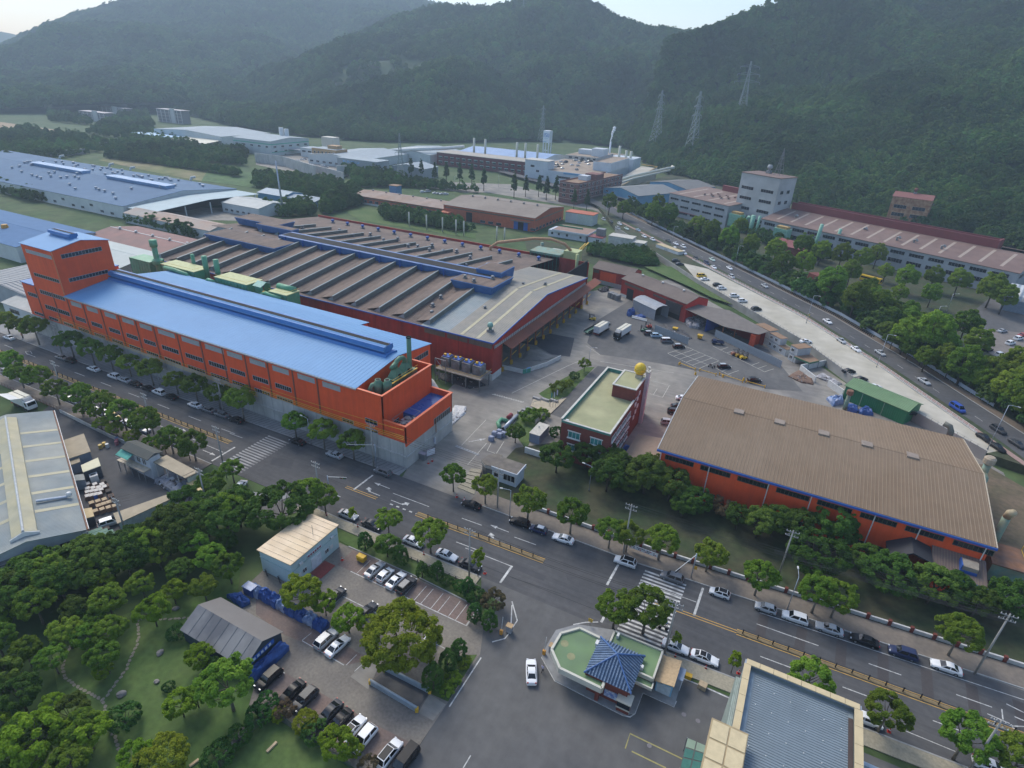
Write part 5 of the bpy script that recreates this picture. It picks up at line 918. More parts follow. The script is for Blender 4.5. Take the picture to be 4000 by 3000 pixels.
# ================================================================ sheds round the upper yard
dk_roof=mat('dark_brown_roof',(.105,.078,.066),.7,.12,.5,(.13,.1,.085),.1,stripe=('X',.7,.3,0))
t=hall('red_shed','long dark red shed with brown roof at back of the yard',0,38,0,13.5,8.1,10.1,'X',red_old,dk_roof,0,RO,(-73.4,259.4,0)); 
part('door_opening',MB().box(4,8,-.06,0,0,5),void,t); part('door_opening',MB().box(27.2,35.5,-.06,0,0,6.2),void,t); part('roller_door',MB().box(27.4,35.3,-.12,-.061,2.2,6.1),mat('roller_grey',(.06,.055,.055),.7,stripe=('Z',.3,.5,0)),t); part('door_header',MB().box(20,36.2,-.5,-.0,6.3,6.9),mat('header_dark',(.07,.06,.055),.7),t); part('high_window',MB().box(2,14,-.08,-.0,6,7.1),MATS['dirty_glass'],t); part('white_base',MB().box(-.0,4,-.07,0,0,1.4).box(8.4,12,-.07,0,0,1.4),white_wall,t)
part('gable_end',MB().extr([(0,0),(13.5,0),(13.5,8.0),(6.75,9.95),(0,8.0)],'X',38.0,38.08),mat('bright_red',(.5,.03,.025),.6,.08,.6),t)
for x in (6,18,30): vent(t,x,6.75,10.2,.5,.7,frame_white)
t=hall('red_shed','short red shed with bright orange patch on wall',0,20,0,12,7.1,9.2,'X',red_old,dk_roof,0,R(-8),(-91.8,271.6,0)); part('orange_patch',MB().box(4,12.5,-.06,0,2,6.3),orange,t); part('concrete_base',MB().box(2.5,20,-.1,0,0,1.9),plinth_m,t); part('grey_panel',MB().box(.3,3.2,-.06,0,5,6.6),MATS['dirty_glass'],t)
t=thing('grey_tent_shed','grey corrugated arched shed with open end in yard','shed',(-62.9,244.4,0),R(-33),world=False); gm=mat('grey_corrugated',(.28,.3,.33),.55,.1,.8,stripe=('X',.5,.4,0))
part('side_wall',MB().box(0,14,0,.12,0,4.6).box(0,14,7.4,7.5,0,4.6).box(0,.1,.12,7.4,0,4.6),gm,t); part('roof',MB().extr([(-.2,4.5),(1.2,5.5),(3.75,5.95),(6.3,5.5),(7.7,4.5),(7.7,4.62),(6.3,5.62),(3.75,6.07),(1.2,5.62),(-.2,4.62)],'X',-.1,14.1),gm,t); part('dark_inside',MB().box(.2,10,.2,7.3,.01,4.4),void,t)
t=thing('scrap_canopy','open fronted canopy with blue partition over scrap bays','shelter',(-40,241.6,0),RO,world=False)
part('roof',MB().add([(0,7.2,6.6),(0,-.6,5.9),(20,-1.0,5.3),(32.4,3.5,5.6),(33,9,6.0),(12,12.5,6.9)],[(0,1,2,3,4,5)]).add([(0,7.2,6.75),(0,-.6,6.05),(20,-1.0,5.45),(32.4,3.5,5.75),(33,9,6.15),(12,12.5,7.05)],[(5,4,3,2,1,0)]).add([(0,-.6,5.9),(0,-.6,6.05),(20,-1,5.45),(20,-1,5.3),(32.4,3.5,5.6),(32.4,3.5,5.75)],[(0,3,2,1),(3,4,5,2)]),mat('canopy_grey_brown',(.15,.13,.115),.7,.15,.5,stripe=('X',.7,.3,0)),t)
part('back_wall',MB().box(0,32,8.6,8.8,0,5.6),mat('wall_dark_red',(.2,.02,.018),.7,.15,.5),t); part('blue_partition',MB().box(11.3,11.5,-.3,8.6,0,5.6),mat('partition_blue',(.03,.07,.3),.6,.1,.6),t); part('orange_partition',MB().box(30,30.3,2.4,8.6,0,5.3).box(30,32.2,2.3,2.5,0,5.2),mat('partition_orange',(.45,.06,.02),.6),t)
for x,y in ((19.8,-.7),(24,1.0)): part('post',MB().box(x-.12,x+.12,y-.12,y+.12,0,5.3),MATS['post_rust'],t)
scrap=mat('scrap_metal',(.2,.19,.2),.6,.6,1.2,(.34,.33,.34),.9)
def rubble(name,label,pts,h,seed,n,m,cols=None,sz=(.15,.5),cat='scrap heap',z0=0.):
    rg=random.Random(seed); mb=MB(); xs=[p[0] for p in pts]; ys=[p[1] for p in pts]; cx,cy=sum(xs)/len(xs),sum(ys)/len(ys); k=0; loc=(cx,cy,z0)
    t=thing(name,label,cat,loc); base=heap(pts,h*.75,seed,base=z0); part('heap_core',base,m,t)
    mbs=[MB() for _ in (cols or [m])]
    while k<n:
        p=(rg.uniform(min(xs),max(xs)),rg.uniform(min(ys),max(ys)))
        if not inpoly(p,pts): continue
        k+=1; e=max(0,1-math.hypot((p[0]-cx)/(max(xs)-min(xs))*2,(p[1]-cy)/(max(ys)-min(ys))*2)); b=rg.choice(mbs); s=rg.uniform(*sz); q=Vector((p[0],p[1],z0+h*(.25+.75*e)*rg.uniform(.5,1))); d=Vector((rg.uniform(-1,1),rg.uniform(-1,1),rg.uniform(-.6,.6))).normalized()
        b.cyl(q-d*s*.5,q+d*s*.5,s*rg.uniform(.15,.5),rg.choice((4,5)))
    for b,cm in zip(mbs,cols or [m]):
        if b.v: o=part('loose_scrap',b,cm,t); o['kind']='stuff'
    return t
junk=[scrap,mat('scrap_white',(.5,.5,.5),.6,.3,2),mat('scrap_brown',(.16,.1,.07),.8,.3,2),mat('scrap_dark',(.05,.05,.055),.7,.3,2)]
rubble('scrap_heap','heap of grey scrap metal in the red canopy bay',[(-40.4,243.2),(-39.3,248.4),(-31.8,253.5),(-30.5,244.3),(-32.9,237.4),(-36.8,236.9)],2.6,1,420,scrap,junk)
rubble('scrap_heap','dark mixed scrap under the blue partition bay',[(-27.7,240.8),(-23.3,249.1),(-15.2,249.1),(-14.9,240.1),(-21.0,239.1)],1.6,2,200,junk[3],junk)
for lab,a,b in (('first grey sheet fence from trucks in yard',(-47.7,224.5),(-32.9,218.3)),('second grey sheet fence along upper yard parking',(-25.7,233.1),(0.6,215.4))):
    f=thing('sheet_fence',lab,'fence',(*a,0)); L=(Vector(b)-Vector(a)).length; n=int(L/.95); ang=math.atan2(b[1]-a[1],b[0]-a[0]); pm=MB().box(0,.9,-.04,.04,0,2.9).box(.1,.4,-.09,.09,.05,2.85).mesh('fence_panel',mat('fence_bluegrey',(.27,.31,.34),.5,.12,1))
    for i in range(n): q=Vector(a).lerp(Vector(b),i/n); share('fence_panel',pm,f,(q.x,q.y,0),ang)
cont=mat('cabin_pale',(.42,.45,.46),.6,.12,.8,(.36,.38,.4),.3); cab_roof=mat('cabin_roof_rust',(.24,.15,.09),.8,.2,.6)
def cabin(lab,loc,rz,L,W_,H_,two=True,rm=None):
    t=thing('cabin',lab,'cabin',(*loc,0),rz,world=False); part('wall',MB().box(0,L,0,W_,0,H_),cont,t); part('roof',MB().box(-.15,L+.15,-.15,W_+.15,H_,H_+.15),rm or cab_roof,t)
    for z in ([.9,3.7] if two else [.9]):
        for k in range(max(1,int(L/2.6))): window(t,'F',0,.7+2.6*k,1.9+2.6*k,z,z+1.1,2,frame_white,glass_dk)
    if two: part('floor_band',MB().box(-.03,L+.03,-.06,0,2.7,2.9),steel_grey,t)
    return t
cabin('two storey grey cabin beside the orange partition',(-12.2,239.9),R(-40),7.6,4.2,5.8); cabin('two storey pale cabin in middle of cabin row',(-6.2,234.4),R(-44),6,3,5.4); cabin('single storey cabin at foot of stair',(-2,230.4),R(-44),4,2.6,2.7,False); cabin('grey cabin with tan roof nearest the green roof',(2,225.6),R(-44),3.6,6,5.6)
t=thing('green_lean_roof','brown lean-to roof with green fascia beside cabins','shelter',(5,224,0)); PG=[(3.9,222.4),(7.7,230.3),(12.2,223.2),(9.2,219.3)]; part('roof',MB().prism(PG,2.7,2.85),cab_roof,t); part('fascia',MB().prism(strip([PG[0],PG[3],PG[2]],.02,.14),2.3,2.9),mat('fascia_green',(.03,.17,.1),.6),t)
for p in PG: part('post',MB().box(p[0]-.08,p[0]+.08,p[1]-.08,p[1]+.08,0,2.7),steel_grey,t)
gp=mat('green_sheet',(.015,.15,.062),.5,.1,.5,stripe=('X',.6,.25,0))
t=hall('green_warehouse','bright green shed with moss green roof by retaining wall',0,19,0,8.5,4.7,6.1,'X',gp,mat('green_roof',(.10,.19,.085),.65,.12,.5,(.13,.22,.11),.1,stripe=('X',.6,.3,0)),0,RO,(20.6,201.7,0)); 
for x in (5.5,12.2): part('downpipe',MB().box(x,x+.18,-.12,0,0,4.6),mat('pipe_sage',(.2,.3,.22),.6),t)
solo('tarp_heap',heap([(16.0,197.9),(20.6,202.7),(21.0,197.5),(18.1,193.9)],1.8,11),tarp_lt,'pale blue tarp heap left of green warehouse','tarpaulin'); solo('tarp_heap',heap([(21.7,196.2),(25.0,197.3),(25.0,193.1),(22.4,192.3)],1.5,12),tarp,'blue tarp heap against green warehouse wall','tarpaulin'); solo('tarp_heap',heap([(25.0,193.9),(27.6,199.0),(29.5,194.2),(26.0,192.4)],1.6,13),tarp,'blue peaked tarp heap at right end of green warehouse','tarpaulin')
t=thing('rusty_stack','short rusty green roof stack behind the brown roof','stack',(*(21.4,194.2),0)); q=(21.4,193.8); part('pipe',MB().cyl((*q,0),(*q,5.2),.6,12),teal,t,True); part('cap',MB().lathe(*q,[(.7,5.2),(1.0,5.4),(1.0,6.6),(.8,6.8)],12),rust,t)
for a,b,l in (((6.7,217.1),(12.0,209.3),'white concrete bay wall facing the yard'),((6.7,217.1),(14.9,227.4),'white concrete bay wall running to retaining wall'),((15.9,209.3),(20.6,203.6),'white concrete wall beside green warehouse')): solo('bay_wall',MB().prism(strip([a,b],-.15,.15),0,2.3),white_wall,l,'wall')
rubble('scrap_heap','brown timber and scrap heap outside the white bay',[(3.5,209.6),(6.3,216.9),(11.5,210.6),(11.7,207.2),(7.8,206.7)],1.1,5,220,junk[2],junk); rubble('scrap_heap','grey rubble inside the white concrete bay',[(11.7,214.9),(14.1,219.1),(20.5,213.2),(19.1,211.3),(13.2,213.7)],.9,6,180,scrap,junk,(.1,.4)); rubble('scrap_heap','scrap pieces between fence and yellow bins',[(-46.6,234.7),(-36.7,230.8),(-32.9,225.3),(-34.1,223.6),(-43.6,228.2)],1.1,7,150,junk[3],junk); rubble('scrap_heap','debris under platform at the red works',[(-100.4,146.8),(-86.2,149.8),(-81.4,148.0),(-84.5,143.3),(-95.7,143.8)],1.2,8,160,junk[3],junk); rubble('scrap_heap','dark bales before the short red shed',[(-85.0,261.1),(-82.5,268.8),(-80.1,263.1),(-82.2,258.8)],1.7,9,80,junk[3],junk); rubble('scrap_heap','rubble strip along the concrete plinth end',[(-78.4,115.2),(-83.0,132.0),(-79.7,133.2),(-77.9,129.5),(-77.5,118.5)],.7,10,160,junk[1],junk,(.1,.5))
for i,(a,b) in enumerate(((905,1080),(960,1110),(1010,1120))): q=(-76.3,254.5); q=(q[0]+1.9*i,q[1]-.9*i); solo('steel_bin',MB().rbox(q[0],q[1],0,1.7,2.6,2.5,RO),steel_grey,'%s tall grey bin from the left before red shed'%ORD[i],'bin','bins before the red shed')
for i,p in enumerate(((-40.6,229.2),(-30.3,227.1))):
    t=thing('yellow_skip','yellow waste hopper %s'%('behind first sheet fence','between the two sheet fences')[i],'skip',(*p,0)); part('tub',MB().add([(p[0]-.7,p[1]-.6,.4),(p[0]+.7,p[1]-.6,.4),(p[0]+.7,p[1]+.6,.4),(p[0]-.7,p[1]+.6,.4),(p[0]-1,p[1]-.9,1.7),(p[0]+1,p[1]-.9,1.7),(p[0]+1,p[1]+.9,1.7),(p[0]-1,p[1]+.9,1.7)],[(3,2,1,0),(0,1,5,4),(1,2,6,5),(2,3,7,6),(3,0,4,7),(4,5,6,7)]),mat('skip_yellow',(.55,.33,.02),.6,.2,1.5),t); part('skid',MB().box(p[0]-.7,p[0]+.7,p[1]-.6,p[1]+.6,0,.4),rust,t)
solo('tarp_bale',heap([(-62.9,236.1),(-61.9,242.6),(-60.1,239.1),(-61.6,234.7)],2.4,21),tarp,'tall blue wrapped bale beside the grey tent shed','tarpaulin'); solo('tarp_bale',heap([(-59.9,235.8),(-57.5,239.8),(-54.9,238.1),(-57.1,234.9)],.9,22),tarp,'low dark blue tarp beside the grey tent shed','tarpaulin')
solo('pipe_bundle',MB().cyl((*(-59.9,234.1),.3),(*(-53.4,233.5),.3),.26,8).cyl((*(-60.2,235.1),.3),(*(-53.7,234.4),.3),.26,8).cyl((*(-60.0,234.6),.75),(*(-53.5,233.9),.75),.26,8),frame_white,'bundle of long white pipes on yard floor','pipes')
# ================================================================ white meeting hall, tent, carwash ramp
t=thing('white_hall','pale mint hall with tan metal roof beside parking lot','building',(-80,56.6,0)); mint=mat('pale_mint_wall',(.44,.56,.57),.6,.06,.8)
part('wall',MB().box(-79.8,-71.6,56.7,69.1,0,5.2),mint,t); part('roof',MB().extr([(-80.1,5.25),(-71.3,5.55),(-71.3,5.75),(-80.1,5.45)],'Y',56.4,69.4),mat('tan_metal_roof',(.5,.37,.22),.5,.08,.5,(.55,.42,.28),.15),t); ribs(t,'Y',57.4,69,1.25,-80,5.46,-71.4,5.76,mat('tan_seam',(.6,.48,.33),.5),.06,.06,single=True)
part('wall_band',MB().box(-79.9,-71.55,56.62,56.7,3.5,3.65).box(-71.6,-71.5,56.7,69.1,3.5,3.65),mat('mint_band',(.3,.42,.42),.6),t); part('door',MB().box(-71.6,-71.48,61.4,64,0,2.9),mat('door_white',(.6,.64,.68),.5),t); part('sign_board',MB().box(-71.58,-71.42,60.6,64.4,3.9,4.5),mat('sign_pale',(.6,.62,.64),.5),t)
for i in range(6): part('sign_letter',MB().box(-71.42,-71.39,60.75+.6*i,61.15+.6*i,4.0,4.4),mat('letter_maroon',(.22,.02,.04),.5),t)
for y in (58.4,66.8): part('ac_unit',MB().box(-71.5,-71.1,y,y+.8,3.9,4.4),frame_white,t)
for y in (59.2,65.2): window(t,'R',-71.6,y,y+.9,1.2,2.1,2,frame_white,glass_dk)
part('flat_panel',MB().box(-71.58,-71.5,57.8,58.8,1,2).box(-71.58,-71.5,66.6,67.4,1.3,2.2),frame_white,t); part('antenna',MB().cyl((-73.6,64.6,5.6),(-73.6,64.6,8.2),.04,6),steel_grey,t)
solo('door_mat',MB().box(-71.3,-68.6,60.6,64.6,.01,.06),mat('mat_red',(.22,.05,.04),.9),'dark red ramp before the white hall door','ramp')
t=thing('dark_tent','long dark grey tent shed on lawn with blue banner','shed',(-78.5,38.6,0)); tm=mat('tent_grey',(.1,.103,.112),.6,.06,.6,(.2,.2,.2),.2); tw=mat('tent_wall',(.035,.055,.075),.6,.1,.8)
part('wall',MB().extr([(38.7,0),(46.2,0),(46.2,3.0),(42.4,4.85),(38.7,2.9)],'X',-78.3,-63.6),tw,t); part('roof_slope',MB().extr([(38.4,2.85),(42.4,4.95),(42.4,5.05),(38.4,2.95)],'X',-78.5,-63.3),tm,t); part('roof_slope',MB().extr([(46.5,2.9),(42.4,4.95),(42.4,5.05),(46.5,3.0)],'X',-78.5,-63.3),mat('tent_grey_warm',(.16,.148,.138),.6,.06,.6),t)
for i in range(1,8): part('roof_seam',MB().extr([(38.4,2.96),(42.4,5.06),(42.4,5.09),(38.4,2.99)],'X',-78.4+1.9*i,-78.34+1.9*i),tw,t)
part('banner',MB().box(-63.6,-63.5,39,44.6,2.3,3.2),mat('banner_blue',(.03,.11,.42),.5),t)
for i in range(6): part('banner_letter',MB().box(-63.5,-63.47,39.5+.8*i,39.95+.8*i,2.5,3.0),mat('banner_mark',(.6,.65,.7),.5),t)
solo('tarp_wall',heap([(-63.3,38.5),(-62,38.6),(-61.7,46),(-63.2,46.2)],2.1,31),tarp,'long blue tarp stacked against the tent front','tarpaulin')
for i in range(8): q=Vector((-76.23,52.04)).lerp(Vector((-60.64,52.08)),i/7); solo('tarp_pallet',heap([(q.x-1.2,q.y-.9),(q.x+1.2,q.y-1),(q.x+1.25,q.y+.9),(q.x-1.2,q.y+1)],1.7,40+i),tarp if i%3 else tarp_lt,'%s blue tarp covered pallet from the tent in the lot row'%ORD[i],'tarpaulin','tarp covered pallets')
solo('tarp_pallet',heap([(-80.12,48.54),(-78.02,50.38),(-75.23,49.76),(-75.81,48.20)],1.4,60),tarp,'loose blue tarp behind dark tent','tarpaulin'); t=thing('canvas_stall','small blue roofed stall behind the dark tent','stall',(*(-76.96,51.30),0)); q=(-77.18,51.50); part('roof',MB().box(q[0]-1.2,q[0]+1.2,q[1]-.8,q[1]+.8,1.8,1.95),tarp_lt,t); part('body',MB().box(q[0]-1.1,q[0]+1.1,q[1]-.7,q[1]+.7,0,1.8),tarp,t)
t=thing('wash_ramp','concrete wash bay with two grey guard rails and yellow ends','ramp',(*(-40.86,48.80),0))
A,B,C_,D=(-45.92,47.60),(-36.68,47.33),(-36.73,50.87),(-45.57,50.71)
part('bay_floor',MB().prism([A,B,C_,D],.0,.03),mat('wet_concrete',(.07,.07,.075),.35,.2,1),t); part('apron',MB().prism([(-49.58,47.00),(-49.18,50.70),(-46.81,50.76),(-45.86,47.52),(-45.59,46.62)],.0,.02),concrete,t); part('apron',MB().prism([(-36.41,47.26),(-36.62,50.70),(-33.40,50.46),(-33.66,47.29)],.0,.02),concrete,t)
for a,b in ((A,B),(D,C_)):
    d=(Vector(b)-Vector(a)); part('rail_wall',MB().prism(strip([a,b],-.18,.18),0,.75),mat('rail_grey',(.28,.32,.35),.5,.15,1),t); part('rail_tube',MB().cyl((*a,.95),(*b,.95),.2,10),MATS['rail_grey'],t,True)
    for q in (a,b): part('yellow_end',MB().rbox(q[0],q[1],0,.5,.5,.9,R(30)),yellow_rail,t)
# ================================================================ guardhouse with blue tile roof
cream=mat('cream_render',(.5,.485,.41),.7,.08,1); gfloor=mat('green_roof_floor',(.16,.25,.12),.85,.15,.6,(.12,.18,.1),.3)
t=thing('guardhouse','guardhouse with blue hipped tile roof and green flat roofs','building',(-12,66.5,0))
OCT=[(-21.8,68.3),(-21.8,64.8),(-19.3,62.2),(-12.3,62.1),(-12.3,63.2),(-15.3,63.2),(-15.3,70.7),(-19.4,70.9)]
part('island',MB().prism([(-23.88,65.68),(-20.06,62.65),(-13.30,62.43),(-8.26,62.34),(-6.75,63.51),(-6.64,67.64),(-1.55,67.72),(-1.52,73.14),(-5.94,77.37),(-14.79,77.15),(-21.13,75.03),(-23.93,71.98),(-24.06,68.25)],0,.14),sidewalk_m,t)
part('flat_roof',MB().prism(OCT,3.6,4.0),gfloor,t)
E_=OCT[:6]; 
def rim(pts,w,z0,z1,m,nm='parapet'):
    for a,b in zip(pts[:-1],pts[1:]): part(nm,MB().prism(strip([a,b],-w/2,w/2),z0,z1),m,t)
rim([(-15.3,70.8),(-19.4,71.0),(-21.8,68.4),(-21.9,64.7),(-19.3,62.1),(-12.2,62.0),(-12.2,63.2)],.4,3.2,4.35,cream)
part('right_flat_roof',MB().box(-13.9,-5.7,67.9,73.6,3.5,3.8),gfloor,t); part('right_wall',MB().box(-13.4,-6.2,68.4,73,.14,3.5),brick,t); rim([(-13.9,70.8),(-13.95,73.6),(-5.6,73.75),(-5.6,67.8),(-8,67.8)],.3,3.3,4.1,cream); part('lower_canopy',MB().box(-8.4,-5.5,66.6,67.6,2.9,3.2),gfloor,t); part('lower_canopy_rim',MB().box(-8.4,-5.3,66.4,66.6,2.8,3.4).box(-5.5,-5.3,66.6,67.6,2.8,3.4),cream,t)
part('brick_body',MB().box(-15,-8.4,63.6,70.2,.14,4.3),brick,t); part('left_pier',MB().box(-13.2,-12.6,62.5,63.1,.14,3.4),brick,t); part('back_wall',MB().box(-18.5,-15,67.5,70,.14,3.5),brick,t)
part('notice_window',MB().box(-12,-9.8,63.45,63.6,1.0,2.4),mat('poster_blue',(.1,.16,.4),.4,.3,2,(.5,.55,.6),1.5),t); part('bay_window',MB().box(-9.6,-7.6,62.6,64.2,1.1,2.5),glass_dk,t); part('bay_base',MB().box(-9.6,-7.6,62.6,64.2,.14,1.1),brick,t); part('bay_trim',MB().box(-9.8,-7.4,62.4,64.4,2.5,2.75).box(-9.7,-7.5,62.5,62.62,.95,1.15),cream,t)
bt=mat('blue_roof_tile',(.11,.17,.27),.6,.3,1.2,(.17,.23,.32),.7); btd=mat('blue_ridge_tile',(.06,.13,.3),.5,.15,1.5)
ap=Vector((-11.7,66.9,6.9)); cr=[Vector((-15.5,63.1,4.5)),Vector((-7.9,63.1,4.5)),Vector((-7.9,70.7,4.5)),Vector((-15.5,70.7,4.5))]
part('roof_deck',MB().add([*cr,ap],[(0,1,4),(1,2,4),(2,3,4),(3,0,4),(3,2,1,0)]),mat('roof_deck_dark',(.05,.09,.16),.7),t)
for k in range(4):
    a,b=cr[k],cr[(k+1)%4]; n=15
    for i in range(n):
        u=(i+.5)/n; p=a.lerp(b,u); w=1-abs(2*u-1); q=p.lerp(p+(ap-(a+b)/2),w*.98); nn=max(2,int(w*11)); 
        up=Vector((0,0,.07)); m=MB()
        for j in range(nn):
            c,d=p.lerp(q,j/nn),p.lerp(q,(j+1)/nn); m.cyl(c+up*.9,d+up*.5,.14,6,.11)
        part('tile_course',m,bt,t)
for c in cr: part('ridge_tile',MB().cyl(c+Vector((0,0,.22)),ap+Vector((0,0,.12)),.14,8),btd,t); part('ridge_end',MB().lathe(c.x,c.y,[(.14,c.z),(.18,c.z+.15),(.08,c.z+.35)],8),btd,t)
part('fascia',MB().box(-15.4,-8,63.2,63.4,3.9,4.45).box(-8.2,-8,63.4,70.6,3.9,4.45),brick,t)
part('ac_unit',MB().box(-15.9,-15.4,68.9,69.8,4.0,4.8),frame_white,t); part('ac_unit',MB().box(-13.3,-12.9,72.4,73.2,3.8,4.5),frame_white,t); part('ac_unit',MB().box(-8.0,-7.5,68.4,69,3.8,4.6),frame_white,t)
for p in ((-20.5,67),(-18.6,65.2)): part('roof_stain',MB().lathe(*p,[(.7,4.0),(.68,4.005)],9),mat('stain_rust',(.24,.24,.13),.9),t)
t=thing('kiosk_shed','tan tiled kiosk with sky blue frame beside the guardhouse','shed',(-4,70,0)); part('wall',MB().box(-5.1,-2.5,69,73.6,.14,2.6),mat('kiosk_blue',(.2,.42,.6),.5),t); part('roof',MB().extr([(-5.4,2.65),(-2.3,3.1),(-2.3,3.25),(-5.4,2.8)],'Y',68.6,74),mat('kiosk_tan',(.42,.3,.17),.7,.2,2.5,bump=.4,bscale=5),t); part('roller_door',MB().box(-4.9,-2.7,68.9,69,.2,2.3),mat('roller_pale',(.42,.5,.55),.5,stripe=('Z',.25,.5,0)),t); part('side_awning',MB().box(-2.3,-1.3,71,73.5,2.3,2.4),mat('awning_grey',(.2,.25,.33),.5),t)
# ================================================================ near grey-roofed building
t=thing('grey_roof_building','tall building with grey ribbed roof and tan parapet, bottom right','building',(6,35,0)); rr=mat('grey_ribbed_roof',(.21,.26,.29),.5,.08,.5,(.19,.235,.26),.2); ptan=mat('parapet_tan',(.52,.42,.25),.7,.08,.8); clad=mat('cladding_sage',(.26,.3,.28),.55,.1,.8,stripe=('Z',.6,.5,0))
part('wall',MB().box(6.1,20.9,30,68.5,0,14.2),clad,t); part('roof_deck',MB().box(7,20.2,30.5,67.6,14.21,14.3),rr,t)
part('parapet',MB().box(6.05,6.35,30,68.6,14.21,15.1).box(6.35,20.7,68.3,68.6,14.21,15.1).box(20.7,21.0,30,68.6,14.21,15.1),mat('parapet_inner',(.27,.31,.36),.6,.1,.6),t)
for i in range(8): part('parapet_cap',MB().box(6.25+1.82*i,8.02+1.82*i,67.75,68.65,15.1,15.25),ptan,t)
for i in range(14): part('parapet_cap',MB().box(6.0,6.9,67.7-2.7*i-2.65,67.7-2.7*i,15.1,15.25),ptan,t); part('parapet_cap',MB().box(20.1,21.1,67.7-2.7*i-2.65,67.7-2.7*i,15.1,15.25),ptan,t)
rm_=MB().box(7.7,19.6,-.035,.035,0,.07).mesh('roof_rib',mat('roof_rib_grey',(.15,.185,.21),.5)); 
for i in range(98): share('roof_rib',rm_,t,(0,67.3-.375*i,14.3))
part('roof_gutter',MB().box(19.6,20.2,30.5,66.6,14.31,14.33),mat('gutter_rust',(.07,.05,.045),.7),t); part('gutter_flashing',MB().box(7,7.6,30.5,67.6,14.31,14.36),mat('flash_bluegrey',(.22,.28,.32),.5),t)
screw=MB().lathe(0,0,[(.07,0),(.07,.05)],6).mesh('roof_screw',frame_white)
for i in range(9):
    for j in range(6): share('roof_screw',screw,t,(8.3+2.1*j,65.6-3.2*i-.25*j,14.37))
part('fin_wall',MB().box(5.4,6.05,30,66.8,0,13),mat('fin_sage',(.25,.3,.27),.55,stripe=('X',.22,.6,0)),t); part('white_trim',MB().box(5.1,5.35,30,58.6,0,11.8),frame_white,t); part('brick_edge',MB().box(5.36,5.5,30,59.4,0,12.2),brick,t)
part('entrance_canopy',MB().box(3.4,7.9,44,56.2,15.9,16.2),mat('canopy_bronze',(.35,.27,.15),.4),t)
for i in range(2):
    for j in range(4): part('canopy_panel',MB().box(3.6+2.2*i,5.6+2.2*i,53.4-2.75*j,55.9-2.75*j,16.21,16.28),mat('canopy_cream',(.55,.45,.27),.35,.12,1.2),t)
u=thing('low_grey_building','low grey ribbed roof wing beside the tall grey building','building',(21.2,40,0)); part('wall',MB().box(21.2,42,40,65.5,0,8),clad,u); part('roof_deck',MB().box(21.5,41.5,40.3,64.6,8.01,8.1),rr,u); part('parapet',MB().extr([(65.5,7.9),(64.9,7.9),(64.9,9),(65.5,9)],'X',21.15,42),mat('parapet_pale',(.36,.42,.47),.6),u)
rm2=MB().box(-.03,.03,40.4,64.5,0,.07).mesh('roof_rib',MATS['roof_rib_grey'])
for i in range(45): share('roof_rib',rm2,u,(21.7+.44*i,0,8.1))
t=thing('green_pergola','green glass canopy beside the tall grey building','shelter',(2,50,0)); gg=mat('green_glass',(.05,.15,.12),.15,.15,1); PZ=3.2; P4=[(1.40,61.41),(5.43,61.60),(5.47,57.96),(1.45,56.48)]
for i in range(3):
    for j in range(3):
        a,b,c,d=[Vector(q) for q in P4]; f=lambda u,v:(a.lerp(b,u)).lerp(d.lerp(c,u),v); e=.02; part('canopy_panel',MB().prism([tuple(f(i/3+e,j/3+e)),tuple(f((i+1)/3-e,j/3+e)),tuple(f((i+1)/3-e,(j+1)/3-e)),tuple(f(i/3+e,(j+1)/3-e))],PZ,PZ+.06),gg if j else mat('green_panel_pale',(.2,.27,.2),.4,.1,1),t)
for q in P4: part('post',MB().box(q[0]-.06,q[0]+.06,q[1]-.06,q[1]+.06,0,PZ),steel_grey,t)
# ================================================================ works on the left
t=thing('grey_works_hall','grey-blue ribbed hall with cream roof stripes at left edge','building',(-111,43,0),R(-23.2),world=False); pr=mat('pale_grey_roof',(.185,.22,.23),.8,.1,.4,(.3,.31,.28),.08,stripe=('X',.45,.4,0)); crm=mat('cream_sheet',(.42,.38,.24),.55,.1,.5,(.36,.34,.24),.2,stripe=('X',.45,.4,0))
wall_gable(t,-55,0,-17,0,0,7,8.7,'X',mat('pale_wall',(.38,.42,.44),.65,.12,.6)); 
part('roof_slope',MB().extr([(.4,6.95),(-8.5,8.75),(-8.5,8.9),(.4,7.1)],'X',-55.4,.6),pr,t); part('roof_slope',MB().extr([(-17.4,6.95),(-8.5,8.75),(-8.5,8.9),(-17.4,7.1)],'X',-55.4,.6),pr,t)
mo=part('ridge_monitor',MB().extr([(-6.6,8.4),(-6.6,9.1),(-8.5,9.9),(-10.4,9.1),(-10.4,8.4)],'X',-52,-1.4),crm,t); part('monitor_ridge',MB().cyl((-52,-8.5,9.95),(-1.4,-8.5,9.95),.22,8),mat('ridge_pale',(.4,.42,.42),.5),mo); part('monitor_gable',MB().extr([(-6.3,8.3),(-6.3,8.95),(-8.5,9.85),(-10.7,8.95),(-10.7,8.3)],'X',-1.4,-1.2),frame_white,mo)
for x in (-9,-16,-23,-30,-37,-44): part('cream_strip',MB().extr([(.35,7.12),(-6.5,8.5),(-6.5,8.53),(.35,7.15)],'X',x-.5,x+.5),crm,t); part('cream_strip',MB().extr([(-17.35,7.12),(-10.5,8.5),(-10.5,8.53),(-17.35,7.15)],'X',x-.5,x+.5),crm,t)
part('side_gutter',MB().box(-55.4,.4,.45,.75,6.75,7.0),rust,t); part('side_gutter_edge',MB().box(-55.4,.4,.75,.85,6.8,7.05),frame_white,t)
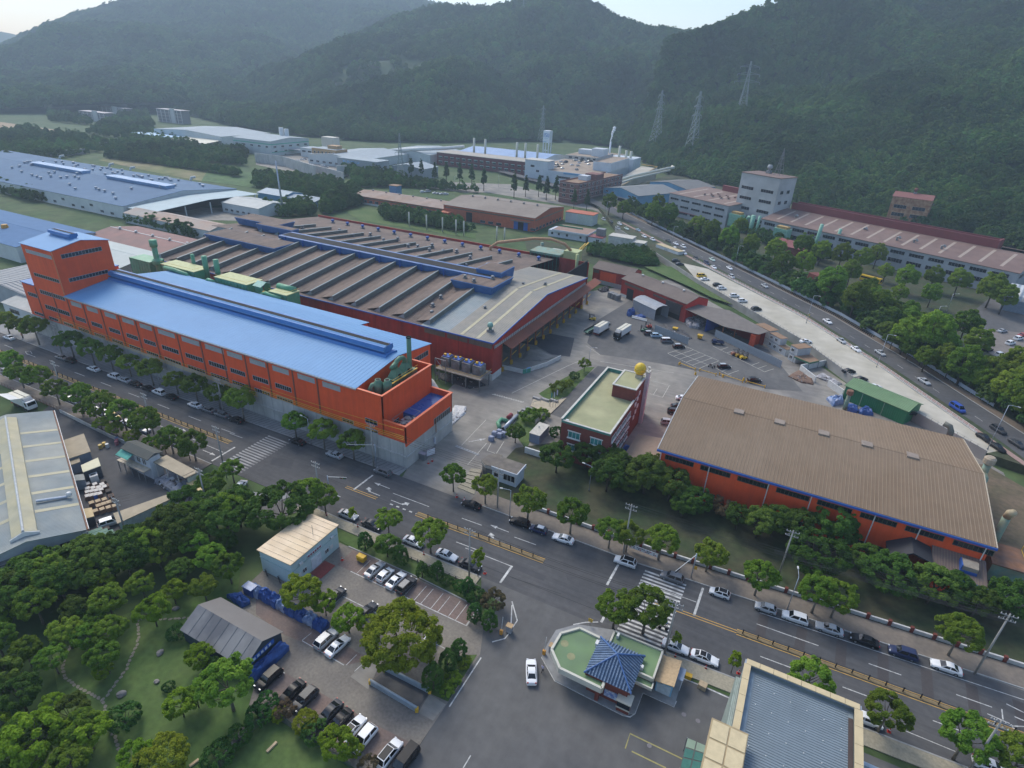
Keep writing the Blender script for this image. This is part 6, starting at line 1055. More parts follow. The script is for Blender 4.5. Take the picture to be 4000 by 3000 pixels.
part('gable_door',MB().box(.0,.06,-14.5,-9,0,3.6),void,t); part('gable_window',MB().box(.0,.06,-11.5,-9.2,4.2,5.6),glass_dk,t); part('gable_window',MB().box(0,.06,-4.2,-1,4.4,5.5),glass_dk,t); part('gable_canopy',MB().extr([(-15.6,5.8),(-7.6,6.3),(-7.6,6.45),(-15.6,5.95)],'X',.05,1.4),mat('canopy_grey',(.12,.12,.12),.6),t); part('front_lean_roof',MB().add([(0,-6.5,4.2),(0,.2,4.6),(3.2,.2,3.5),(3.2,-6.5,3.1)],[(0,1,2,3)]),crm,t); part('gable_pier',MB().box(0,.9,-8.4,-7.4,0,5.6).box(0,.7,-.4,.5,0,6.6),plinth_m,t)
part('roof_duct',MB().pipe([(-12,-6,8.9),(-12,-1.2,7.8),(-12,-.6,8.2)],.3,8),mat('galvanised',(.36,.4,.46)),t); part('cowl',MB().lathe(-12,-.7,[(.2,7.6),(.5,8),(.5,8.5),(.3,8.7)],10),frame_white,t)
def shed4(lab,P4,h,rm,wm,name='shed'):
    c=(sum(p[0] for p in P4)/4,sum(p[1] for p in P4)/4,0); t=thing(name,lab,'shed',c); Q=[(c[0]+(p[0]-c[0])*.94,c[1]+(p[1]-c[1])*.94) for p in P4]; part('wall',MB().prism(Q,0,h),wm,t); part('roof',MB().prism(P4,h+.0,h+.16),rm,t); return t
steel_bl=mat('steel_blue_wall',(.22,.26,.31),.6,.12,.8); tan_rf=mat('tan_works_roof',(.35,.29,.2),.7,.12,.6,(.3,.25,.17),.2,stripe=('X',.4,.35,0))
s=shed4('tan roofed shed with blue edge beside the grey hall',[(-152.35,60.96),(-151.25,65.70),(-142.00,61.87),(-143.25,57.42)],3.2,tan_rf,steel_bl); shed4('tiny tan roofed lean-to below blue edged shed',[(-144.16,57.89),(-143.19,59.71),(-140.75,58.55),(-141.31,56.41)],2.6,tan_rf,steel_bl)
shed4('cream roofed open shed above the crate rows',[(-138.60,57.54),(-138.40,61.35),(-134.67,59.73),(-135.51,56.19)],3,mat('cream_roof',(.56,.53,.36),.6,.08,1),mat('dark_wall',(.06,.065,.075),.7)); shed4('small grey lean-to shed with skylight beside hall',[(-137.33,54.61),(-135.50,56.23),(-133.12,55.08),(-134.94,53.49)],2.5,mat('lean_grey',(.2,.22,.22),.6),steel_bl); shed4('small tan awning below the crate rows',[(-123.70,48.78),(-122.44,50.18),(-119.29,48.77),(-120.17,47.40)],2.4,mat('awning_tan',(.5,.38,.2),.6),mat('dark_wall',(.06,.065,.075)))
t=thing('works_office','two storey white cabin with dark roof and green awning','building',(-129,66,0)); part('wall',MB().box(-129.8,-124,64.8,67.5,0,5.8),render_w,t); part('roof',MB().extr([(64.2,5.8),(66.2,6.6),(68.2,5.9),(68.2,6.0),(66.2,6.75),(64.2,5.95)],'X',-133.4,-123.5),mat('roof_dark_olive',(.065,.07,.062),.8,.15,.8),t); part('balcony',MB().box(-134,-124.2,63,64.8,2.9,3.05),MATS['verge_tan'],t)
for i in range(5): part('post',MB().box(-133.9+2.4*i,-133.75+2.4*i,63.05,63.2,0,2.9),steel_grey,t)
part('balcony_rail',MB().tube([(-134,63,4),(-124.2,63,4)],.05,5),steel_grey,t); part('awning',MB().extr([(62.9,4.7),(64.8,5.5),(64.8,5.6),(62.9,4.8)],'X',-133.6,-129.2),mat('awning_green',(.06,.3,.24),.6),t); window(t,'F',64.8,-128.6,-127.4,3.6,5,2,frame_white,glass_dk); window(t,'F',64.8,-126.6,-125.4,3.6,5,2,frame_white,glass_dk); part('lower_void',MB().box(-133.5,-129.8,64.9,67.3,0,5.7),steel_bl,t)
t=thing('bag_shelter','tan roofed open shelter full of grey bags','shelter',(-118,67,0)); part('roof',MB().prism([(-123.92,68.98),(-111.94,68.28),(-112.37,65.20),(-123.94,65.63)],4.4,4.55),tan_rf,t); part('back_wall',MB().box(-123.4,-112.4,68.2,68.4,0,4.3),render_w,t)
for x in (-123.4,-119.6,-115.8,-112.4): part('post',MB().box(x-.08,x+.08,65.6,65.76,0,4.4),frame_white,t)
part('end_wall',MB().box(-112.5,-112.3,65.6,68.2,0,4.2),mat('wall_mint',(.42,.5,.46),.6),t)
rubble('bag_heap','heap of grey sacks under the tan shelter',[(-122.6,64),(-113,63.4),(-113,67.6),(-122.6,67.8)],2.2,51,150,mat('sack_grey',(.22,.23,.26),.8,.3,1.5),[mat('sack_grey',(.2,.2,.2)),mat('sack_pale',(.42,.44,.47),.8,.2,2),junk[3]],(.5,1.1),'bags')
s=shed4('long tan roofed shed with pale green wall along alley',[(-115.92,50.84),(-111.71,61.56),(-109.83,61.16),(-112.13,49.28)],3.1,tan_rf,mat('wall_mint',(.42,.5,.46)),'long_shed'); shed4('yellow-tan round-ended booth roof at works corner',[(-112.79,65.45),(-111.69,67.88),(-107.30,65.49),(-107.67,63.59)],2.8,mat('booth_tan',(.52,.4,.2),.6),render_w)
cw=[mat('crate_brown',(.2,.11,.07),.8,.25,2),mat('crate_white',(.55,.52,.48),.7,.25,3),mat('crate_tan',(.42,.32,.2),.8,.25,2),mat('crate_blue',(.05,.14,.45),.6),mat('crate_dark',(.06,.05,.045),.8)]
crate=[MB().box(-.6,.6,-.5,.5,0,.9).mesh('bin_body',c) for c in cw]; lidm=MB().box(-.55,.55,-.45,.45,.9,.98).mesh('bin_load',cw[1]); lidt=MB().box(-.55,.55,-.45,.45,.9,1.0).mesh('bin_load',cw[2]); lidd=MB().box(-.5,.5,-.4,.4,.9,.92).mesh('bin_load',cw[4])
n=0
for r_,(a,b,k,ld) in enumerate((((-133.98,55.67),(-131.04,57.17),3,1),((-132.30,54.67),(-129.78,56.91),4,1),((-131.06,53.94),(-129.40,55.90),4,1),((-129.64,53.09),(-128.21,54.90),4,1),((-126.54,52.11),(-125.38,54.19),3,2),((-124.32,52.27),(-123.57,54.09),3,2),((-123.15,50.93),(-121.39,53.99),4,2),((-132.08,58.07),(-123.30,54.95),5,4),((-118.05,46.08),(-115.87,48.78),4,4))):
    for i in range(k):
        p=Vector(a).lerp(Vector(b),i/max(1,k-1)); t=thing('scrap_bin','%s bin from left in %s bin row, %s'%(ORD[i],ORD[r_],{1:'white filled',2:'tan timber',4:'dark'}[ld]),'bin',(p.x,p.y,0),R(-20),'works bin rows',world=False); link('bin_body',crate[3 if n==13 else (0 if ld!=4 else (4 if n%2 else 0))],t); link('bin_load',{1:lidm,2:lidt,4:lidd}[ld],t); n+=1
t=thing('white_machine_box','grey steel cabinet with two dark openings in works yard','cabinet',(*(-134.81,57.74),0)); q=(-134.59,57.61); part('body',MB().rbox(q[0],q[1],0,1.8,1.6,2.0,R(-23)),frame_white,t); part('opening',MB().rbox(q[0],q[1],2.0,.6,1.0,.02,R(-23)),void,t)
solo('rust_tank',MB().lathe(*(-136.26,54.83),[(1.4,0),(1.5,.7),(1.2,1.5),(.4,1.8)],12),mat('tank_rust',(.3,.13,.08),.7,.25,1),'rust red round tank cover beside hall','tank',smooth=True)
for i in range(4): q=(-116.33,46.68); q=(q[0]+1.3*i,q[1]+.35*i); solo('green_skip',MB().rbox(q[0],q[1],0,1.0,2.8,1.5,R(-20)),mat('skip_green',(.06,.17,.13),.6,.15,1),'%s dark green container from the left by hall corner'%ORD[i],'container','green containers')
for i,(x,y,c) in enumerate(((1015,160,(.12,.2,.35)),(1040,170,(.3,.1,.12)),(1060,180,(.35,.12,.14)),(1005,215,(.55,.35,.05)),(1010,235,(.5,.35,.08)),(1040,215,(.6,.6,.58)))):
    q=(-146.69,70.51); q=(q[0]+(x-1015)*.035,q[1]-(y-160)*.055); solo('oil_drum',MB().lathe(q[0],q[1],[(.42,0),(.42,.5),(.45,.52),(.42,.55),(.42,1.1)],12),mat('drum_%d'%i,c,.5,.15,2),'%s oil drum behind works office'%('blue','maroon','dark red','amber','ochre','white')[i],'drum','oil drums')

# ================================================================ buildings further back
far_orange=mat('faded_orange',(.42,.10,.04),.65,.15,.5,(.36,.10,.05),.15); roof_dull=mat('dull_brown_roof',(.2,.165,.135),.7,.12,.4,(.165,.13,.105),.06)
white_clad=mat('white_cladding',(.52,.55,.55),.6,.08,.3,(.45,.49,.5),.05); roof_farblue=mat('far_blue_roof',(.095,.16,.255),.8,.08,.15,(.11,.18,.275),.03,spec=.15); pale_roof=mat('pale_steel_roof',(.3,.35,.38),.8,.1,.2); grey_wall=mat('grey_render',(.33,.35,.37),.75,.12,.3,(.28,.3,.32),.1)
t=hall('far_orange_shed','faded orange shed with brown roof beyond the saw-tooth works',-229,-160.5,349.5,397,8.6,11.6,'X',far_orange,roof_dull)
part('louver_band',MB().box(-228,-161,349.38,349.5,6.8,7.6),MATS['dirty_glass'],t); part('louver_band',MB().box(-160.5,-160.38,351,396,6.6,7.4),MATS['dirty_glass'],t)
for i in range(6): window(t,'F',349.5,-200+6*i if i<3 else -193+6*i,-196.5+6*i if i<3 else -189.5+6*i,.6,2.2,4)
for i in range(8): window(t,'R',-160.5,352+5.4*i,355.4+5.4*i,.6,2.3,3)
part('door_opening',MB().box(-172,-168,349.3,349.5,0,5),void,t); part('door_leaf',MB().box(-175,-172.05,349.15,349.35,0,5).box(-167.95,-165,349.15,349.35,0,5),trim_blue,t); part('door_opening',MB().box(-211,-206.5,349.3,349.5,0,6),void,t); part('door_canopy',MB().box(-177,-163,347,349.4,5.6,5.8),dk_roof,t); part('entry_block',MB().box(-229,-222,344,349.45,0,4.8),far_orange,t)
for i in range(6): vent(t,-220+10*i,373,11.7,.7,1.2)
t=hall('far_orange_shed','low long orange shed with rusty roof, left of the far orange shed',-308,-229.4,350.2,375,5.5,7.6,'X',far_orange,mat('rust_patched_roof',(.24,.18,.15),.7,.2,.2,(.2,.12,.08),.08)); part('white_base',MB().box(-308,-229.4,350.08,350.2,0,1.2),white_wall,t); part('dark_band',MB().box(-307.5,-230,350.1,350.2,4.2,4.9),MATS['dirty_glass'],t)
for i in range(14): window(t,'F',350.1,-304+5.2*i,-301+5.2*i,1.5,3.2,3)
for i in range(6): vent(t,-300+12*i,363,7.6,.7,1.1)
t=thing('blue_tank_room','small blue cabin on the far shed roof line','cabin',(-296,384,0)); part('wall',MB().box(-299,-292,381,387,0,9.6),mat('cabin_blue',(.08,.2,.36),.6),t); part('roof',MB().box(-299.5,-291.5,380.5,387.5,9.6,9.9),cab_roof,t)
# ---- grey works beyond the upper road
t=thing('grey_works','grey three storey works block with strip windows and tower','building',(-101.7,454.3,TZ),RO,world=False)
part('wall',MB().box(0,52,0,40,-2,15),grey_wall,t); part('roof',MB().extr([(-.5,15),(40,17.2),(40,17.4),(-.5,15.2)],'X',-.5,52.5),mat('works_brown_roof',(.165,.112,.095),.8,.1,.2,(.19,.13,.11),.05),t)
for k in range(3):
    for i in range(5): window(t,'F',0,1.5+10*i,9+10*i,2.4+4.4*k,3.7+4.4*k,4,mat('works_frame',(.28,.29,.3),.6))
for i in range(4): part('roof_stripe',MB().add([(6+13*i,3,15.42),(7.6+13*i,3,15.42),(7.6+13*i,34,17.1),(6+13*i,34,17.1)],[(0,1,2,3)]),mat('roof_stripe',(.33,.27,.22),.7),t)
for i in range(12): vent(t,20+2.6*(i%6)*1.4,14+7*(i//6)+(i%2)*3,16.1,.8,1.3,mat('vent_brown',(.2,.12,.1),.6))
part('red_parapet',MB().box(16,52,38,40.5,15,21),mat('maroon_clad',(.18,.04,.04),.6,.1,.3),t)
part('tower',MB().box(47,76,13.8,32,-2,35.2),mat('tower_grey',(.42,.43,.43),.75,.12,.2,(.36,.37,.37),.06),t); part('tower_roof',MB().box(46.6,76.4,13.4,32.4,35.2,35.6),mat('works_brown_roof',(.2,.145,.125)),t)
for k,z in enumerate((6,12.5,19,25.5)):
    window(t,'F',13.8,49,58,z,z+1.8,5,MATS['works_frame']); window(t,'F',13.8,64,73,z,z+1.8,5,MATS['works_frame']); window(t,'R',76,17,20,z,z+2,2,MATS['works_frame']); window(t,'R',76,24,27,z,z+2,2,MATS['works_frame'])
vent(t,58,27,36,1.6,5,grey_wall)
mm=MB()
for dx,dy in ((-2,-2),(2,-2),(2,2),(-2,2)): mm.cyl((66+dx,26+dy,35.6),(66,26,52),.16,4)
for z in (39,42.5,46,49): 
    k=2*(52-z)/16.4; mm.tube([(66-k,26-k,z),(66+k,26-k,z),(66+k,26+k,z),(66-k,26+k,z),(66-k,26-k,z)],.1,4).tube([(66-k,26-k,z),(66+k*.8,26-k*.8,z+3)],.08,4)
part('mast_lattice',mm,steel_grey,t)
o2=(-32.6,418.2,TZ); maroon=MATS['maroon_clad']
t=thing('grey_long_works','very long grey works with brown roof and maroon ridge wall','building',o2,R(-23.9),world=False)
part('wall',MB().box(0,136,0,60,-2,11.8),grey_wall,t); part('roof_slope',MB().extr([(-.6,11.7),(28,16),(28,16.2),(-.6,11.95)],'X',-.6,136.6),mat('long_brown_roof',(.155,.1,.086),.8,.12,.2,(.18,.12,.1),.05),t); part('roof_slope',MB().extr([(36,16),(60.5,12),(60.5,12.2),(36,16.2)],'X',-.6,136.6),MATS['long_brown_roof'],t)
part('ridge_wall',MB().box(3,118,28,29,14.5,20.4).box(117,118,29,36,14.5,20.4),maroon,t); part('ridge_wall_back',MB().box(3,117,35.4,36,14.5,20.2),maroon,t); part('ridge_gap',MB().box(3.2,116.8,29.1,35.3,14.5,18.6),void,t)
for i in range(14): part('roof_stripe',MB().add([(7+9.2*i,4,12.66),(8.4+9.2*i,4,12.66),(8.4+9.2*i,25,15.85),(7+9.2*i,25,15.85)],[(0,1,2,3)]),MATS['roof_stripe'],t)
for i in range(14):
    window(t,'F',0,2+9.5*i,9.2+9.5*i,8.6,10.3,5,MATS['works_frame']); window(t,'F',0,2+9.5*i,9.2+9.5*i,4,6,5,MATS['works_frame'])
for i in range(4): window(t,'R',136,4+8*i,10+8*i,8.4,10.2,4,MATS['works_frame'])
for x,y in ((14,14),(55,17),(76,10),(84,12),(98,11)): part('roof_cowl',MB().pipe([(x,y,13.6),(x,y,15.2),(x+1.2,y-.8,15.8),(x+2,y-1,15)],.6,8),steel_grey,t)
def scrubber(lab,x,y,rz,h):
    u=thing('green_filter','%s'%lab,'machine',(x,y,TZ),rz,world=False); g=mat('mint_filter',(.22,.42,.32),.6,.15,.8); part('casing',MB().box(0,9,0,5,3,3+h),g,u)
    for i in range(7): part('casing_rib',MB().box(1.2*i+.6,1.2*i+.75,-.12,0,3,3+h),mat('mint_dark',(.14,.3,.22),.6),u)
    for z in (4.5,6.5,8.5): part('casing_band',MB().box(0,9,-.14,0,z,z+.15),MATS['mint_dark'],u)
    part('top_gear',MB().box(1,8,.6,4.4,3+h,4.4+h),mat('rust_gear',(.36,.24,.09),.8,.3,.8),u)
    for a,b in ((.4,.4),(8.6,.4),(.4,4.6),(8.6,4.6)): part('leg',MB().box(a-.2,a+.2,b-.2,b+.2,0,3),MATS['mint_dark'],u)
    return u,g
u,g=scrubber('large mint green filter house before the grey tower',*(-54.4,428.4),RO,8); part('bent_duct',MB().pipe([(-9,3,.2),(-9,3,7),(-8,3,9),(-4,3,9.6),(.2,3,9.4)],1.1,10),g,u,True); part('stack',MB().cyl((17,2,0),(17,2,12.5),1.4,12),g,u,True); part('stack',MB().cyl((21,2,0),(21.6,2,13),.9,12),g,u,True); part('bent_duct',MB().pipe([(12,3,0),(12,3,9),(12.8,3,10.6),(15,2.6,10.4)],1,10),g,u,True)
u,g=scrubber('mint green filter house right of the grey tower',*(-23.7,405.3),RO,7); part('stack',MB().cyl((26,4,0),(27,4,17),1.0,12),g,u,True)
u,g=scrubber('small rust topped mint filter before long works',*(1.6,403.7),RO,4); part('stack',MB().cyl((10,2,0),(11,2,15),.9,12),g,u,True)
t=thing('brown_lean_roof','maroon lean-to roof against the grey works foot','shelter',(*(-85.4,444.7),TZ),RO,world=False); part('roof',MB().box(-9,9,0,8,3.8,4.1),maroon,t); 
for x in (-8.5,8.5): part('post',MB().box(x-.2,x+.2,.2,.6,0,3.8),steel_grey,t)
t=hall('rusty_tower','rust streaked windowed tower block among forest trees',0,25,0,18,21.5,24,'X',mat('rust_streak',(.27,.12,.06),.8,.25,.25,(.38,.24,.14),.5),mat('rust_roof',(.2,.075,.06),.7),0,R(-10),(44,538,0))
for k in range(3):
    for i in range(2): window(t,'F',0,2.5+12*i,10.5+12*i,2.5+5.6*k,4.8+5.6*k,4,mat('works_frame',(.28,.29,.3)))
vent(t,12.5,9,24,1.2,4,mat('rust_roof',(.2,.075,.06)))
# ---- blue shed, brick block and the big pale plant
blue_w=mat('shed_blue_wall',(.13,.3,.44),.6,.1,.3,(.1,.25,.4),.1)
t=hall('blue_shed','blue walled shed with grey roof beside the upper road',0,40,0,48,9.4,12.6,'Y',blue_w,mat('shed_grey_roof',(.17,.18,.18),.7,.1,.2),0,RO,(-165,492,0)); part('grey_dado',MB().box(-.06,40.06,-.1,0,0,5.6),grey_wall,t); part('door_opening',MB().box(18,25,-.18,-.1,0,4.8),void,t)
for x in (3,10,29,35): window(t,'F',0,x,x+3,7,8.2,2,frame_white,glass_dk)
t=hall('blue_shed','second blue shed behind the first at hill foot',0,42,0,38,9.4,12.2,'Y',blue_w,mat('shed_dark_roof',(.13,.13,.125),.7,.1,.2),0,RO,(*(-143.5,555.2),0))
brick_f=mat('far_brick',(.2,.09,.075),.85,.12,.5,(.17,.08,.07),.3)
t=thing('brick_block','three storey brown brick block before the pale plant','building',(-190,457,0),R(-8),world=False); part('wall',MB().box(0,17,0,78,0,15.4),brick_f,t); part('roof_deck',MB().box(.4,16.6,.4,77.6,15.41,15.5),MATS['cabin_roof_rust'],t); part('parapet',MB().box(0,.4,0,78,15.41,16.4).box(.4,17,0,.4,15.41,16.4).box(16.6,17,.4,78,15.41,16.4),brick_f,t); part('stair_house',MB().box(6,16.9,30,42,15.5,20),brick_f,t); part('roof_cube',MB().box(4,12,22,29,15.5,19),render_w,t)
for k in range(4):
    part('floor_band',MB().box(-.08,17.1,-.1,0,3.4+3.9*k,3.7+3.9*k).box(17,17.1,0,78,3.4+3.9*k,3.7+3.9*k),mat('band_pale',(.36,.33,.3),.8),t)
    if k<3:
        for i in range(11): window(t,'R',17,3+6.8*i,5.4+6.8*i,5+3.9*k,6.8+3.9*k,2,frame_white)
        for i in range(2): window(t,'F',0,3+7*i,6+7*i,5+3.9*k,6.8+3.9*k,2,frame_white)
t=thing('pale_plant','large pale plant with roof car park and ramp','building',(-260,541,0)); pc=mat('plant_pale',(.5,.55,.6),.65,.08,.3,(.44,.5,.55),.08); deck=mat('deck_brown',(.26,.2,.15),.85,.15,.15,(.3,.24,.18),.05)
part('wall',MB().box(-262,-190,541,640,0,11),pc,t); part('deck',MB().box(-261,-191,542,639,11.01,11.1),deck,t); part('corner_tower',MB().box(-262,-238,541,556,11,18.5),pc,t); part('corner_roof',MB().box(-262.4,-237.6,540.6,556.4,18.5,18.8),MATS['container_roof'],t)
for a,b,z in ((-256,-252,12.5),(-250,-247,8.4),(-246,-242,4),(-228,-215,5.2),(-205,-194,5.2)): window(t,'F',541,a,b,z,z+1.8,3)
part('blue_band',MB().box(-222,-190,540.9,541,9.2,11),mat('plant_blue',(.12,.3,.5),.6),t); part('side_block',MB().box(-206,-188,575,632,11,19),pc,t); part('side_block_roof',MB().box(-205.6,-188.4,575.4,631.6,19,19.1),deck,t)
for i in range(16): part('roof_fin',MB().box(-204.8,-204.4,577+3.3*i,579+3.3*i,19.1,22),grey_wall,t)
part('rear_block',MB().box(-262,-214,640,700,0,15),mat('plant_tan',(.42,.4,.36),.7),t); part('rear_roof',MB().box(-261,-215,641,699,15.01,15.2),deck,t); part('roof_house',MB().box(-236,-222,650,664,15.2,23),render_w,t); part('roof_house',MB().box(-255,-240,660,672,15.2,20),render_w,t)
for i in range(6): window(t,'F',640,-258+7*i,-254+7*i,12.2,14,3)
part('ramp',MB().add([(-186,560,.5),(-172,566,.5),(-160,640,11),(-178,645,11)],[(0,1,2,3)]).add([(-172,566,0),(-160,640,0),(-160,640,12.2),(-172,566,1.7)],[(0,1,2,3)]),MATS['concrete_pale'],t); part('ramp_rail',MB().tube([(-172,566,2),(-160,640,12.6),(-178,646,12.6)],.25,5),mat('rail_amber',(.5,.27,.05),.6),t)
part('pipe_run',MB().pipe([(-180,555,4),(-168,575,9),(-150,640,12),(-146,652,12),(-150,660,12)],1.3,8).pipe([(-176,553,3),(-164,573,8),(-146,636,11)],1.0,8),mat('pipe_ivory',(.5,.5,.42),.6),t,True)
for i,(x,y) in enumerate(((-205,650),(-198,652),(-192,649))): part('stack_pipe',MB().cyl((x,y,0),(x,y,24+4*(i==0)),1.3,10),MATS['pipe_ivory'],t,True)
part('stack_house',MB().box(-214,-186,641,668,0,17),pc,t)
t=thing('sign_tower','white water tower sign on legs reading ISU','sign tower',(-318,715,0)); part('tank',MB().box(-322,-313.4,711,719.6,18,31.5),mat('tower_white',(.66,.69,.74),.6,.06,.3),t)
for a in (-321.2,-314.2):
    for b in (711.8,718.8): part('leg',MB().box(a-.6,a+.6,b-.6,b+.6,0,18),MATS['tower_white'],t)
part('cross_beam',MB().box(-321,-314,711.4,712.2,9,10),MATS['tower_white'],t); lg=mat('letter_blue',(.12,.25,.5),.5)
for B_ in ([(-321,-320.3,24.4,28.6)],[(-319.4,-317,28,28.6),(-319.4,-318.8,26.8,28),(-319.4,-317,26.2,26.8),(-317.6,-317,25,26.2),(-319.4,-317,24.4,25)],[(-316.2,-315.6,25,28.6),(-314.6,-314,25,28.6),(-316.2,-314,24.4,25)]):
    m=MB()
    for x0,x1,z0,z1 in B_: m.box(x0,x1,710.8,711,z0,z1)
    part('sign_letter',m,lg,t)
part('sign_underline',MB().box(-320.5,-315,710.8,711,22.8,23.3),mat('letter_pale',(.35,.5,.6),.5),t); part('blue_foot',MB().box(-321,-317,710.8,711,19,19.9),mat('letter_pale',(.35,.5,.6)),t)
t=thing('steam_stack','white stack with white steam plume beside the plant','stack',(-229,690,0)); part('pipe',MB().cyl((-229,690,0),(-229,690,28),1.0,10),MATS['tower_white'],t,True)
def puff(x,y,z,r,seed):
    rg=random.Random(seed); m=MB()
    for i in range(7):
        s=.55+i*.18; m.lathe(x+rg.uniform(-.5,.5)+i*.35,y+rg.uniform(-.4,.4),[(r*s*.3,z+i*2.1),(r*s*.9,z+i*2.1+.7),(r*s,z+i*2.1+1.5),(r*s*.75,z+i*2.1+2.4),(r*s*.2,z+i*2.1+3)],9)
    return m
st=link('steam',puff(-229,690,28,1.2,3).mesh('steam',mat('steam_white',(.8,.82,.84),.95,.1,.4),True)); st['kind']='stuff'; st['label']='white steam rising from the stack'
t=thing('red_brick_works','long dark red brick works with pale roof','building',(-379,566,0)); part('wall',MB().box(-379,-268,566,592,0,12.5),mat('maroon_brick',(.13,.03,.03),.8,.1,.4),t); part('roof_deck',MB().box(-379.5,-267.5,565.5,592.5,12.5,13),mat('deck_tan',(.36,.33,.28),.8,.1,.2),t)
for k in range(2):
    for i in range(15): part('window_awning',MB().box(-376+7.2*i,-372+7.2*i,564.8,566,4.4+4.6*k,4.7+4.6*k),mat('awning_mint',(.3,.5,.46),.6),t); window(t,'F',566,-375.8+7.2*i,-372.2+7.2*i,2.4+4.6*k,4.2+4.6*k,2)
t=hall('blue_plant_hall','blue roofed halls behind the red brick works',-372,-270,600,660,12,15,'X',white_clad,mat('plant_roof_blue',(.2,.31,.5),.5,.1,.1)); 
for x in (-352,-338,-300,-290,-276): part('stack_pipe',MB().cyl((x,598,8),(x,598,27),1.2,8),MATS['pipe_ivory'],t,True)
# ---- halls on the far left
t=hall('far_blue_hall','huge far hall with dusty blue roof dotted with vents',-690,-376,222,305,7.6,11.6,'X',white_clad,roof_farblue); 
for i in range(60): window(t,'F',222,-680+5*i,-676.8+5*i,1.2 if i%3 else 3.8,2.6 if i%3 else 5.2,3,mat('pale_frame',(.35,.37,.39),.6),glass_dk) if i%2==0 else None
for a,b in ((-545,-480),(-452,-388)): part('ridge_monitor',MB().extr([(261,11.2),(266,11.2),(267,13.6),(260,13.6)],'X',a,b),mat('monitor_blue',(.16,.3,.5),.5),t)
rv=MB().lathe(0,0,[(.7,-.6),(.7,.4),(1.1,.7),(1.1,1.15),(.5,1.3)],8).mesh('roof_vent',mat('vent_pale',(.24,.3,.37),.6)); rg=random.Random(5)
for i in range(86): 
    x,y=rg.uniform(-560,-390),rg.uniform(228,300); share('roof_vent',rv,t,(x,y,7.8+4*(1-abs(y-263.5)/41.5)+.3))
for p in ((-591.2,345.4),(-523.3,343.9),(-496.2,343.4),(-425.4,342.0)): part('side_duct',MB().pipe([(p[0],306,8),(p[0],307,10),(p[0]+2,309,10.4)],.9,8),mat('duct_pale',(.45,.47,.46),.6),t)
t=thing('link_canopy','blue-grey canopy joining the far blue hall to white hall','shelter',(-380,262,0)); part('roof',MB().extr([(224,6.6),(264,8.6),(304,6.8),(304,7.0),(264,8.8),(224,6.8)],'X',-375.5,-352),mat('canopy_teal_grey',(.26,.36,.4),.6,.1,.2),t)
for y in (228,246,264,282,300): part('post',MB().box(-352.6,-352,y-.3,y+.3,0,7),white_clad,t)
part('dark_back',MB().box(-375,-372,226,302,0,6.4),void,t)
t=hall('white_hall_far','white hall with grey roof facing the far works yard',-351.5,-318,272,296,6,8,'X',white_clad,mat('grey_far_roof',(.3,.33,.33),.6,.1,.2)); 
for i in range(6): window(t,'F',272,-349+5.2*i,-346.5+5.2*i,1.2,2.5,2,frame_white)
t=hall('white_shed_far','long white shed with brownish roof beside canal path',-368,-294,217,232.5,5.6,7.4,'X',white_clad,mat('brown_grey_roof',(.27,.25,.23),.7,.12,.15,(.3,.2,.15),.05)); 
for i in range(11): window(t,'F',217,-365+6.5*i,-362.5+6.5*i,1.4,2.6,3,frame_white)
def simple(lab,x0,x1,y0,y1,ze,zr,ax,wm,rm,nm='factory_hall',win=None):
    t=hall(nm,lab,x0,x1,y0,y1,ze,zr,ax,wm,rm)
    for (f,z,n,w) in (win or []):
        a0,a1=(x0,x1) if f=='F' else (y0,y1); d=(a1-a0)/n
        for i in range(n): window(t,f,y0 if f=='F' else x1,a0+d*i+d*.3,a0+d*i+d*.3+w,z,z+1.6,2,frame_white,glass_dk)
    return t
pale_green=mat('pale_green_clad',(.4,.46,.46),.6,.08,.2)
t=simple('pale grey factory with green stripes at the hill foot',-598,-541,491,547,14.5,17,'X',pale_green,pale_roof,win=[('R',8,5,4),('F',8,5,4),('R',3.4,4,4)]); part('green_stripe',MB().box(-598,-540.9,490.9,491,11,12).box(-541,-540.9,491,547,11,12).box(-541,-540.9,491,547,3,3.8),mat('stripe_green',(.1,.36,.26),.6),t); part('silo',MB().cyl((-575,540,0),(-575,540,24),2.5,10).cyl((-568,541,0),(-568,541,23),2.5,10),white_clad,t,True); part('entry_canopy',MB().box(-540.9,-526,515,527,5,5.8),grey_wall,t)
t=simple('white factory with stepped pale roof and blue canopy',-745,-628,500,572,12,15,'Y',white_clad,pale_roof,win=[('F',5,9,5)]); part('blue_canopy',MB().box(-760,-690,480,500,7,7.6),mat('canopy_skyblue',(.25,.45,.62),.5),t); part('low_roof',MB().extr([(478,5.8),(500,8),(500,8.2),(478,6)],'X',-688,-628),mat('cream_roof_far',(.5,.49,.4),.6),t)
t=thing('tan_office','tan square office with blue glass front in far yard','building',(-478,486,0)); tanw=mat('tan_render',(.4,.25,.12),.75,.1,.3); part('wall',MB().box(-478,-446,486,503,0,14.2),tanw,t); part('roof_deck',MB().box(-477.4,-446.6,486.6,502.4,14.21,14.4),pale_roof,t); part('glass_front',MB().box(-470,-455,485.8,486,.5,8),mat('glass_blue_far',(.1,.22,.35),.3),t); part('roof_house',MB().box(-462,-450,492,500,14.4,17.5),tanw,t)
for i in range(6): window(t,'F',486,-475+5*i,-473+5*i,9.6,11.8,1,frame_white)
t=simple('low white office wing behind the tan office',-520,-446,512,530,9,9.4,'F',white_clad,pale_roof,'office_wing',[('F',5,9,5)]); part('tower_cube',MB().box(-492,-476,516,526,9,22),mat('tower_cream',(.5,.48,.4),.7),t); part('orange_tank',MB().box(-470,-466,514,518,9.4,13),mat('tank_orange',(.5,.25,.04),.6),t)
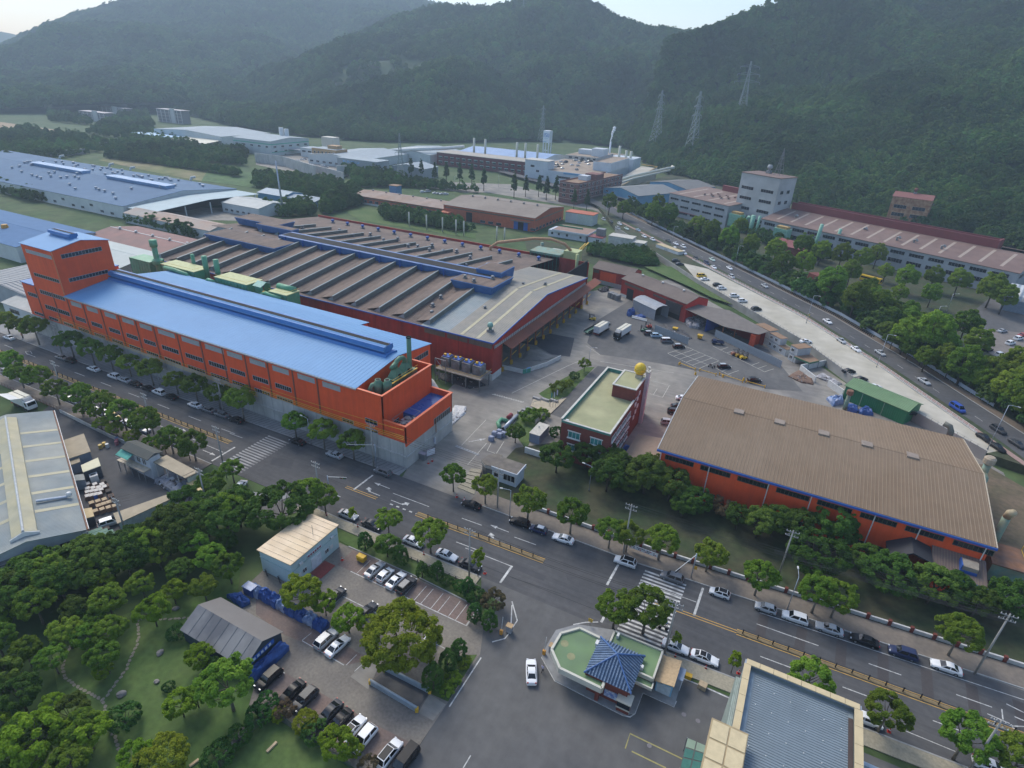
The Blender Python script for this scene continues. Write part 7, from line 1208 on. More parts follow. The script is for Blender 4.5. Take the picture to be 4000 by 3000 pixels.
t=simple('long white hall with pale sawtooth roof behind pylon',-478,-412,480,560,8.4,11.4,'Y',white_clad,pale_roof,win=[('F',2,8,4)]); t=simple('second long pale hall behind first with white duct',-446,-385,562,625,9.5,12,'Y',white_clad,pale_roof); part('white_duct',MB().pipe([(-420,560,12),(-398,566,14),(-384,590,14.5),(-382,625,14)],1.8,8),frame_white,t,True)
t=thing('grey_sign_works','flat grey works wall with faded blue sign','building',(*(-371.7,457.1),0)); q=(-371.7,457.1); part('wall',MB().box(q[0]-47,q[0],q[1],q[1]+18,0,12.5),mat('plain_grey',(.28,.31,.33),.7,.08,.2),t); part('blue_sign',MB().box(q[0]-40,q[0]-20,q[1]-.2,q[1],9.2,11.2),mat('faded_sign',(.15,.36,.6),.6,.4,.5,(.3,.33,.36),.6),t); window(t,'R',q[0],q[1]+2,q[1]+6,7,8.6,2); window(t,'R',q[0],q[1]+10,q[1]+14,7,8.6,2); part('roof',MB().box(q[0]-47.4,q[0]+.4,q[1]-.4,q[1]+18.4,12.5,12.9),pale_roof,t)
t=simple('grey gabled shed right of the blue sign wall',q[0]+6,q[0]+40,q[1]+14,q[1]+40,9,12,'Y',mat('plain_grey',(.28,.31,.33)),pale_roof)
solo('yard_wall',MB().prism(strip([(-514.7,445.7),(-479.1,447.7),(-412.5,421.6)],-.4,.4),0,9),plinth_m,'pale retaining wall below far yard, long section','wall'); solo('yard_wall',MB().prism(strip([(-456.9,448.2),(-395.1,429.3),(-382.2,423.8)],-.4,.4),0,6),plinth_m,'pale retaining wall below tan office drive','wall'); solo('yard_wall',MB().prism(strip([(-394.8,429.7),(-393.1,440.8)],-.4,.4),0,10),plinth_m,'tall pale wall end beside round tree','wall')
for i,(p,w,h,l) in enumerate((((-927.5,656.9),56,18,'far apartment block with white stair tower at mountain foot'),((-1001.6,583.2),60,12,'far apartment block with white frame, middle of three'),((-1112.1,681.4),70,10,'far pale apartment block behind trees, right of middle one'))):
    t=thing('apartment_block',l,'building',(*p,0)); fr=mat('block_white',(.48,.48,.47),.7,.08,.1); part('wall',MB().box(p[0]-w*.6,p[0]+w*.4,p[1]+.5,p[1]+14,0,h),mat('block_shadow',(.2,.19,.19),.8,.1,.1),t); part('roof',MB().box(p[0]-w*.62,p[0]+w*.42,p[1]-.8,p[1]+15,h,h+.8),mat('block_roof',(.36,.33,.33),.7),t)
    for k in range(4): part('floor_slab',MB().box(p[0]-w*.6,p[0]+w*.4,p[1]-.5,p[1]+.5,h*k/4,h*k/4+1),mat('slab_pink',(.33,.29,.29),.7),t)
    for k in range(7): part('column',MB().box(p[0]-w*.6+w*k/6-.7,p[0]-w*.6+w*k/6+.7,p[1]-.7,p[1]-.5,0,h),fr,t)
    part('stair_tower',MB().box(p[0]-w*.02,p[0]+w*.16,p[1]-2,p[1]-.71,0,h+3),fr,t)
solo('field_wall',MB().prism(strip([(-706.0,396.8),(-708.5,428.2)],-1,1),0,5),MATS['concrete_wall'],'upper concrete bank wall in far fields','wall'); solo('field_wall',MB().prism(strip([(-668.6,338.3),(-669.3,371.6)],-1,1),0,5),MATS['concrete_wall'],'lower concrete bank wall in far fields','wall')
# ---- roofs at the left picture edge
t=hall('left_blue_hall','blue roofed hall at left picture edge',-420,-327,140,176,7.5,9.5,'X',white_clad,mat('left_blue_roof',(.085,.17,.31),.8,.08,.3,spec=.15)); t=hall('left_grey_hall','grey-green roofed hall behind orange tower',-330,-262,146,171,7,9.2,'X',mat('cream_wall',(.42,.41,.36),.7),mat('grey_green_roof',(.33,.38,.37),.6,.1,.3)); t=hall('left_red_hall','faded red roofed hall with white ridge behind tower',-330,-250,172,200,6,8.2,'X',grey_wall,mat('faded_red_roof',(.19,.08,.07),.7,.15,.25,(.15,.07,.065),.1)); 
for i in range(6): vent(t,-322+13*i,186,8.4,.7,1.1,frame_white)
part('ridge_line',MB().box(-330,-250,185.8,186.2,8.35,8.55),frame_white,t)
t=hall('left_wave_hall','grey corrugated hall below the tower at left edge',-300,-246,108,138,6,8,'Y',grey_wall,mat('grey_wave_roof',(.22,.23,.24),.6,.1,.5,stripe=('Y',1.6,.9,0))); t=hall('left_white_shed','small white shed with dark window at left edge',-262,-243,102,114,5,6.2,'X',white_clad,mat('pale_old_roof',(.34,.35,.33),.7,.15,.4)); window(t,'F',102,-258,-252,2,3.6,2)
t=thing('yellow_tank_block','cream block with yellow water tank at left edge','building',(*(-362.7,149.9),0)); q=(-360.0,149.1); part('wall',MB().box(q[0]-10,q[0]+2,q[1],q[1]+12,0,8),mat('tower_cream',(.5,.48,.4)),t); part('tank',MB().lathe(q[0]-2,q[1]+4,[(1.5,8),(1.6,9.5),(1.3,10.8),(.4,11)],10),mat('tank_orange',(.5,.25,.04)),t)
t=hall('small_blue_roof','group edge shed with blue roof near transmission pole',*[v for v in (0,26,0,18)],5,7,'X',blue_w,mat('roof_steel_blue',(.2,.28,.34),.6,.1,.2),0,0,(*(-366.8,315.0),0)); t=hall('small_grey_roof','grey roofed shed beside the small blue roof',0,30,0,14,4.4,5.6,'X',blue_w,pale_roof,0,0,(*(-344.1,317.3),0))
# ---- small buildings between far shed and upper road
t=thing('white_annex','white annex with rusty flat roof and green edging','building',(-149,345.5,0)); part('wall',MB().box(-149,-124,346,358,0,4),render_w,t); part('roof',MB().box(-146,-122.5,344.8,362,4,4.7),mat('rust_flat',(.26,.17,.13),.8,.15,.4),t); part('fascia',MB().box(-146,-122.4,344.6,344.8,3.8,4.9).box(-122.5,-122.3,344.8,362,3.8,4.9),render_w,t); part('green_edge',MB().box(-146,-130,356,356.6,4.7,5.5),mat('edge_green',(.05,.2,.1),.7),t)
for x in (-147,-142.5,-137,-128): window(t,'F',346,x,x+1.4,1.4,2.8,1,frame_white)
t=thing('white_clad_shed','tall white clad shed behind the annex','building',(-157,391,0)); part('wall',MB().box(-156,-136,390,400,0,7),white_clad,t); part('panel_frame',MB().box(-147,-136,389.8,390,0,7),mat('panel_cream',(.45,.5,.46),.6),t); part('roof',MB().box(-156.4,-135.6,389.6,400.4,7,7.3),far_orange,t)
t=thing('pump_house','small white pump house with maroon roof','building',(-123,345,0)); part('wall',MB().box(-122,-113.4,345.2,353,0,3.6),render_w,t); part('roof',MB().box(-122.4,-113,344.8,353.4,3.6,3.9),maroon,t); window(t,'F',345.2,-117,-115,1.6,2.7,2,frame_white); part('cooling_frame',MB().box(-119,-114,350,354,4,8),steel_grey,t)
t=thing('panel_tank','white panel water tank house with flat top','building',(-109,345.5,0)); pt=mat('panel_white',(.5,.51,.48),.6,.15,.5,(.4,.4,.36),.4); part('tank',MB().box(-109.5,-95,345.6,354,0,5.9),pt,t); part('top',MB().box(-109.7,-94.8,345.4,354.2,5.9,6.2),MATS['container_roof'],t)
for i in range(6): part('panel_rib',MB().box(-109+2.6*i,-108.8+2.6*i,345.4,345.6,0,5.9),pt,t)
t=thing('panel_tank','lower white panel tank beside the taller one','building',(-94,345,0)); part('tank',MB().box(-94.6,-87.5,345,352,0,4.4),pt,t); part('top',MB().box(-94.7,-87.3,344.8,352.2,4.4,4.7),MATS['container_roof'],t)
t=thing('ess_container','long white container with green hill motif reading ESS','container',(-81.7,350.5,0),R(-33),world=False); part('box',MB().box(0,18.5,0,4,0,4.2),mat('ess_white',(.6,.62,.62),.6,.06,.5),t); part('roof',MB().box(-.2,18.7,-.2,4.2,4.2,4.4),mat('ess_tan',(.45,.36,.2),.6),t)
for i in range(10): part('green_hill',MB().add([(.5+1.8*i,-.03,.1),(2.6+1.8*i,-.03,.1),(1.5+1.8*i,-.03,.9+.9*(i%3)*.5)],[(0,1,2)]),mat('ess_green',(.08,.32,.2),.6),t)
def seg_letter(t,x,z,ch,m,w=.7,h=1.2,y=-.04):
    b=MB(); s=.16; S={'E':'tmbL','S':'tmblR'}[ch]
    if 't' in S: b.box(x,x+w,y-.02,y,z+h-s,z+h)
    if 'm' in S: b.box(x,x+w,y-.02,y,z+h/2-s/2,z+h/2+s/2)
    if 'b' in S: b.box(x,x+w,y-.02,y,z,z+s)
    if 'L' in S: b.box(x,x+s,y-.02,y,z+s,z+h-s)
    if 'l' in S: b.box(x,x+s,y-.02,y,z+h/2,z+h-s)
    if 'R' in S: b.box(x+w-s,x+w,y-.02,y,z+s,z+h/2)
    part('letter_'+ch.lower(),b,m,t)
for i,c in enumerate('ESS'): seg_letter(t,7.4+.95*i,2.3,c,mat('ess_letter',(.2,.24,.26),.6))
t=thing('brick_guardhouse','low dark brick guardhouse with white canopy by upper road','building',(-2.7,317,TZ),R(-48),world=False); part('wall',MB().box(0,12,0,9,0,4.4),brick,t); part('upper_block',MB().box(2,8,4,9,4.4,7.4),brick,t); part('roof_deck',MB().box(.3,11.7,.3,3.9,4.4,4.5),MATS['dirty_flat_roof'],t); part('white_canopy',MB().box(8,13.4,-1,5,3.6,4.6),frame_white,t); part('white_band',MB().box(-.1,8,-.15,0,3.9,4.5),frame_white,t); window(t,'F',0,2,4.5,1.4,2.8,2)
solo('brick_gate_wall',MB().prism(strip([(8,303),(12,297),(15,294)],-.3,.3),TZ,TZ+2.2),brick,'curved brick gate wall with white plaques by upper road','wall')
t=thing('arch_warehouse','grey arched fabric warehouse at right edge of works','building',(83.7,336.3,TZ),R(-15),world=False); prof=[(0,0),(0,5.5)]+[(10-10*math.cos(a*math.pi/8),5.5+4.6*math.sin(a*math.pi/8)) for a in range(1,8)]+[(20,5.5),(20,0)]; part('shell',MB().extr([(p[0],p[1]) for p in prof],'X',0,40),mat('fabric_grey',(.4,.43,.46),.5,.08,.4,stripe=('X',2.2,.6,0)),t,False); part('grey_side',MB().box(-.08,40,-.1,0,0,5.2),mat('fabric_dark',(.2,.24,.3),.5),t)
t=hall('brown_pavilion','maroon hipped pavilion roof among works trees',0,22,0,14,4,6.2,'X',brick,maroon,0,RO,(*(-22.0,389.3),TZ))
# ---- pylons
def pylon(lab,x,y,z,h,rz=0.,arms=3,aw=.2):
    t=thing('pylon',lab,'pylon',(x,y,z),rz,world=False); w=h*.085; st=mat('pylon_steel',(.24,.29,.29),.5,.1,.2,metal=.3); r=.22*h/50
    def at(u): k=(1-u)**1.35*w+w*.1; return k
    for sx in (-1,1):
        for sy in (-1,1):
            m=MB(); P_=[(sx*at(i/8),sy*at(i/8),h*.98*i/8) for i in range(9)]; m.tube(P_,r,4); part('leg',m,st,t)
    m=MB(); n=10
    for i in range(n):
        u,v=i/n,(i+1)/n; a,b=at(u),at(v); z0,z1=h*.98*u,h*.98*v
        for (p,q) in (((-1,-1),(1,-1)),((1,-1),(1,1)),((1,1),(-1,1)),((-1,1),(-1,-1))):
            m.cyl((p[0]*a,p[1]*a,z0),(q[0]*b,q[1]*b,z1),r*.6,4).cyl((q[0]*a,q[1]*a,z0),(p[0]*b,p[1]*b,z1),r*.6,4).cyl((p[0]*b,p[1]*b,z1),(q[0]*b,q[1]*b,z1),r*.6,4)
    part('lattice',m,st,t)
    for k in range(arms):
        u=.62+.13*k; zz=h*u; L=h*aw*(1-.12*k); m=MB(); a=at(u)
        for s in (-1,1):
            for yy in (-a,a): m.cyl((0,yy,zz),(s*L,0,zz+.2),r*.8,4).cyl((0,yy,zz+h*.045),(s*L,0,zz+.2),r*.6,4)
            m.cyl((s*L,0,zz),(s*L,0,zz-h*.04),r*.8,5)
        part('cross_arm',m,st,t)
pylon('large pylon high on the forested hill, right of two',-115.6,826.9,57,60,R(20),3,.24); pylon('tall narrow pylon at hill foot, right one of the pair',-148.5,735.1,16,68,R(60),3,.11); pylon('tall narrow pylon at hill foot, left one of the pair',-210,809.8,22,60,R(60),3,.11); pylon('small pylon behind the white sign tower',-386.5,848.7,6,48,R(60),3,.1); pylon('pylon standing before the long white hall',*(-331.0,438.5),0,42,R(45),1,.1); pylon('tiny pylon on the skyline of middle hill',-659,1314.4,203,34,R(20),3,.2)
t=thing('steel_pole','tall grey steel transmission pole behind sawtooth roof','pole',(*(-313.1,287.3),0)); q=(-313.1,287.3); part('pole',MB().cyl((*q,0),(q[0]-1,q[1],34),.75,10,.35),MATS['galvanised'],t,True)
for z in (26,29,32): part('cross_arm',MB().cyl((q[0]-3,q[1],z),(q[0]+1,q[1],z+.3),.12,5),steel_grey,t)
for i,(a,b) in enumerate(((1300,1265),(1395,1275),(1480,1280),(1550,1300),(1590,1070),(1753,1340),(1790,1350))):
    q=(-231.3,310.1); p=(q[0]+(a-1300)*.14,q[1]+3); solo('vent_stack',MB().cyl((*p,0),(*p,9),.45,8),MATS['pipe_ivory'],'%s cream stack from left behind the saw-tooth roof'%ORD[i],'stack','cream stacks behind the works',True)
# ---- green plant at the right rear corner of the saw-tooth works
u=thing('rear_filter_plant','green and cream filter plant with arched pipe behind old works','machine',(-125,262,0)); part('casing',MB().box(-122,-106,262,272,3,13),teal,u); part('cream_casing',MB().box(-105,-98,264,271,3,15),cream_mach,u)
for i in range(8): part('casing_rib',MB().box(-121.5+2*i,-121.3+2*i,261.8,262,3,13),green_dk,u)
part('arched_pipe',MB().pipe([(-140,255,8),(-140,255,13),(-137,257,15.5),(-120,262,19),(-112,264,19.5),(-105,265,18),(-102,266,15)],.7,10),mat('pipe_rust_tan',(.4,.22,.12),.7),u,True); part('stack',MB().cyl((-97,262,0),(-97,262,15),.8,10),cream_mach,u,True); part('leg_frame',MB().box(-121,-120,263,264,0,3).box(-107,-106,263,264,0,3).box(-104,-103,265,266,0,3),rust,u)
u=thing('cyclone_plant','grey round duct plant behind right end of old works','machine',(*(-117.0,287.6),0)); q=(-116.0,286.4); part('drum',MB().cyl((q[0]-4,q[1],6),(q[0]+4,q[1],6),3.2,14),mat('duct_weathered',(.36,.36,.34),.7,.2,.5),u,True); part('bent_duct',MB().pipe([(q[0]+9,q[1]+2,9),(q[0]+10,q[1]+1,7.5),(q[0]+9.5,q[1]-1,6),(q[0]+5,q[1]-6,5.5),(q[0]-2,q[1]-14,5)],1.1,10),MATS['duct_weathered'],u,True); part('frame',MB().box(q[0]-4,q[0]-3.4,q[1]-2,q[1]-1.4,0,5).box(q[0]+3,q[0]+3.6,q[1]-2,q[1]-1.4,0,5),rust,u); part('stack',MB().cyl((q[0]-9,q[1]-3,0),(q[0]-9,q[1]-3,12),.9,10),teal,u,True)
t=hall('dark_shed','dark walled shed with brown roof behind old works',0,16,0,12,5.5,7.6,'X',mat('dark_wall',(.06,.065,.075)),roof_old,0,R(-8),(*(-129.4,273.1),0))
solo('conveyor',MB().cyl((*(-108.8,274.0),3),(*(-115.9,329.3),4),.5,4).cyl((*(-108.6,269.2),4),(*(-115.5,322.9),5),.3,4),yellow_rail,'yellow rusty conveyor gantry on grass slope','conveyor')

# ================================================================ vehicles
PAINT={'white':(.72,.73,.74),'silver':(.38,.4,.42),'grey':(.14,.145,.155),'black':(.014,.014,.016),'navy':(.03,.04,.09),'blue':(.03,.08,.36),'yellow':(.62,.4,.03),'pale blue':(.3,.42,.52),'red':(.35,.03,.03),'green and white':(.5,.62,.55),'dark grey':(.05,.052,.058),'maroon':(.1,.03,.035)}
def paint(c): return mat('paint_'+c.replace(' ','_'),PAINT[c],.3,0,1,coat=0 if max(PAINT[c])<.1 else .2,spec=.18 if max(PAINT[c])<.1 else .35)
car_glass=mat('car_glass',(.01,.012,.015),.05,0,1,spec=.7); tyre_m=mat('tyre',(.015,.015,.015),.8,0); rim_m=mat('rim',(.35,.36,.38),.35,0,metal=.7); lamp_m=mat('headlamp',(.6,.62,.64),.15,0,spec=.7); tail_m=mat('tail_lamp',(.3,.015,.015),.3,0); trim_m=mat('car_trim',(.03,.03,.032),.6,0)
# stations: x (front positive), z top, half width at top, half width at waist ; cab: belt front x, roof front x, roof rear x, belt rear x, roof z, roof half width
CARS={'sedan':(4.75,[(-2.37,.62,.6,.72),(-2.3,.86,.72,.84),(-1.9,.98,.78,.9),(-1.1,.99,.8,.91),(0,.97,.82,.92),(.85,.94,.8,.92),(1.5,.86,.76,.9),(2.05,.74,.7,.85),(2.3,.6,.6,.76),(2.37,.45,.55,.7)],(1.0,.2,-.95,-1.75,1.45,.6)),
 'suv':(4.6,[(-2.28,.75,.66,.76),(-2.22,1.02,.78,.88),(-1.8,1.06,.82,.93),(-1,1.06,.84,.94),(0,1.04,.84,.94),(.9,1.02,.82,.94),(1.5,.98,.78,.92),(2.0,.9,.72,.87),(2.22,.74,.64,.8),(2.29,.5,.6,.74)],(1.1,.45,-1.75,-2.2,1.7,.66)),
 'hatchback':(3.9,[(-1.93,.72,.62,.72),(-1.88,.95,.74,.82),(-1.5,.98,.78,.86),(-.8,.98,.8,.87),(0,.97,.8,.87),(.75,.94,.78,.86),(1.3,.86,.74,.84),(1.7,.76,.68,.8),(1.9,.6,.6,.74),(1.95,.46,.56,.7)],(1.0,.3,-1.3,-1.85,1.5,.6)),
 'van':(5.0,[(-2.48,.8,.78,.86),(-2.44,1.15,.86,.93),(-2,1.16,.88,.96),(-1,1.15,.88,.96),(0,1.14,.88,.96),(1.0,1.12,.87,.96),(1.7,1.05,.84,.94),(2.2,.92,.78,.9),(2.42,.76,.7,.86),(2.48,.5,.66,.8)],(1.75,.95,-2.3,-2.46,1.92,.74))}
MC={}
def car_mesh(kind,col):
    L,stn,cab=CARS[kind]; zb=.22; m=MB(); k=0
    for x,zt,wt,w in stn: m.v+=[(x,-w*.9,zb),(x,-w,.42),(x,-w,zt-.14),(x,-wt,zt),(x,0,zt+.03),(x,wt,zt),(x,w,zt-.14),(x,w,.42),(x,w*.9,zb)]
    n=9
    for i in range(len(stn)-1):
        for j in range(n-1): m.f.append((i*n+j,(i+1)*n+j,(i+1)*n+j+1,i*n+j+1))
        m.f.append((i*n+8,(i+1)*n+8,(i+1)*n,i*n))
    m.f.append(tuple(range(n))); m.f.append(tuple((len(stn)-1)*n+j for j in range(n))[::-1])
    bf,rf,rr,br,zr,wr=cab; wb=wr+.17; zw=.95 if kind!='van' else 1.1; zw=1.0 if kind=='suv' else zw
    C=[(bf,-wb,zw),(bf,wb,zw),(br,wb,zw),(br,-wb,zw),(rf,-wr,zr-.04),(rf,wr,zr-.04),(rr,wr,zr-.03),(rr,-wr,zr-.03),((rf+rr)/2,-wr,zr+.02),((rf+rr)/2,wr,zr+.02)]
    g=MB().add(C,[(1,0,4,5),(2,1,5,9,6),(3,2,6,7),(0,3,7,8,4),(4,8,9,5),(8,7,6,9)])
    k=len(m.v); m.v+=g.v; m.f+=[tuple(i+k for i in f) for f in g.f]
    body=m.mesh('body',paint(col),False)
    body.polygons.foreach_set('use_smooth',[True]*len(body.polygons)); body.set_sharp_from_angle(angle=R(32))
    def pane(q,ins=.07,off=.012):
        q=[Vector(p) for p in q]; c=sum(q,Vector())/len(q); nn=(q[1]-q[0]).cross(q[2]-q[0]).normalized(); 
        if nn.dot(c-Vector((0,0,.8)))<0: nn=-nn
        return MB().add([p.lerp(c,ins)+nn*off for p in q],[tuple(range(len(q)))])
    V=[Vector(c) for c in C]
    mid=lambda a,b,t:a.lerp(b,t)
    P_={'windshield':pane([V[0],V[1],V[5],V[4]]),'rear_window':pane([V[2],V[3],V[7],V[6]],.12)}
    sp=[]
    for a,b,c,d in ((0,3,7,4),(1,2,6,5)):
        for t0,t1 in ((.03,.5),(.53,.97)): sp.append(pane([mid(V[a],V[b],t0),mid(V[a],V[b],t1),mid(V[d],V[c],t1),mid(V[d],V[c],t0)],.1))
    ch={'windshield':P_['windshield'].mesh('windshield',car_glass),'rear_window':P_['rear_window'].mesh('rear_window',car_glass),'side':[s.mesh('side_window',car_glass) for s in sp]}
    hl=[MB().box(L/2-.22,L/2-.05,s*.62-.16,s*.62+.16,.6 if kind!='suv' else .72,.74 if kind!='suv' else .88).mesh('headlight',lamp_m) for s in (-1,1)]
    tl=[MB().box(-L/2+.0,-L/2+.14,s*.66-.14,s*.66+.14,.72,.9).mesh('tail_light',tail_m) for s in (-1,1)]
    bm=MB().box(L/2-.02,L/2+.04,-.55,.55,.28,.5).mesh('front_grille',trim_m)
    return body,ch,hl,tl,bm
wh=MB().cyl((0,-.11,0),(0,.11,0),.33,14).mesh('tyre',tyre_m); rimm=MB().cyl((0,-.12,0),(0,.12,0),.2,10).mesh('rim',rim_m)
def car(kind,col,xy,heading,label,z=0.,detail=True,group=None,roof=None,cat='car',name=None):
    key=(kind,col)
    if key not in MC: MC[key]=car_mesh(kind,col)
    body,ch,hl,tl,bm=MC[key]; L=CARS[kind][0]
    t=link(name or 'parked_car',None); t.location=(xy[0],xy[1],z+.01); t.rotation_euler=(0,0,heading); tag(t,label,cat,group)
    link('body',body,t); link('windshield',ch['windshield'],t); link('rear_window',ch['rear_window'],t)
    for s in ch['side']: link('side_window',s,t)
    if roof:
        bf,rf,rr,br,zr,wr=CARS[kind][2]; link('roof_panel',MB().box(rr+.1,rf-.1,-wr*.86,wr*.86,zr+.022,zr+.035).mesh('roof_panel',paint(roof) if roof in PAINT else car_glass),t)
    wx=L*.29
    for x in (-wx,wx*1.05):
        for y in (-.8,.8):
            w=link('wheel',wh,t); w.location=(x,y,.33); 
            if detail: link('rim',rimm,w)
    if detail:
        for h in hl: link('headlight',h,t)
        for h in tl: link('tail_light',h,t)
        link('front_grille',bm,t)
    return t
def road_ang(x): return math.atan2(yat(MED,x+2)-yat(MED,x-2),4)
def carrow(items,lab,heading=None,z=0.,detail=True,group=None,jit=.02,rd=None,y=None):
    for i,it in enumerate(items):
        p,kind,col=it[:3]; h=heading if heading is not None else road_ang(p[0])
        if rd: h=rd
        rg=random.Random(i*3+len(items)); pos=(p[0],y(p[0]) if y else p[1])
        car(kind,col,pos,h+rg.uniform(-jit,jit)+(math.pi if len(it)>3 and it[3]=='r' else 0),lab.format(o=ORD[i],c=col,k=kind),z,detail,group,it[4] if len(it)>4 else None)
S_,U_,H_,V_='sedan','suv','hatchback','van'
carrow([((-237.5,90.6),S_,'white'),((-207.3,90.9),S_,'grey'),((-202.6,91.3),U_,'black'),((-191.0,91.3),S_,'white'),((-181.0,91.7),U_,'white'),((-176.0,91.5),S_,'silver'),((-171.3,91.8),S_,'black'),((-165.6,91.6),S_,'black'),((-160.6,91.9),U_,'white'),((-155.4,91.6),S_,'black'),((-145.5,91.9),S_,'white'),((-140.0,92.0),S_,'grey'),((-134.7,92.1),S_,'grey'),((-129.1,92.1),S_,'black'),((-107.14,92.49),S_,'black'),((-94.85,92.56),S_,'silver'),((-79.76,92.67),U_,'grey')],'{c} {k} parked {o} from the far end below orange factory',math.pi,group='cars below the factory',y=lambda x:yat(FAR,x)-1.25)
carrow([((-209.3,75.3),U_,'grey'),((-199.3,75.0),S_,'white'),((-187.9,75.0),S_,'dark grey'),((-177.3,75.1),S_,'white'),((-172.6,75.1),S_,'silver'),((-167.6,75.4),S_,'white'),((-161.9,75.1),S_,'white'),((-158.0,75.5),U_,'yellow'),((-151.6,75.7),S_,'white'),((-145.8,75.8),S_,'silver'),((-131.4,76.2),H_,'white')],'{c} {k} parked {o} from far end under trees opposite factory',0.,group='cars opposite the factory',y=lambda x:yat(NEAR,x)+1.25)
carrow([((-54.70,93.16),S_,'black'),((-42.41,93.80),U_,'black'),((-37.83,93.34),H_,'navy','','white'),((-31.99,93.71),S_,'white'),((-18.20,94.32),U_,'white','','black'),((-8.66,94.92),U_,'grey'),((0.54,95.26),H_,'white','','black'),((8.96,95.85),H_,'silver'),((14.13,96.09),U_,'white'),((19.96,96.35),S_,'silver'),((25.74,96.58),S_,'black'),((31.82,97.01),U_,'navy'),((38.39,97.21),S_,'white')],'{c} {k} parked {o} from the gatehouse along the grass bank',math.pi+R(3),group='cars along the grass bank',y=lambda x:yat(FAR,x)-1.3)
carrow([((-76.26,76.66),S_,'silver'),((-69.77,76.54),S_,'dark grey'),((-58.94,76.64),S_,'white'),((-50.75,76.79),S_,'white'),((-45.24,77.18),S_,'dark grey')],'{c} {k} parked {o} from the alley corner by lot fence',R(1),group='cars by the lot fence',y=lambda x:yat(NEAR,x)+1.3)
carrow([((-4.08,78.45),S_,'white'),((0.92,78.40),S_,'white','','black'),((25.78,79.39),S_,'white'),((42.39,81.56),S_,'white')],'white sedan parked {o} from the guardhouse along near kerb',R(3),group='cars on the near kerb',y=lambda x:yat(NEAR,x)+1.3)
LH=R(86)
carrow([((-60.86,67.22),S_,'silver'),((-58.24,67.13),H_,'white'),((-55.55,67.05),S_,'white'),((-52.99,66.93),U_,'dark grey','','grey')],'{c} {k} parked {o} from white hall in top lot row',LH,group='top lot row')
carrow([((-62.93,58.24),U_,'dark grey'),((-55.57,58.38),S_,'dark grey'),((-57.69,50.28),U_,'silver'),((-55.02,50.17),S_,'white'),((-42.00,57.90),U_,'white')],'{c} {k} parked {o} from the left in middle lot rows',LH,group='middle lot rows')
carrow([((-60.32,40.16),U_,'black'),((-55.41,40.11),S_,'black'),((-52.76,40.25),U_,'dark grey'),((-47.92,40.33),S_,'dark grey'),((-45.69,40.00),S_,'black'),((-43.16,40.16),S_,'white','r','black'),((-40.78,39.78),U_,'white'),((-36.18,39.84),U_,'white','r','black'),((-33.59,40.06),V_,'black')],'{c} {k} parked {o} from the tent in bottom lot row',LH+math.pi,group='bottom lot row')
car(S_,'white',(-24.03,61.92),R(117),'white sedan driving out past the guardhouse, brake lights red',name='sedan_car'); car(S_,'white',(-104.15,72.31),R(114)+math.pi,'white sedan turning into the alley by crosswalk',name='sedan_car'); car(U_,'white',(-117.35,50.40),R(65),'white suv half under the long tan shed'); car(H_,'white',(-104.44,52.68),R(155),'white hatchback on alley behind the green belt')
carrow([((-63.7,325.0),U_,'black'),((-60.5,320.2),S_,'dark grey'),((-45.8,304.7),V_,'yellow'),((-43.2,299.9),S_,'white'),((-36.0,293.6),U_,'black'),((-33.3,289.6),U_,'white'),((-26.2,281.3),U_,'white'),((-21.9,275.9),U_,'white'),((-14.9,268.1),U_,'dark grey'),((6.7,239.8),S_,'white'),((21.7,218.9),S_,'black'),((25.4,214.3),S_,'dark grey'),((29.4,210.1),S_,'white'),((38.4,195.7),S_,'black')],'{c} {k} parked {o} from top on pale upper lot',R(38),TZ,False,'cars on the upper lot')
carrow([((-132.6,402.3),U_,'silver'),((-125.8,398.4),S_,'dark grey'),((-118.6,395.3),U_,'white'),((-115.5,382.2),U_,'silver'),((-110.4,384.6),S_,'green and white'),((-102.9,385.6),S_,'pale blue'),((-94.7,370.8),S_,'white'),((-87.8,365.5),U_,'white'),((-78.9,368.7),S_,'dark grey'),((-73.2,364.3),S_,'white'),((-67.7,359.7),U_,'white'),((-70.3,350.5),U_,'white'),((-63.9,344.9),U_,'white')],'{c} {k} {o} from top on far stretch of upper road',R(-48),TZ,False,'cars on far upper road')
carrow([((-55.6,337.5),S_,'black'),((-48.5,330.8),U_,'navy'),((-47.3,340.5),S_,'green and white'),((-43.6,325.0),S_,'white'),((-36.1,328.6),S_,'white'),((-32.4,312.4),U_,'silver'),((-15.8,306.3),S_,'silver'),((13.3,269.3),S_,'white'),((18.9,248.6),S_,'silver'),((23.9,242.4),S_,'white'),((32.0,243.7),S_,'silver'),((44.5,224.3),S_,'silver'),((52.0,207.4),V_,'blue'),((56.5,190.3),S_,'black'),((58.9,186.2),S_,'black'),((61.0,198.1),U_,'dark grey'),((64.3,191.5),S_,'dark grey')],'{c} {k} {o} from top on near stretch of upper road',R(-56),TZ,False,'cars on near upper road')
carrow([((67.9,299.5),S_,'silver'),((69.5,294.8),S_,'grey'),((78.7,300.2),S_,'silver'),((78.9,285.2),U_,'white'),((83.0,293.5),U_,'white'),((69.5,271.7),S_,'black'),((72.7,268.2),U_,'white'),((67.3,258.2),S_,'white'),((73.5,255.6),S_,'white'),((85.5,299.4),S_,'red')],'{c} {k} {o} from the top left in works car park',R(50),TZ,False,'works car park')
carrow([((-48.4,219.9),U_,'dark grey','','silver'),((-45.4,219.2),U_,'pale blue'),((-40.5,216.2),V_,'grey','','white'),((-35.3,213.4),U_,'black','','silver'),((-17.2,204.4),U_,'black','','silver'),((-6.3,198.7),U_,'black')],'{c} {k} {o} from trucks in the factory yard',R(33),0.,True,'cars in the factory yard')
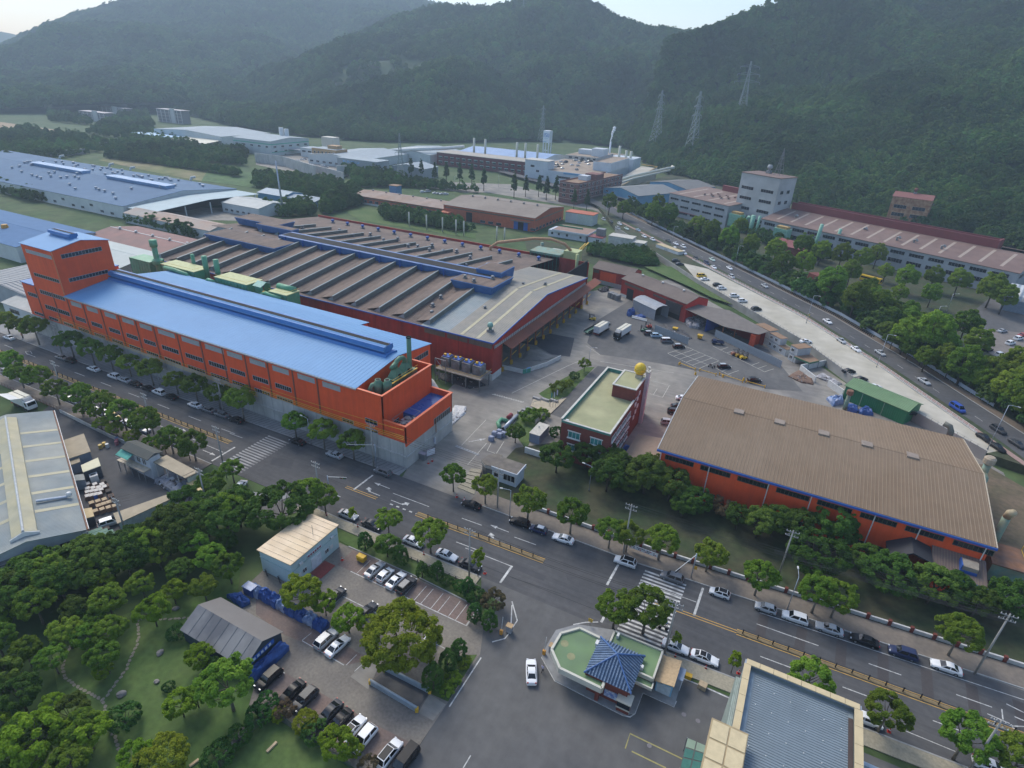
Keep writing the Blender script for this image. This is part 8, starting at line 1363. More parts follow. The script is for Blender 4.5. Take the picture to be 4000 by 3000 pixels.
carrow([((-24.3,172.7),S_,'white'),((-24.3,166.6),S_,'black'),((-24.5,162.6),U_,'dark grey'),((-24.6,155.2),U_,'silver')],'{c} {k} {o} from top beside the brown roof edge',R(20),0.,True,'cars beside the brown roof')
RP=[(275,765),(310,775),(340,768),(362,755),(390,757),(370,783),(398,775),(430,730),(440,752),(470,735),(430,792),(480,727),(522,760),(573,768),(555,717),(580,712),(610,722),(595,740),(662,732),(677,698),(725,712),(752,712),(675,755),(550,805)]
PB=Vector((-253.7,566.2)); PX_=Vector((-245.2,575.2))-PB; PY_=Vector((-221.6,496.2))-PB
for i,(a,b) in enumerate(RP):
    k=i; c=('white','black','white','silver','dark grey')[i%5]; q=PB+PX_*((a-275)/100)+PY_*((b-765)/100)*1.02
    car((S_,U_)[i%2],c,(min(max(q.x,-259),-208),min(max(q.y,558),636)),R(60)+(i%3)*.1,'%s %s, %s counted from the left on plant roof car park'%(c,(S_,U_)[i%2],ORD[i]),11.11,False,'cars on the plant roof')
FY=[(-506.6,454.5),(-499.1,456.4),(-491.5,455.9),(-492.9,471.9),(-487.8,472.3),(-493.7,481.4),(-498.6,492.1),(-498.6,496.2),(-490.8,495.3),(-470.0,469.2),(-465.9,471.1),(-452.0,472.8),(-444.2,469.3),(-545.4,505.9),(-542.3,509.5)]
for i,p in enumerate(FY): c=('white','white','silver','white','dark grey')[i%5]; car((S_,U_)[i%2],c,p,R(20+40*(i%2)),'%s %s, %s from the left in far yard before tan office'%(c,(S_,U_)[i%2],ORD[i]),.03,False,'cars in the far yard')
for i,p in enumerate(((-294.5,418.5),(-292.1,422.9),(-283.9,420.9),(-281.0,421.5),(-277.7,421.7),(-275.1,423.3),(-328.9,430.8))): c=('white','silver','white','silver','white','white','white')[i]; car((U_,V_,S_,S_,S_,U_,S_)[i],c,p,R(60),'%s car, %s from the left behind far orange shed'%(c,ORD[i]),.03,False,'cars behind the far orange shed')
# trucks
def boxtruck(label,xy,heading,col='white',L=9.6,cabc='black',wing=False):
    t=thing('box_truck',label,'truck',(*xy,.02),heading,world=False); W_=1.25; body=mat('truck_white',(.62,.63,.62),.5,.08,.8)
    part('cab',MB().extr([(L/2-2.1,.9),(L/2,.9),(L/2+.02,1.9),(L/2-.35,3.0),(L/2-2.1,3.15)],'Y',-1.15,1.15),paint(cabc),t); part('windshield',MB().add([(L/2+.03,-1.0,1.95),(L/2+.03,1.0,1.95),(L/2-.32,1.0,2.9),(L/2-.32,-1.0,2.9)],[(0,1,2,3)]),car_glass,t)
    for s in (-1,1): part('side_window',MB().box(L/2-1.5,L/2-.5,s*1.16,s*1.17,1.95,2.8),car_glass,t); part('mirror',MB().box(L/2-.3,L/2-.15,s*1.3,s*1.5,1.9,2.6),trim_m,t)
    part('wind_deflector',MB().extr([(L/2-2.0,3.15),(L/2-.7,3.1),(L/2-1.6,3.75),(L/2-2.0,3.75)],'Y',-1.0,1.0),mat('deflector_grey',(.3,.31,.32),.4),t)
    x0,x1=-L/2,L/2-2.3
    part('cargo_box',MB().box(x0,x1,-W_,W_,1.15,3.75),body,t)
    for s in (-1,1): part('roof_wing',MB().box(x0+.02,x1-.02,s*.12,s*(W_-.02),3.751,3.82),mat('truck_roof',(.6,.57,.46),.5,.08,.8),t)
    part('roof_seam',MB().box(x0+.05,x1-.05,-.12,.12,3.751,3.78),trim_m,t)
    for s in (-1,1): part('side_rail',MB().box(x0,x1,s*(W_+.005),s*(W_+.03),1.15,1.3),rust if cabc!='black' else trim_m,t)
    part('rear_door',MB().box(x0-.03,x0,-W_+.08,-.03,1.25,3.65).box(x0-.03,x0,.03,W_-.08,1.25,3.65),mat('truck_door',(.55,.57,.6),.5),t); part('bumper',MB().box(x0-.1,x0+.1,-W_,W_,.55,.8),mat('bumper_red',(.25,.03,.03),.6),t); part('chassis',MB().box(x0,L/2-.2,-.5,.5,.6,1.0),trim_m,t)
    for x in (x0+1.2,x0+2.4,L/2-1.1,L/2-2.6):
        for s in (-.98,.98): part('wheel',MB().cyl((x,s-.17,.5),(x,s+.17,.5),.5,14),tyre_m,t)
    for s in (-.8,.8): part('headlight',MB().box(L/2-.02,L/2+.06,s-.2,s+.2,1.0,1.25),lamp_m,t)
    return t
boxtruck('white box truck seen from its red-framed rear doors',(-65.4,211.9),R(82),cabc='silver'); boxtruck('white box truck with black cab facing the camera',(-57.2,211.9),R(82)+math.pi,L=10.6)
t=boxtruck('white wing-sided truck with one side raised behind works hall',(-183.7,68.2),R(0),cabc='white',L=8.5); part('raised_wing',MB().add([(-4.2,-1.25,3.8),(1.9,-1.25,3.8),(1.9,-3.6,4.6),(-4.2,-3.6,4.6)],[(0,1,2,3)]),MATS['truck_white'],t)
t=thing('flat_trailer','low dark flat trailer beside the box trucks','trailer',(*(-68.7,211.7),0),R(80),world=False); part('bed',MB().box(-6,6,-1,1,.9,1.1),green_dk,t); part('side_board',MB().box(-6,6,-1.05,-1,1.1,1.7).box(-6,6,1,1.05,1.1,1.7),trim_m,t)
for x in (-4.5,-3.4,4.6):
    for s in (-.8,.8): part('wheel',MB().cyl((x,s-.15,.45),(x,s+.15,.45),.45,12),tyre_m,t)
t=thing('blue_pickup','blue small cargo truck by second sheet fence','truck',(*(-23.3,225.4),.01),R(20),world=False); part('cab',MB().extr([(-2.2,.5),(-.6,.5),(-.6,1.85),(-1.7,1.85),(-2.2,1.2)],'Y',-.8,.8),paint('navy'),t); part('bed',MB().box(-.55,2.4,-.85,.85,.75,.95),paint('navy'),t); part('bed_side',MB().box(-.55,2.4,-.88,-.82,.95,1.35).box(-.55,2.4,.82,.88,.95,1.35),paint('navy'),t); part('windshield',MB().add([(-2.21,-.7,1.22),(-2.21,.7,1.22),(-1.73,.7,1.8),(-1.73,-.7,1.8)],[(0,1,2,3)]),car_glass,t)
for x in (-1.5,1.5):
    for s in (-.7,.7): part('wheel',MB().cyl((x,s-.12,.35),(x,s+.12,.35),.35,12),tyre_m,t)
t=thing('yellow_bus','yellow bus parked among works trees','bus',(*(30.6,348.0),TZ),R(-25),world=False); part('body',MB().extr([(-1.2,.5),(1.2,.5),(1.25,2),(1.1,3.05),(-1.1,3.05),(-1.25,2)],'X',-5,5),paint('yellow'),t); part('side_window',MB().box(-4.6,4.4,-1.29,-1.2,1.75,2.55),car_glass,t); part('side_window',MB().box(-4.6,4.4,1.2,1.29,1.75,2.55),car_glass,t); part('windshield',MB().box(5.0,5.03,-1.05,1.05,1.3,2.7),car_glass,t)
for x in (-3,3.2):
    for s in (-1.05,1.05): part('wheel',MB().cyl((x,s-.15,.48),(x,s+.15,.48),.48,12),tyre_m,t)
def forklift(label,xy,hd,c,cab='dark'):
    t=thing('forklift',label,'forklift',(*xy,.01),hd,world=False); m=mat('lift_'+c,{'yellow':(.62,.4,.02),'red':(.4,.05,.03),'green':(.1,.2,.13),'rust':(.25,.1,.06),'ochre':(.42,.27,.05)}[c],.5,.15,2)
    part('body',MB().extr([(-1.5,.35),(.7,.35),(.7,.8),(-.2,.85),(-.5,1.3),(-1.5,1.25)],'Y',-.6,.6),m,t); part('counterweight',MB().extr([(-1.9,.4),(-1.5,.3),(-1.5,1.28),(-1.75,1.2)],'Y',-.58,.58),m,t)
    part('overhead_guard',MB().box(-1.2,.6,-.6,.6,2.3,2.38),trim_m,t)
    for x,y in ((-1.15,-.55),(-1.15,.55),(.55,-.55),(.55,.55)): part('guard_post',MB().cyl((x,y,.8),(x,y,2.3),.05,6),trim_m,t)
    part('mast',MB().box(.75,.9,-.45,-.3,.1,2.7).box(.75,.9,.3,.45,.1,2.7).box(.75,.9,-.3,.3,2.5,2.65),trim_m,t); part('fork',MB().box(.9,2.0,-.38,-.25,.08,.14).box(.9,2.0,.25,.38,.08,.14),steel_grey,t); part('seat',MB().box(-.7,-.2,-.3,.3,.85,1.35),trim_m,t)
    for x in (-1.2,.35):
        for s in (-.55,.55): part('wheel',MB().cyl((x,s-.12,.34),(x,s+.12,.34),.34,12),tyre_m,t)
forklift('yellow forklift working alone beside the loading canopy',(-73.7,222.2),R(190),'yellow'); forklift('red forklift behind the first sheet fence',(-51.3,226.9),R(200),'red'); forklift('green forklift beside the dark suv in yard',(-51.8,222.1),R(200),'green'); forklift('rusty red forklift, first of three by second fence',(-15.3,218.3),R(35),'rust'); forklift('ochre forklift, middle of three by second fence',(-13.6,217.7),R(35),'ochre'); forklift('bright yellow forklift, last of three by second fence',(-11.9,216.7),R(35),'yellow')
def bike(label,xy,hd,c='black',z=0.,motor=True):
    t=thing('motorcycle' if motor else 'bicycle',label,'motorcycle' if motor else 'bicycle',(*xy,z+.01),hd,world=False)
    for x in (-.6,.6): part('wheel',MB().cyl((x,-.05,.32),(x,.05,.32),.32,12),tyre_m,t)
    part('frame',MB().tube([(-.6,0,.34),(-.1,0,.75),(.35,0,.8),(.6,0,.34)],.07 if motor else .03,6).tube([(.35,0,.8),(.3,0,1.0)],.03,6),paint(c),t); part('seat',MB().box(-.5,.05,-.12,.12,.72,.85),trim_m,t); part('handlebar',MB().cyl((.3,-.3,1.02),(.3,.3,1.02),.025,6),steel_grey,t)
    if motor: part('fuel_tank',MB().box(-.05,.35,-.14,.14,.75,.95),paint(c),t)
bike('maroon motorcycle beside dark suv, left of two',(-21.8,202.9),R(60),'maroon'); bike('dark motorcycle beside dark suv, right of two',(-20.4,202.3),R(60),'black'); bike('bicycle leaning behind the white hall corner',(-75.06,56.27),R(150),'dark grey',0,False); bike('bicycle waiting by the crosswalk near guardhouse',(-7.03,81.77),R(10),'black',0,False); bike('dark bicycle row start along white hall wall',(-78.52,56.35),R(150),'black',0,False)
# ---- people
def person(label,xy,hd,shirt,trousers,z=0.,stride=.28,arm=.2):
    J=[(0,0,.95),(0,0,1.2),(0,0,1.42),(0,0,1.53),(0.02,0,1.66),(.02,0,1.74), (0,.19,1.4),(-arm*.5,.25,1.14),(arm*.2,.25,.92),(arm*.3,.25,.82), (0,-.19,1.4),(arm*.5,-.25,1.14),(arm*1.2,-.24,.94),(arm*1.3,-.24,.84), (0,.1,.88),(stride*.6,.1,.5),(stride*.8,.1,.08),(stride*.8+.16,.1,.04), (0,-.1,.88),(-stride*.3,-.1,.5),(-stride,-.1,.1),(-stride+.15,-.1,.05)]
    E_=[(0,1),(1,2),(2,3),(3,4),(4,5),(2,6),(6,7),(7,8),(8,9),(2,10),(10,11),(11,12),(12,13),(0,14),(14,15),(15,16),(16,17),(0,18),(18,19),(19,20),(20,21)]
    rad=[.15,.145,.15,.055,.1,.09,.07,.05,.04,.035,.07,.05,.04,.035,.1,.07,.05,.045,.1,.07,.05,.045]
    me=bpy.data.meshes.new('person'); me.from_pydata(J,E_,[]); o=bpy.data.objects.new('person',me); COL.objects.link(o)
    sm=o.modifiers.new('skin','SKIN'); 
    for i,r in enumerate(rad): me.skin_vertices[0].data[i].radius=(r,r*(1.15 if i in(0,1,2) else 1))
    me.skin_vertices[0].data[0].use_root=True
    o.modifiers.new('sub','SUBSURF').levels=2
    dg=bpy.context.evaluated_depsgraph_get(); m2=bpy.data.meshes.new_from_object(o.evaluated_get(dg)); o.modifiers.clear(); o.data=m2
    skin=mat('skin',(.42,.26,.19),.6,0); hair=mat('hair',(.015,.012,.01),.6,0); sh=mat('shoes',(.02,.02,.02),.7,0)
    m2.materials.clear()
    for q in (skin,shirt,trousers,hair,sh): m2.materials.append(q)
    for p in m2.polygons:
        c=p.center; k=0
        if c.z>1.69 or (c.z>1.6 and c.x<-.03): k=3
        elif c.z>1.5: k=0
        elif c.z>.93 and not (abs(c.y)>.2 and c.z<1.12): k=1
        elif abs(c.y)>.2: k=0
        elif c.z>.12: k=2
        else: k=4
        p.material_index=k; p.use_smooth=True
    o.location=(*xy,z); o.rotation_euler=(0,0,hd); return tag(o,label,'person')
person('person in pale lilac shirt and dark trousers walking beside white sedan',(-22.56,63.15),R(60),mat('cloth_lilac',(.45,.42,.55),.8,.1,8),mat('cloth_dark',(.02,.02,.028),.8,.1,8)); person('person in dark clothes on pavement under factory plane trees',(-149.2,95.8),R(170),mat('cloth_black',(.03,.03,.035),.8),mat('cloth_dark',(.02,.02,.028)),.12); person('person in blue top waiting beside bicycle near crosswalk',(-6.67,82.62),R(200),mat('cloth_blue',(.15,.3,.5),.8),mat('cloth_dark',(.02,.02,.028)))

# ================================================================ street furniture
pole_c=mat('concrete_pole',(.3,.29,.27),.8,.15,1); ins=mat('insulator',(.45,.45,.44),.4)
def upole(label,xy,h=13,hd=0.,z=0.,lean=0.,lamp=False):
    t=thing('utility_pole',label,'utility pole',(*xy,z),hd,world=False)
    part('pole',MB().cyl((0,0,-.2),(lean*h,0,h),.2,10,.13),pole_c,t,True)
    for k,zz in enumerate((h-.5,h-1.5)):
        a=part('cross_arm',MB().box(lean*h-.06,lean*h+.06,-1.2,1.2,zz,zz+.12),steel_grey,t)
        for y in (-1.1,-.5,.5,1.1): part('insulator',MB().lathe(lean*h,y,[(.05,zz+.12),(.09,zz+.2),(.05,zz+.3),(.08,zz+.36),(.03,zz+.42)],7),ins,a)
    part('stay_arm',MB().cyl((lean*h,0,h-.2),(lean*h,.9,h-1.3),.05,5).cyl((lean*h,0,h-.2),(lean*h,-.9,h-1.3),.05,5),steel_grey,t)
    return t
UP=[('first utility pole from far end opposite orange factory',(-180.1,76.5),12),('second utility pole from far end opposite orange factory',(-142.4,77.5),12),('utility pole beside crosswalk stop line opposite factory',(-115.5,77.0),11),('utility pole at plinth corner with signal arm',(-83.50,94.95),12.5),('utility pole at alley corner between slim plane trees',(-84.10,77.10),12),('utility pole between lot fence and white sedan',(-43.88,75.02),12.5),('utility pole behind white banner on brown pavement',(-19.41,97.03),13),('utility pole at guardhouse rear corner',(-5.42,76.79),12.5),('tall utility pole at right edge on brown pavement',(42.93,99.38),14.5),('utility pole at bottom right near kerb',(38.81,77.79),13),('utility pole in grove beside big dark tree',(10.31,106.65),12),('utility pole in alley before long mint shed',(-108.69,48.74),11.5),('utility pole at works corner beside shelter',(-103.03,62.97),12),('first utility pole behind factory pavement trees',(-210.6,92.9),11),('second utility pole behind factory pavement trees',(-135.6,93.9),11),('utility pole before gatehouse doorway',(-49.34,96.60),11)]
POLE=[]
for l,p,h in UP: upole(l,p,h,R(90)); POLE.append((p,h))
wire_m=mat('cable_black',(.02,.02,.02),.6,0); wire_y=mat('cable_yellow',(.6,.36,.02),.5,0)
def wire(a,b,sag,r,m,lab,n=8):
    a,b=Vector(a),Vector(b); pts=[]
    for i in range(n+1):
        u=i/n; p=a.lerp(b,u); p.z-=sag*4*u*(1-u); pts.append(p)
    solo('overhead_cable',MB().pipe(pts,r,4),m,lab,'cable')
for k,(z0,z1,z2) in enumerate(((10.6,8.6,10.8),(10.1,8.0,10.3),(11.4,9.4,12.6),(9.5,7.5,9.8))):
    wire((-215,96.6,z0),(-124,96.7,z1),.3,.05,wire_y,'%s yellow sleeved cable along left part of orange facade'%ORD[k]); wire((-122,96.7,z0-.2),(-75,96.6,z2),.4,.06 if k!=2 else .045,wire_y,'%s yellow sleeved cable along right part of orange facade'%ORD[k])
NW=[('grove cables',(6,8)),('corner cables',(3,15)),('near kerb cables',(7,5)),('right pole cables',(8,10)),('alley cables',(11,12))]
names=['first','second','third','fourth']
for nm,(i,j) in NW:
    (p,h),(q,g_)=POLE[i],POLE[j]
    for k in range(4): wire((p[0],p[1]+(-1.1,-.5,.5,1.1)[k],h-.1-(k%2)),(q[0],q[1]+(-1.1,-.5,.5,1.1)[k],g_-.1-(k%2)),.7,.024,wire_m,'%s thin black wire of the %s'%(names[k],nm))
for k in range(5): wire((8,102+.9*k,9-.5*k),(75,106.5+.9*k,9.2-.5*k),.5,.028,wire_m,'%s thin wire running over the bank wall at right'%ORD[k])
def lamp(label,xy,h=9,hd=0.,z=0.,arm=2.0,m=None):
    t=thing('street_lamp',label,'street lamp',(*xy,z),hd,world=False); part('pole',MB().cyl((0,0,0),(0,0,h),.1,8,.06),m or MATS['galvanised'],t,True); part('arm',MB().pipe([(0,0,h-.2),(.3,0,h+.1),(arm,0,h+.3)],.05,6),m or MATS['galvanised'],t); part('lamp_head',MB().box(arm-.2,arm+.5,-.14,.14,h+.22,h+.38),mat('lamp_pale',(.5,.5,.48),.5),t); part('base',MB().cyl((0,0,0),(0,0,.4),.18,8),steel_grey,t)
for l,p,h,hd,z in (('street lamp at bank pavement between white cars',(12.73,98.15),8.5,R(100),0),('thin lamp on grass bank before grove',(-33.38,113.54),7,R(180),0),('street lamp beside gatehouse plane tree',(-45.44,95.15),7.5,R(200),0),('first tall lamp from top along upper road',(-133.4,409.4),11,R(-20),TZ),('second tall lamp from top along upper road',(-74.6,358.9),11.5,R(-20),TZ),('third tall lamp from top along upper road',(-34.3,334.0),11.5,R(-20),TZ),('fourth tall lamp from top along upper road',(5.5,263.3),12,R(-20),TZ),('fifth tall lamp from top along upper road',(30.5,229.5),12.5,R(-20),TZ),('sixth tall lamp from top along upper road',(56.5,184.4),14,R(-20),TZ),('curved lamp in works grounds, nearer one',(53.7,293.9),8,R(20),TZ),('curved lamp in works grounds, farther one',(61.0,318.2),8,R(20),TZ),('small lamp post at yard kerb by office wedge',(-60.2,184.3),5,R(0),0),('first lamp before the far orange shed yard',(-282.4,448.0),11,R(0),0),('second lamp before far brick row trees',(-261.2,487.4),10,R(0),0),('lamp on factory pavement among plane trees',(-165.1,95.3),8,R(180),0),('lamp on factory pavement near crosswalk',(-103.66,94.37),8,R(180),0)): lamp(l,p,h,hd,z)
def signal(label,xy,hd,L=6.5,h=6.2):
    t=thing('traffic_signal',label,'traffic light',(*xy,0),hd,world=False); part('pole',MB().cyl((0,0,0),(0,0,h+.3),.12,8),MATS['galvanised'],t,True); part('mast_arm',MB().cyl((0,0,h),(L,0,h+.4),.08,8,.05),frame_white,t); a=part('signal_head',MB().box(L-1.6,L-.2,-.12,.12,h-.05,h+.3),trim_m,t)
    for k,c in enumerate(((.3,.02,.02),(.35,.25,.02),(.02,.25,.08))): part('lens',MB().cyl((L-1.35+.45*k,-.13,h+.12),(L-1.35+.45*k,-.16,h+.12),.12,10),mat('lens_%d'%k,c,.3,0),a)
signal('signal mast arm reaching from plinth corner pole',(-83.28,95.66),R(215)); signal('signal mast arm reaching from alley corner',(-84.05,80.02),R(20),4.5); signal('signal mast arm beside small plane tree and white sedan',(-110.26,73.68),R(60),4.0,4.5); signal('signal mast arm over crosswalk behind guardhouse trees',(-5.32,97.14),R(250),7.5)
# ---- fences and low walls
def postfence(name,label,pts,step,h,r,m,rails,cat='fence',z=0.,mesh=None,rm=None):
    t=thing(name,label,cat,(pts[0][0],pts[0][1],z)); pm=mesh or MB().box(-r,r,-r,r,0,h).mesh('post',m)
    for x,y,a in lerp_pts(pts,step): share('post',pm,t,(x,y,z),a)
    for zz,rr in rails:
        for a,b in zip(pts[:-1],pts[1:]): part('rail',MB().cyl((*a,z+zz),(*b,z+zz),rr,5),rm or m,t)
    return t
bol=MB().lathe(0,0,[(.11,0),(.11,.85),(.15,.87),(.12,1.0)],8).mesh('post',mat('bollard_black',(.015,.015,.017),.5))
for l,a,b in (('black post railing on median left of the crosswalk',-235,-123),('black post railing on median at middle stretch',-61,-34),('black post railing on median right of zebra crossing',6,125)): postfence('median_railing',l,seg(MED,a,b),2.55,1.,.1,None,[(.85,.03),(.45,.03)],z=.1,mesh=bol,rm=MATS['bollard_black'])
wf=mat('fence_white',(.6,.58,.57),.5); postfence('white_fence','white post fence along the upper lot',FEN[1:5],2.2,1.3,.06,wf,[(1.25,.035),(.7,.03),(.25,.03)],z=TZ,rm=wf); struct('fence_base',MB().prism(strip(FEN[1:5],-.25,.2),TZ-.3,TZ+.35),plinth_m)
pink=mat('panel_pinkwhite',(.55,.48,.47),.6)
postfence('wall_railing','dark thin railing on the retaining wall',[(-44,293.6),(5.5,239.3),(23.4,212.6),(54,182.5)],2.0,1.0,.04,steel_grey,[(1.0,.025),(.5,.02)],z=TZ+.7)
gf=mat('panel_bluegrey',(.27,.32,.38),.5,.1,1); pnl=MB().box(-1.1,1.1,-.04,.04,.35,1.5).box(-1.18,-1.1,-.07,.07,0,1.7).mesh('fence_panel',gf)
t=thing('panel_fence','blue-grey panel fence beyond the upper road','fence',(-90,400,TZ))
VF=strip(URD[2:],10.4,10.4)[:len(URD[2:])]
for x,y,a in lerp_pts(VF,2.35,6):
    if y>215: share('fence_panel',pnl,t,(x,y,TZ),a)
brk=MB().box(-.28,.28,-.28,.28,0,1.25).mesh('pier',brick)
t=thing('bank_wall','low brick boundary wall with white capped panels along grass bank','wall',(-45,yat(FAR,-45)+5.2,0)); 
for i in range(27):
    x=-42+3.6*i; y=yat(FAR,x)+5.25; a=math.atan2(yat(FAR,x+1)-yat(FAR,x-1),2); share('pier',brk,t,(x,y,.1),a); m=MB().box(.3,3.3,-.12,.12,0,.75).mesh('wall_panel',plinth_m) if i==0 else m; share('wall_panel',m,t,(x,y,.1),a); c=MB().box(.3,3.3,-.17,.17,.75,.85).mesh('white_cap',mat('cap_white',(.5,.5,.49),.7)) if i==0 else c; share('white_cap',c,t,(x,y,.1),a)
lf=mat('fence_stone',(.24,.22,.19),.8,.15,2); postfence('lot_fence','grey timber-look fence between pavement and lot lawn',[(-70,73.3),(-40.5,73.5)],1.5,.95,.08,lf,[(.85,.06),(.45,.06)],rm=lf)
gfn=mat('fence_green',(.03,.07,.06),.7,.15,2)
def meshfence(label,a,b,h,z=0.):
    t=thing('mesh_fence',label,'fence',(*a,z)); A,B=Vector(a),Vector(b); n=max(2,int((B-A).length/2.2)); ang=math.atan2(B.y-A.y,B.x-A.x)
    pm=MB().box(-.04,.04,-.04,.04,0,h).mesh('post',gfn); d=(B-A).length/n; w=MB()
    for k in range(int(d/.12)): w.box(k*.12,k*.12+.025,-.012,.012,.05,h-.05)
    for k in range(int(h/.3)+1): w.box(0,d,-.012,.012,.05+k*.29,.08+k*.29)
    wm=w.mesh('wire_panel',gfn)
    for i in range(n): q=A.lerp(B,i/n); share('post',pm,t,(q.x,q.y,z),ang); share('wire_panel',wm,t,(q.x,q.y,z),ang)
meshfence('dark green mesh fence at garden edge, rising part',(-55.81,27.11),(-55.95,36.20),1.6); meshfence('dark green mesh fence below the bottom lot row',(-55.95,36.20),(-39.61,35.81),1.6); meshfence('green mesh fence along alley left part',(-115.80,32.91),(-112.41,44.08),1.5); meshfence('green mesh fence along alley right part',(-110.88,49.24),(-106.04,58.32),1.5)
postfence('pavement_fence','rusty thin fence behind roadside pavement at left',[(-215,71.4),(-173,71.7)],1.6,1.3,.04,rust,[(1.2,.03),(.6,.03)]); solo('works_wall',MB().prism(strip([(-173,71.4),(-150,70.6),(-128,70.8)],-.12,.12),0,1.0),plinth_m,'pale low wall along roadside works boundary','wall')
# yellow barrier beams in the yard
for i,(a,b) in enumerate((((-31.3,198.4),(-25.6,196.5)),((-24.1,196.9),(-18.5,196.2)),((-17.5,197.4),(-9.6,195.7)),((-8.6,196.3),(-2.6,195.7)))):
    t=thing('yellow_barrier','%s yellow barrier beam from left above brown roof'%ORD[i],'barrier',(*a,0)); part('beam',MB().cyl((*a,.7),(*b,.7),.12,6),yellow_rail,t)
    for q in (a,b): part('post',MB().box(q[0]-.15,q[0]+.15,q[1]-.15,q[1]+.15,0,1.1),yellow_rail,t)
for l,p in (('orange yellow light post at yard crossing',(-31.5,198.3)),('orange yellow post pair beside office car park',(-24.8,193.3)),('yellow post above the brown roof right end',(-16.2,196.6)),('yellow post left of the dark yard suv',(-9.6,197.8))): t=thing('yellow_post',l,'post',(*p,0)); part('body',MB().lathe(*p,[(.35,0),(.3,.9),(.2,1.0)],8),yellow_rail,t); part('rod',MB().cyl((*p,.9),(*p,2.3),.05,6),steel_grey,t)
t=thing('entrance_gate','orange steel gate leaf at right end of upper lot','gate',(*(56.84,182.98),0)); A,B=(56.25,185.13),(58.25,182.41); part('frame',MB().tube([(*A,.3),(*A,1.5),(*B,1.5),(*B,.3),(*A,.3)],.08,6).tube([(*A,.9),(*B,.9)],.06,6),yellow_rail,t)
solo('gate_bollard',MB().lathe(*(59.42,181.53),[(.3,0),(.3,1.0),(.2,1.1)],10),yellow_rail,'orange bollard at right road tip','bollard'); solo('gate_column',MB().cyl((*(61.10,182.21),0),(*(61.10,182.21),2.4),.3,10),mat('column_dark',(.04,.03,.03),.7),'dark round column at right road tip','bollard')
# cones, bins, signs
red_c=mat('cone_red',(.5,.03,.02),.6,.1,3)
CON=[((-80.64,75.20),'at the alley corner tree'),((-72.27,75.68),'between grey and black sedans'),((-55.20,75.84),'between two white sedans'),((-68.48,66.46),'on empty stall by white hall'),((-41.81,77.62),'beside leafy sapling'),((-3.63,77.06),'below sapling near white sedan'),((1.51,77.34),'before second white sedan'),((6.60,79.17),'beside the grey roof parapet'),((29.12,80.06),'on near carriageway by plane tree'),((-59.43,95.30),'beside gate plane tree'),((-57.36,95.28),'beside bank pavement start'),((-72.54,104.46),'on entrance floor near sign'),((-72.77,103.14),'on entrance floor lower')]
for p,l in CON:
    t=thing('traffic_cone','red traffic cone '+l,'cone',(*p,.0)); part('body',MB().lathe(*p,[(.22,.04),(.05,.85),(.03,.88)],10),red_c,t,True); part('base',MB().box(p[0]-.28,p[0]+.28,p[1]-.28,p[1]+.28,0,.05),red_c,t); part('band',MB().lathe(*p,[(.155,.42),(.12,.58)],10),frame_white,t)
t=thing('grit_bin','yellow box bin in parking lot by clipped cone','bin',(*(-65.09,68.42),0)); q=(-64.99,68.29); part('tub',MB().box(q[0]-.8,q[0]+.8,q[1]-.6,q[1]+.6,.2,1.1),MATS['skip_yellow'],t); part('lid',MB().extr([(q[1]-.7,1.1),(q[1]+.7,1.1),(q[1]+.5,1.4),(q[1]-.5,1.4)],'X',q[0]-.9,q[0]+.9),MATS['skip_yellow'],t)
t=thing('grit_bin','small yellow bin at kerb right of kiosk','bin',(*(-0.72,74.07),0)); q=(-0.72,74.07); part('tub',MB().box(q[0]-.5,q[0]+.5,q[1]-.35,q[1]+.35,.0,.7),MATS['skip_yellow'],t); part('lid',MB().box(q[0]-.55,q[0]+.55,q[1]-.4,q[1]+.4,.7,.8),MATS['skip_yellow'],t)
t=thing('pallet_stack','stack of pale timber pallets beside the kerb','pallets',(*(1.71,73.37),0)); q=(1.71,73.37)
for k in range(6): part('pallet',MB().rbox(q[0],q[1],.05+.16*k,1.3,1.1,.11,R(-8)),MATS['crate_tan'],t)
for i,p in enumerate(((-23.72,66.29),(-32.10,66.37))):
    t=thing('parking_barrier','parking barrier with orange head %s'%('at guardhouse island tip','at the lot exit corner')[i],'barrier',(*p,.1)); part('cabinet',MB().box(p[0]-.25,p[0]+.25,p[1]-.2,p[1]+.2,.1,1.1),mat('barrier_orange',(.6,.27,.03),.5),t); part('arm',MB().cyl((p[0],p[1],1.0),(p[0]+.1,p[1]+.2,4.2),.05,6),frame_white,t)
    q=(p[0]+1.0,p[1]+1.2); b=thing('ticket_booth','small grey ticket machine with tan lid '+('on guardhouse island','at lot exit')[i],'booth',(*q,.1)); part('box',MB().box(q[0]-.5,q[0]+.5,q[1]-.4,q[1]+.4,.1,1.6),mat('booth_grey',(.3,.31,.33),.6),b); part('lid',MB().box(q[0]-.6,q[0]+.6,q[1]-.5,q[1]+.5,1.6,1.7),mat('booth_lid',(.38,.26,.14),.7),b)
t=thing('street_banner','long white banner with small dark lettering on bank pavement','banner',(*(-18.89,99.22),0)); A,B=Vector((-18.73,98.71)),Vector((-12.67,98.67)); ang=math.atan2(B.y-A.y,B.x-A.x); L=(B-A).length
cx,cy=(A+B)/2; part('cloth',MB().rbox(cx,cy,.7,L,.04,1.0,ang),mat('banner_white',(.72,.72,.72),.6,.05,1),t)
rg=random.Random(4)
for k in range(2):
    for i in range(16):
        if rg.random()<.2 or (k==0 and 6<i<9): continue
        q=A.lerp(B,(i+.7)/17); n=Vector((math.sin(ang),-math.cos(ang)))*.03; part('banner_glyph',MB().rbox(q.x+n.x,q.y+n.y,.9+.36*k,L/22,.01,.2,ang),mat('glyph_%d'%(i%3==0),((.03,.03,.04),(.45,.05,.05))[i%3==0],.6),t)
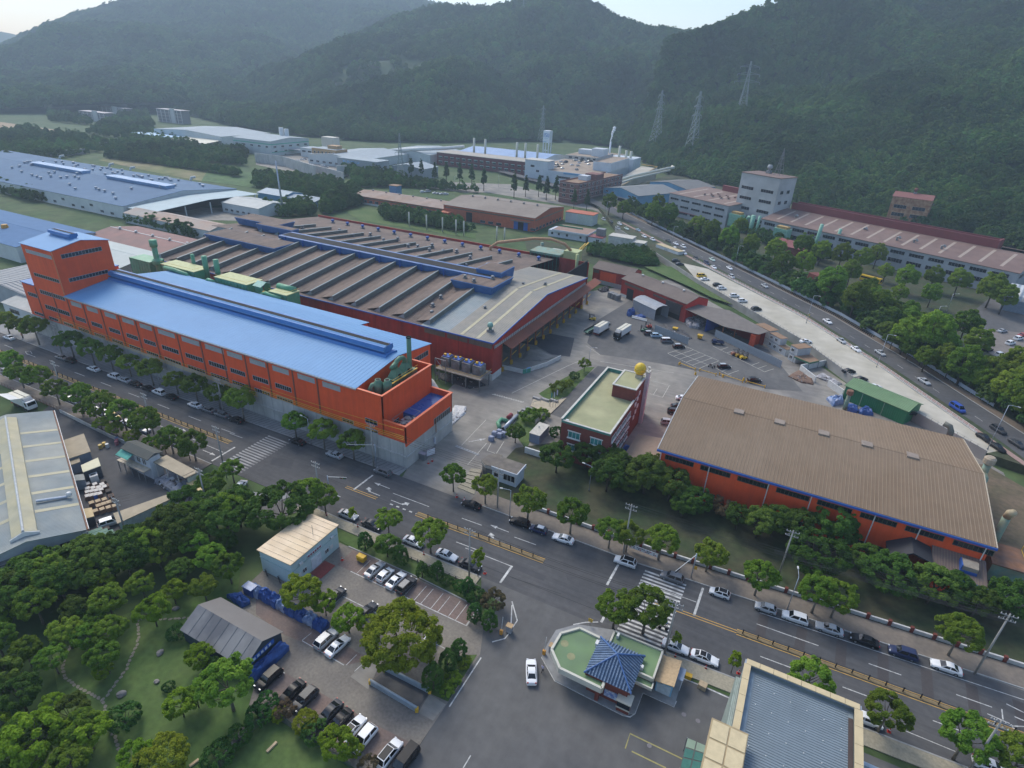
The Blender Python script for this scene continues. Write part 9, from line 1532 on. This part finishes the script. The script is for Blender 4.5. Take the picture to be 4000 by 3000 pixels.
for q in (A,B): part('pole',MB().cyl((q.x,q.y,0),(q.x,q.y,1.9),.04,6),steel_grey,t)
for l,p,c in (('small yellow direction sign behind banner tree',(-5.12,98.89),(.6,.33,.03)),('orange warning triangle below factory trees, left',(-234.7,93.4),(.6,.2,.02)),('orange warning triangle below factory trees, right',(-216.4,94.7),(.6,.2,.02)),('yellow sign on upper road lamp',(5.8,270.6),(.6,.5,.1)),('yellow cone sign at guardhouse back',(-18.96,75.96),(.6,.4,.05))):
    t=thing('road_sign',l,'sign',(*p,0)); z=TZ if 'upper' in l else 0; part('post',MB().cyl((*p,z),(*p,z+1.6),.04,6),steel_grey,t); part('plate',MB().box(p[0]-.4,p[0]+.4,p[1]-.03,p[1]+.03,z+1.0,z+1.8),mat('sign_%d'%int(c[1]*100),c,.5),t)
# ---- garden: stepping stones, boulders, planks
garden=sheet('garden_lawn',[(-96.94,30.43),(-89.24,42.09),(-88.22,59.24),(-78.27,49.28),(-62.24,39.20),(-57.85,32.85),(-56.66,25.91),(-76.37,14.21),(-87.01,23.07),(-94.21,26.16)],.02,lawn)
stone=mat('stepping_stone',(.22,.2,.16),.9,.2,2); smv=[]
for k in range(4):
    rg=random.Random(k); n=8; P_=[(math.cos(2*math.pi*i/n)*rg.uniform(.28,.42),math.sin(2*math.pi*i/n)*rg.uniform(.2,.3)) for i in range(n)]; smv.append(MB().prism(P_,0,.05).mesh('stepping_stone',stone))
PATHS=[[(-89.11,37.39),(-85.99,35.51),(-84.58,34.16),(-82.88,32.03),(-81.69,30.47),(-81.05,28.92),(-79.89,26.36),(-79.81,25.42),(-78.41,25.00),(-76.93,24.34),(-75.23,23.63),(-73.44,23.02),(-71.72,22.61),(-69.86,21.92),(-67.66,20.59)],[(-89.11,37.39),(-88.71,38.20),(-84.52,40.51),(-82.01,42.29)],[(-93.93,28.90),(-92.52,27.37),(-90.57,25.74),(-88.77,25.08),(-86.09,24.94),(-82.21,25.29),(-79.81,25.42)]]
i=0
for pl in PATHS:
    for x,y,a in lerp_pts(pl,.78): share('stepping_stone',smv[i%4],garden,(x+random.uniform(-.1,.1),y+random.uniform(-.08,.08),.02),a+random.uniform(-.5,.5)); i+=1
def boulder(label,xy,s,seed):
    rg=random.Random(seed); bm=bmesh.new(); bmesh.ops.create_icosphere(bm,subdivisions=2,radius=1)
    for v in bm.verts: v.co*=1+.28*noise.noise(v.co*1.3+Vector((seed,0,0)))+.12*noise.noise(v.co*3+Vector((0,seed,0))); v.co.x*=s; v.co.y*=s*.8; v.co.z=v.co.z*s*.6+s*.3
    me=bpy.data.meshes.new('boulder'); bm.to_mesh(me); bm.free(); me.materials.append(mat('boulder_grey',(.26,.24,.22),.9,.3,1.5,(.17,.16,.15),.8,bump=.6,bscale=3)); o=link('boulder',me); o.location=(*xy,0); o.rotation_euler=(0,0,seed); tag(o,label,'boulder')
for l,p,s,k in (('large grey boulder beside stepping stone path',(-78.07,27.38),.75,1),('upright boulder in the middle of lawn',(-79.76,35.05),.65,2),('low boulder near tiny round bush',(-75.49,31.44),.5,3),('pale boulder behind the maple by stepping stones',(-85.81,42.36),.6,4)): boulder(l,p,s,k)
for l,a,b in (('weathered timber plank on the fenced grass',(-51.79,31.79),(-51.65,33.49)),('timber plank at bottom garden edge, left',(-59.55,25.21),(-59.26,26.46))): solo('timber_plank',MB().prism(strip([a,b],-.18,.18),.02,.3),MATS['crate_tan'],l,'plank')
t=thing('scooter_row_cover','low dark bicycle racks along brown verge','rack',(*(-54.8,358.8),TZ)); 
for x,y,a in lerp_pts(VF[1:5],1.1,3):
    if y>262: share('cycle',bpy.data.meshes.get('cyc') or MB().tube([(-.5,0,.35),(0,0,.7),(.5,0,.35),(-.2,0,.4)],.05,4).cyl((-.5,-.03,.33),(-.5,.03,.33),.3,8).cyl((.5,-.03,.33),(.5,.03,.33),.3,8).mesh('cyc',trim_m),t,(x-1.6,y-1.2,TZ+.1),a+1.3)
# yard parking lines
def yl(a,b,w=.14): line([a,b],w,mat('paint_worn',(.48,.46,.4),.8,.25,1.5),.03,'yard_line')
yl((-37.6,206.0),(-24.8,199.1)); yl((-32.8,216.1),(-19.9,209.8)); yl((-35.8,209.7),(-22.8,203.9))
for a,b in (((-37.6,206.0),(-32.8,216.1)),((-35.0,204.6),(-30.0,214.8)),((-32.5,203.4),(-27.5,213.5)),((-29.9,202.0),(-25.0,212.0)),((-27.4,200.6),(-22.5,210.9)),((-24.8,199.1),(-19.9,209.5))): yl(a,b)
yl((-24.3,222.5),(-4.0,209.0)); yl((-14.9,206.7),(-17.1,201.4)); yl((-12.2,205.2),(-15.1,199.7)); yl((-19.7,202.8),(-13.7,199.1))
for a,b in (((-21.2,220.1),(-19.0,225.1)),((-18.6,218.7),(-16.8,222.1)),((-8.8,212.5),(-6.8,216.3)),((-6.5,210.8),(-4.1,215.1)),((-4.1,209.1),(-1.5,213.6))): yl(a,b)
yl((-72.1,147.9),(-64.9,175.8),.18); yl((-64.9,175.8),(-62.3,183.6),.18); yl((-58.4,190.8),(-65.8,195.9)); yl((-56.6,185.6),(-31.5,190.6)); yl((-33.3,170.8),(-33.4,175.9)); yl((-30.3,170.8),(-30.5,180.1)); yl((-34.5,171.0),(-30.3,170.8)); yl((-36.8,180.5),(-30.1,180.3))
for k in range(13): q=Vector((-76.5,144.2)).lerp(Vector((-66.8,144.5)),k/12); yl((q.x-.45,q.y-.35),(q.x+.45,q.y+.35),.35)
yl((-70.0,114.6),(-71.0,129.5),.12); yl((-64.0,107.6),(-64.8,118.9),.14); yl((-62.9,115.9),(-63.8,119.6),.14); yl((-62.9,115.9),(-60.5,115.8),.14); yl((-60.2,116.0),(-61.2,122.1),.14); arrow(*(-67.6,119.0),R(50),0,1.1)
solo('yard_mound',heap([(-80.5,171.3),(-82.4,180.7),(-78.8,183.0),(-71.0,179.7),(-74.3,174.2)],.5,77),concrete,'low pale gravel mound beside yard wall','mound')
# ================================================================ haze: the humid summer air
hz=MB().box(-5650,2650,-450,4650,-60,640); ho=link('haze',hz.mesh('haze')); ho['kind']='stuff'
hm=bpy.data.materials.new('haze_air'); hm.use_nodes=True; n=hm.node_tree.nodes; n.remove(n['Principled BSDF']); pv=n.new('ShaderNodeVolumePrincipled'); pv.inputs['Color'].default_value=(.62,.81,1,1); pv.inputs['Density'].default_value=.00023; pv.inputs['Anisotropy'].default_value=.2
hm.node_tree.links.new(pv.outputs[0],n['Material Output'].inputs['Volume']); ho.data.materials.append(hm)
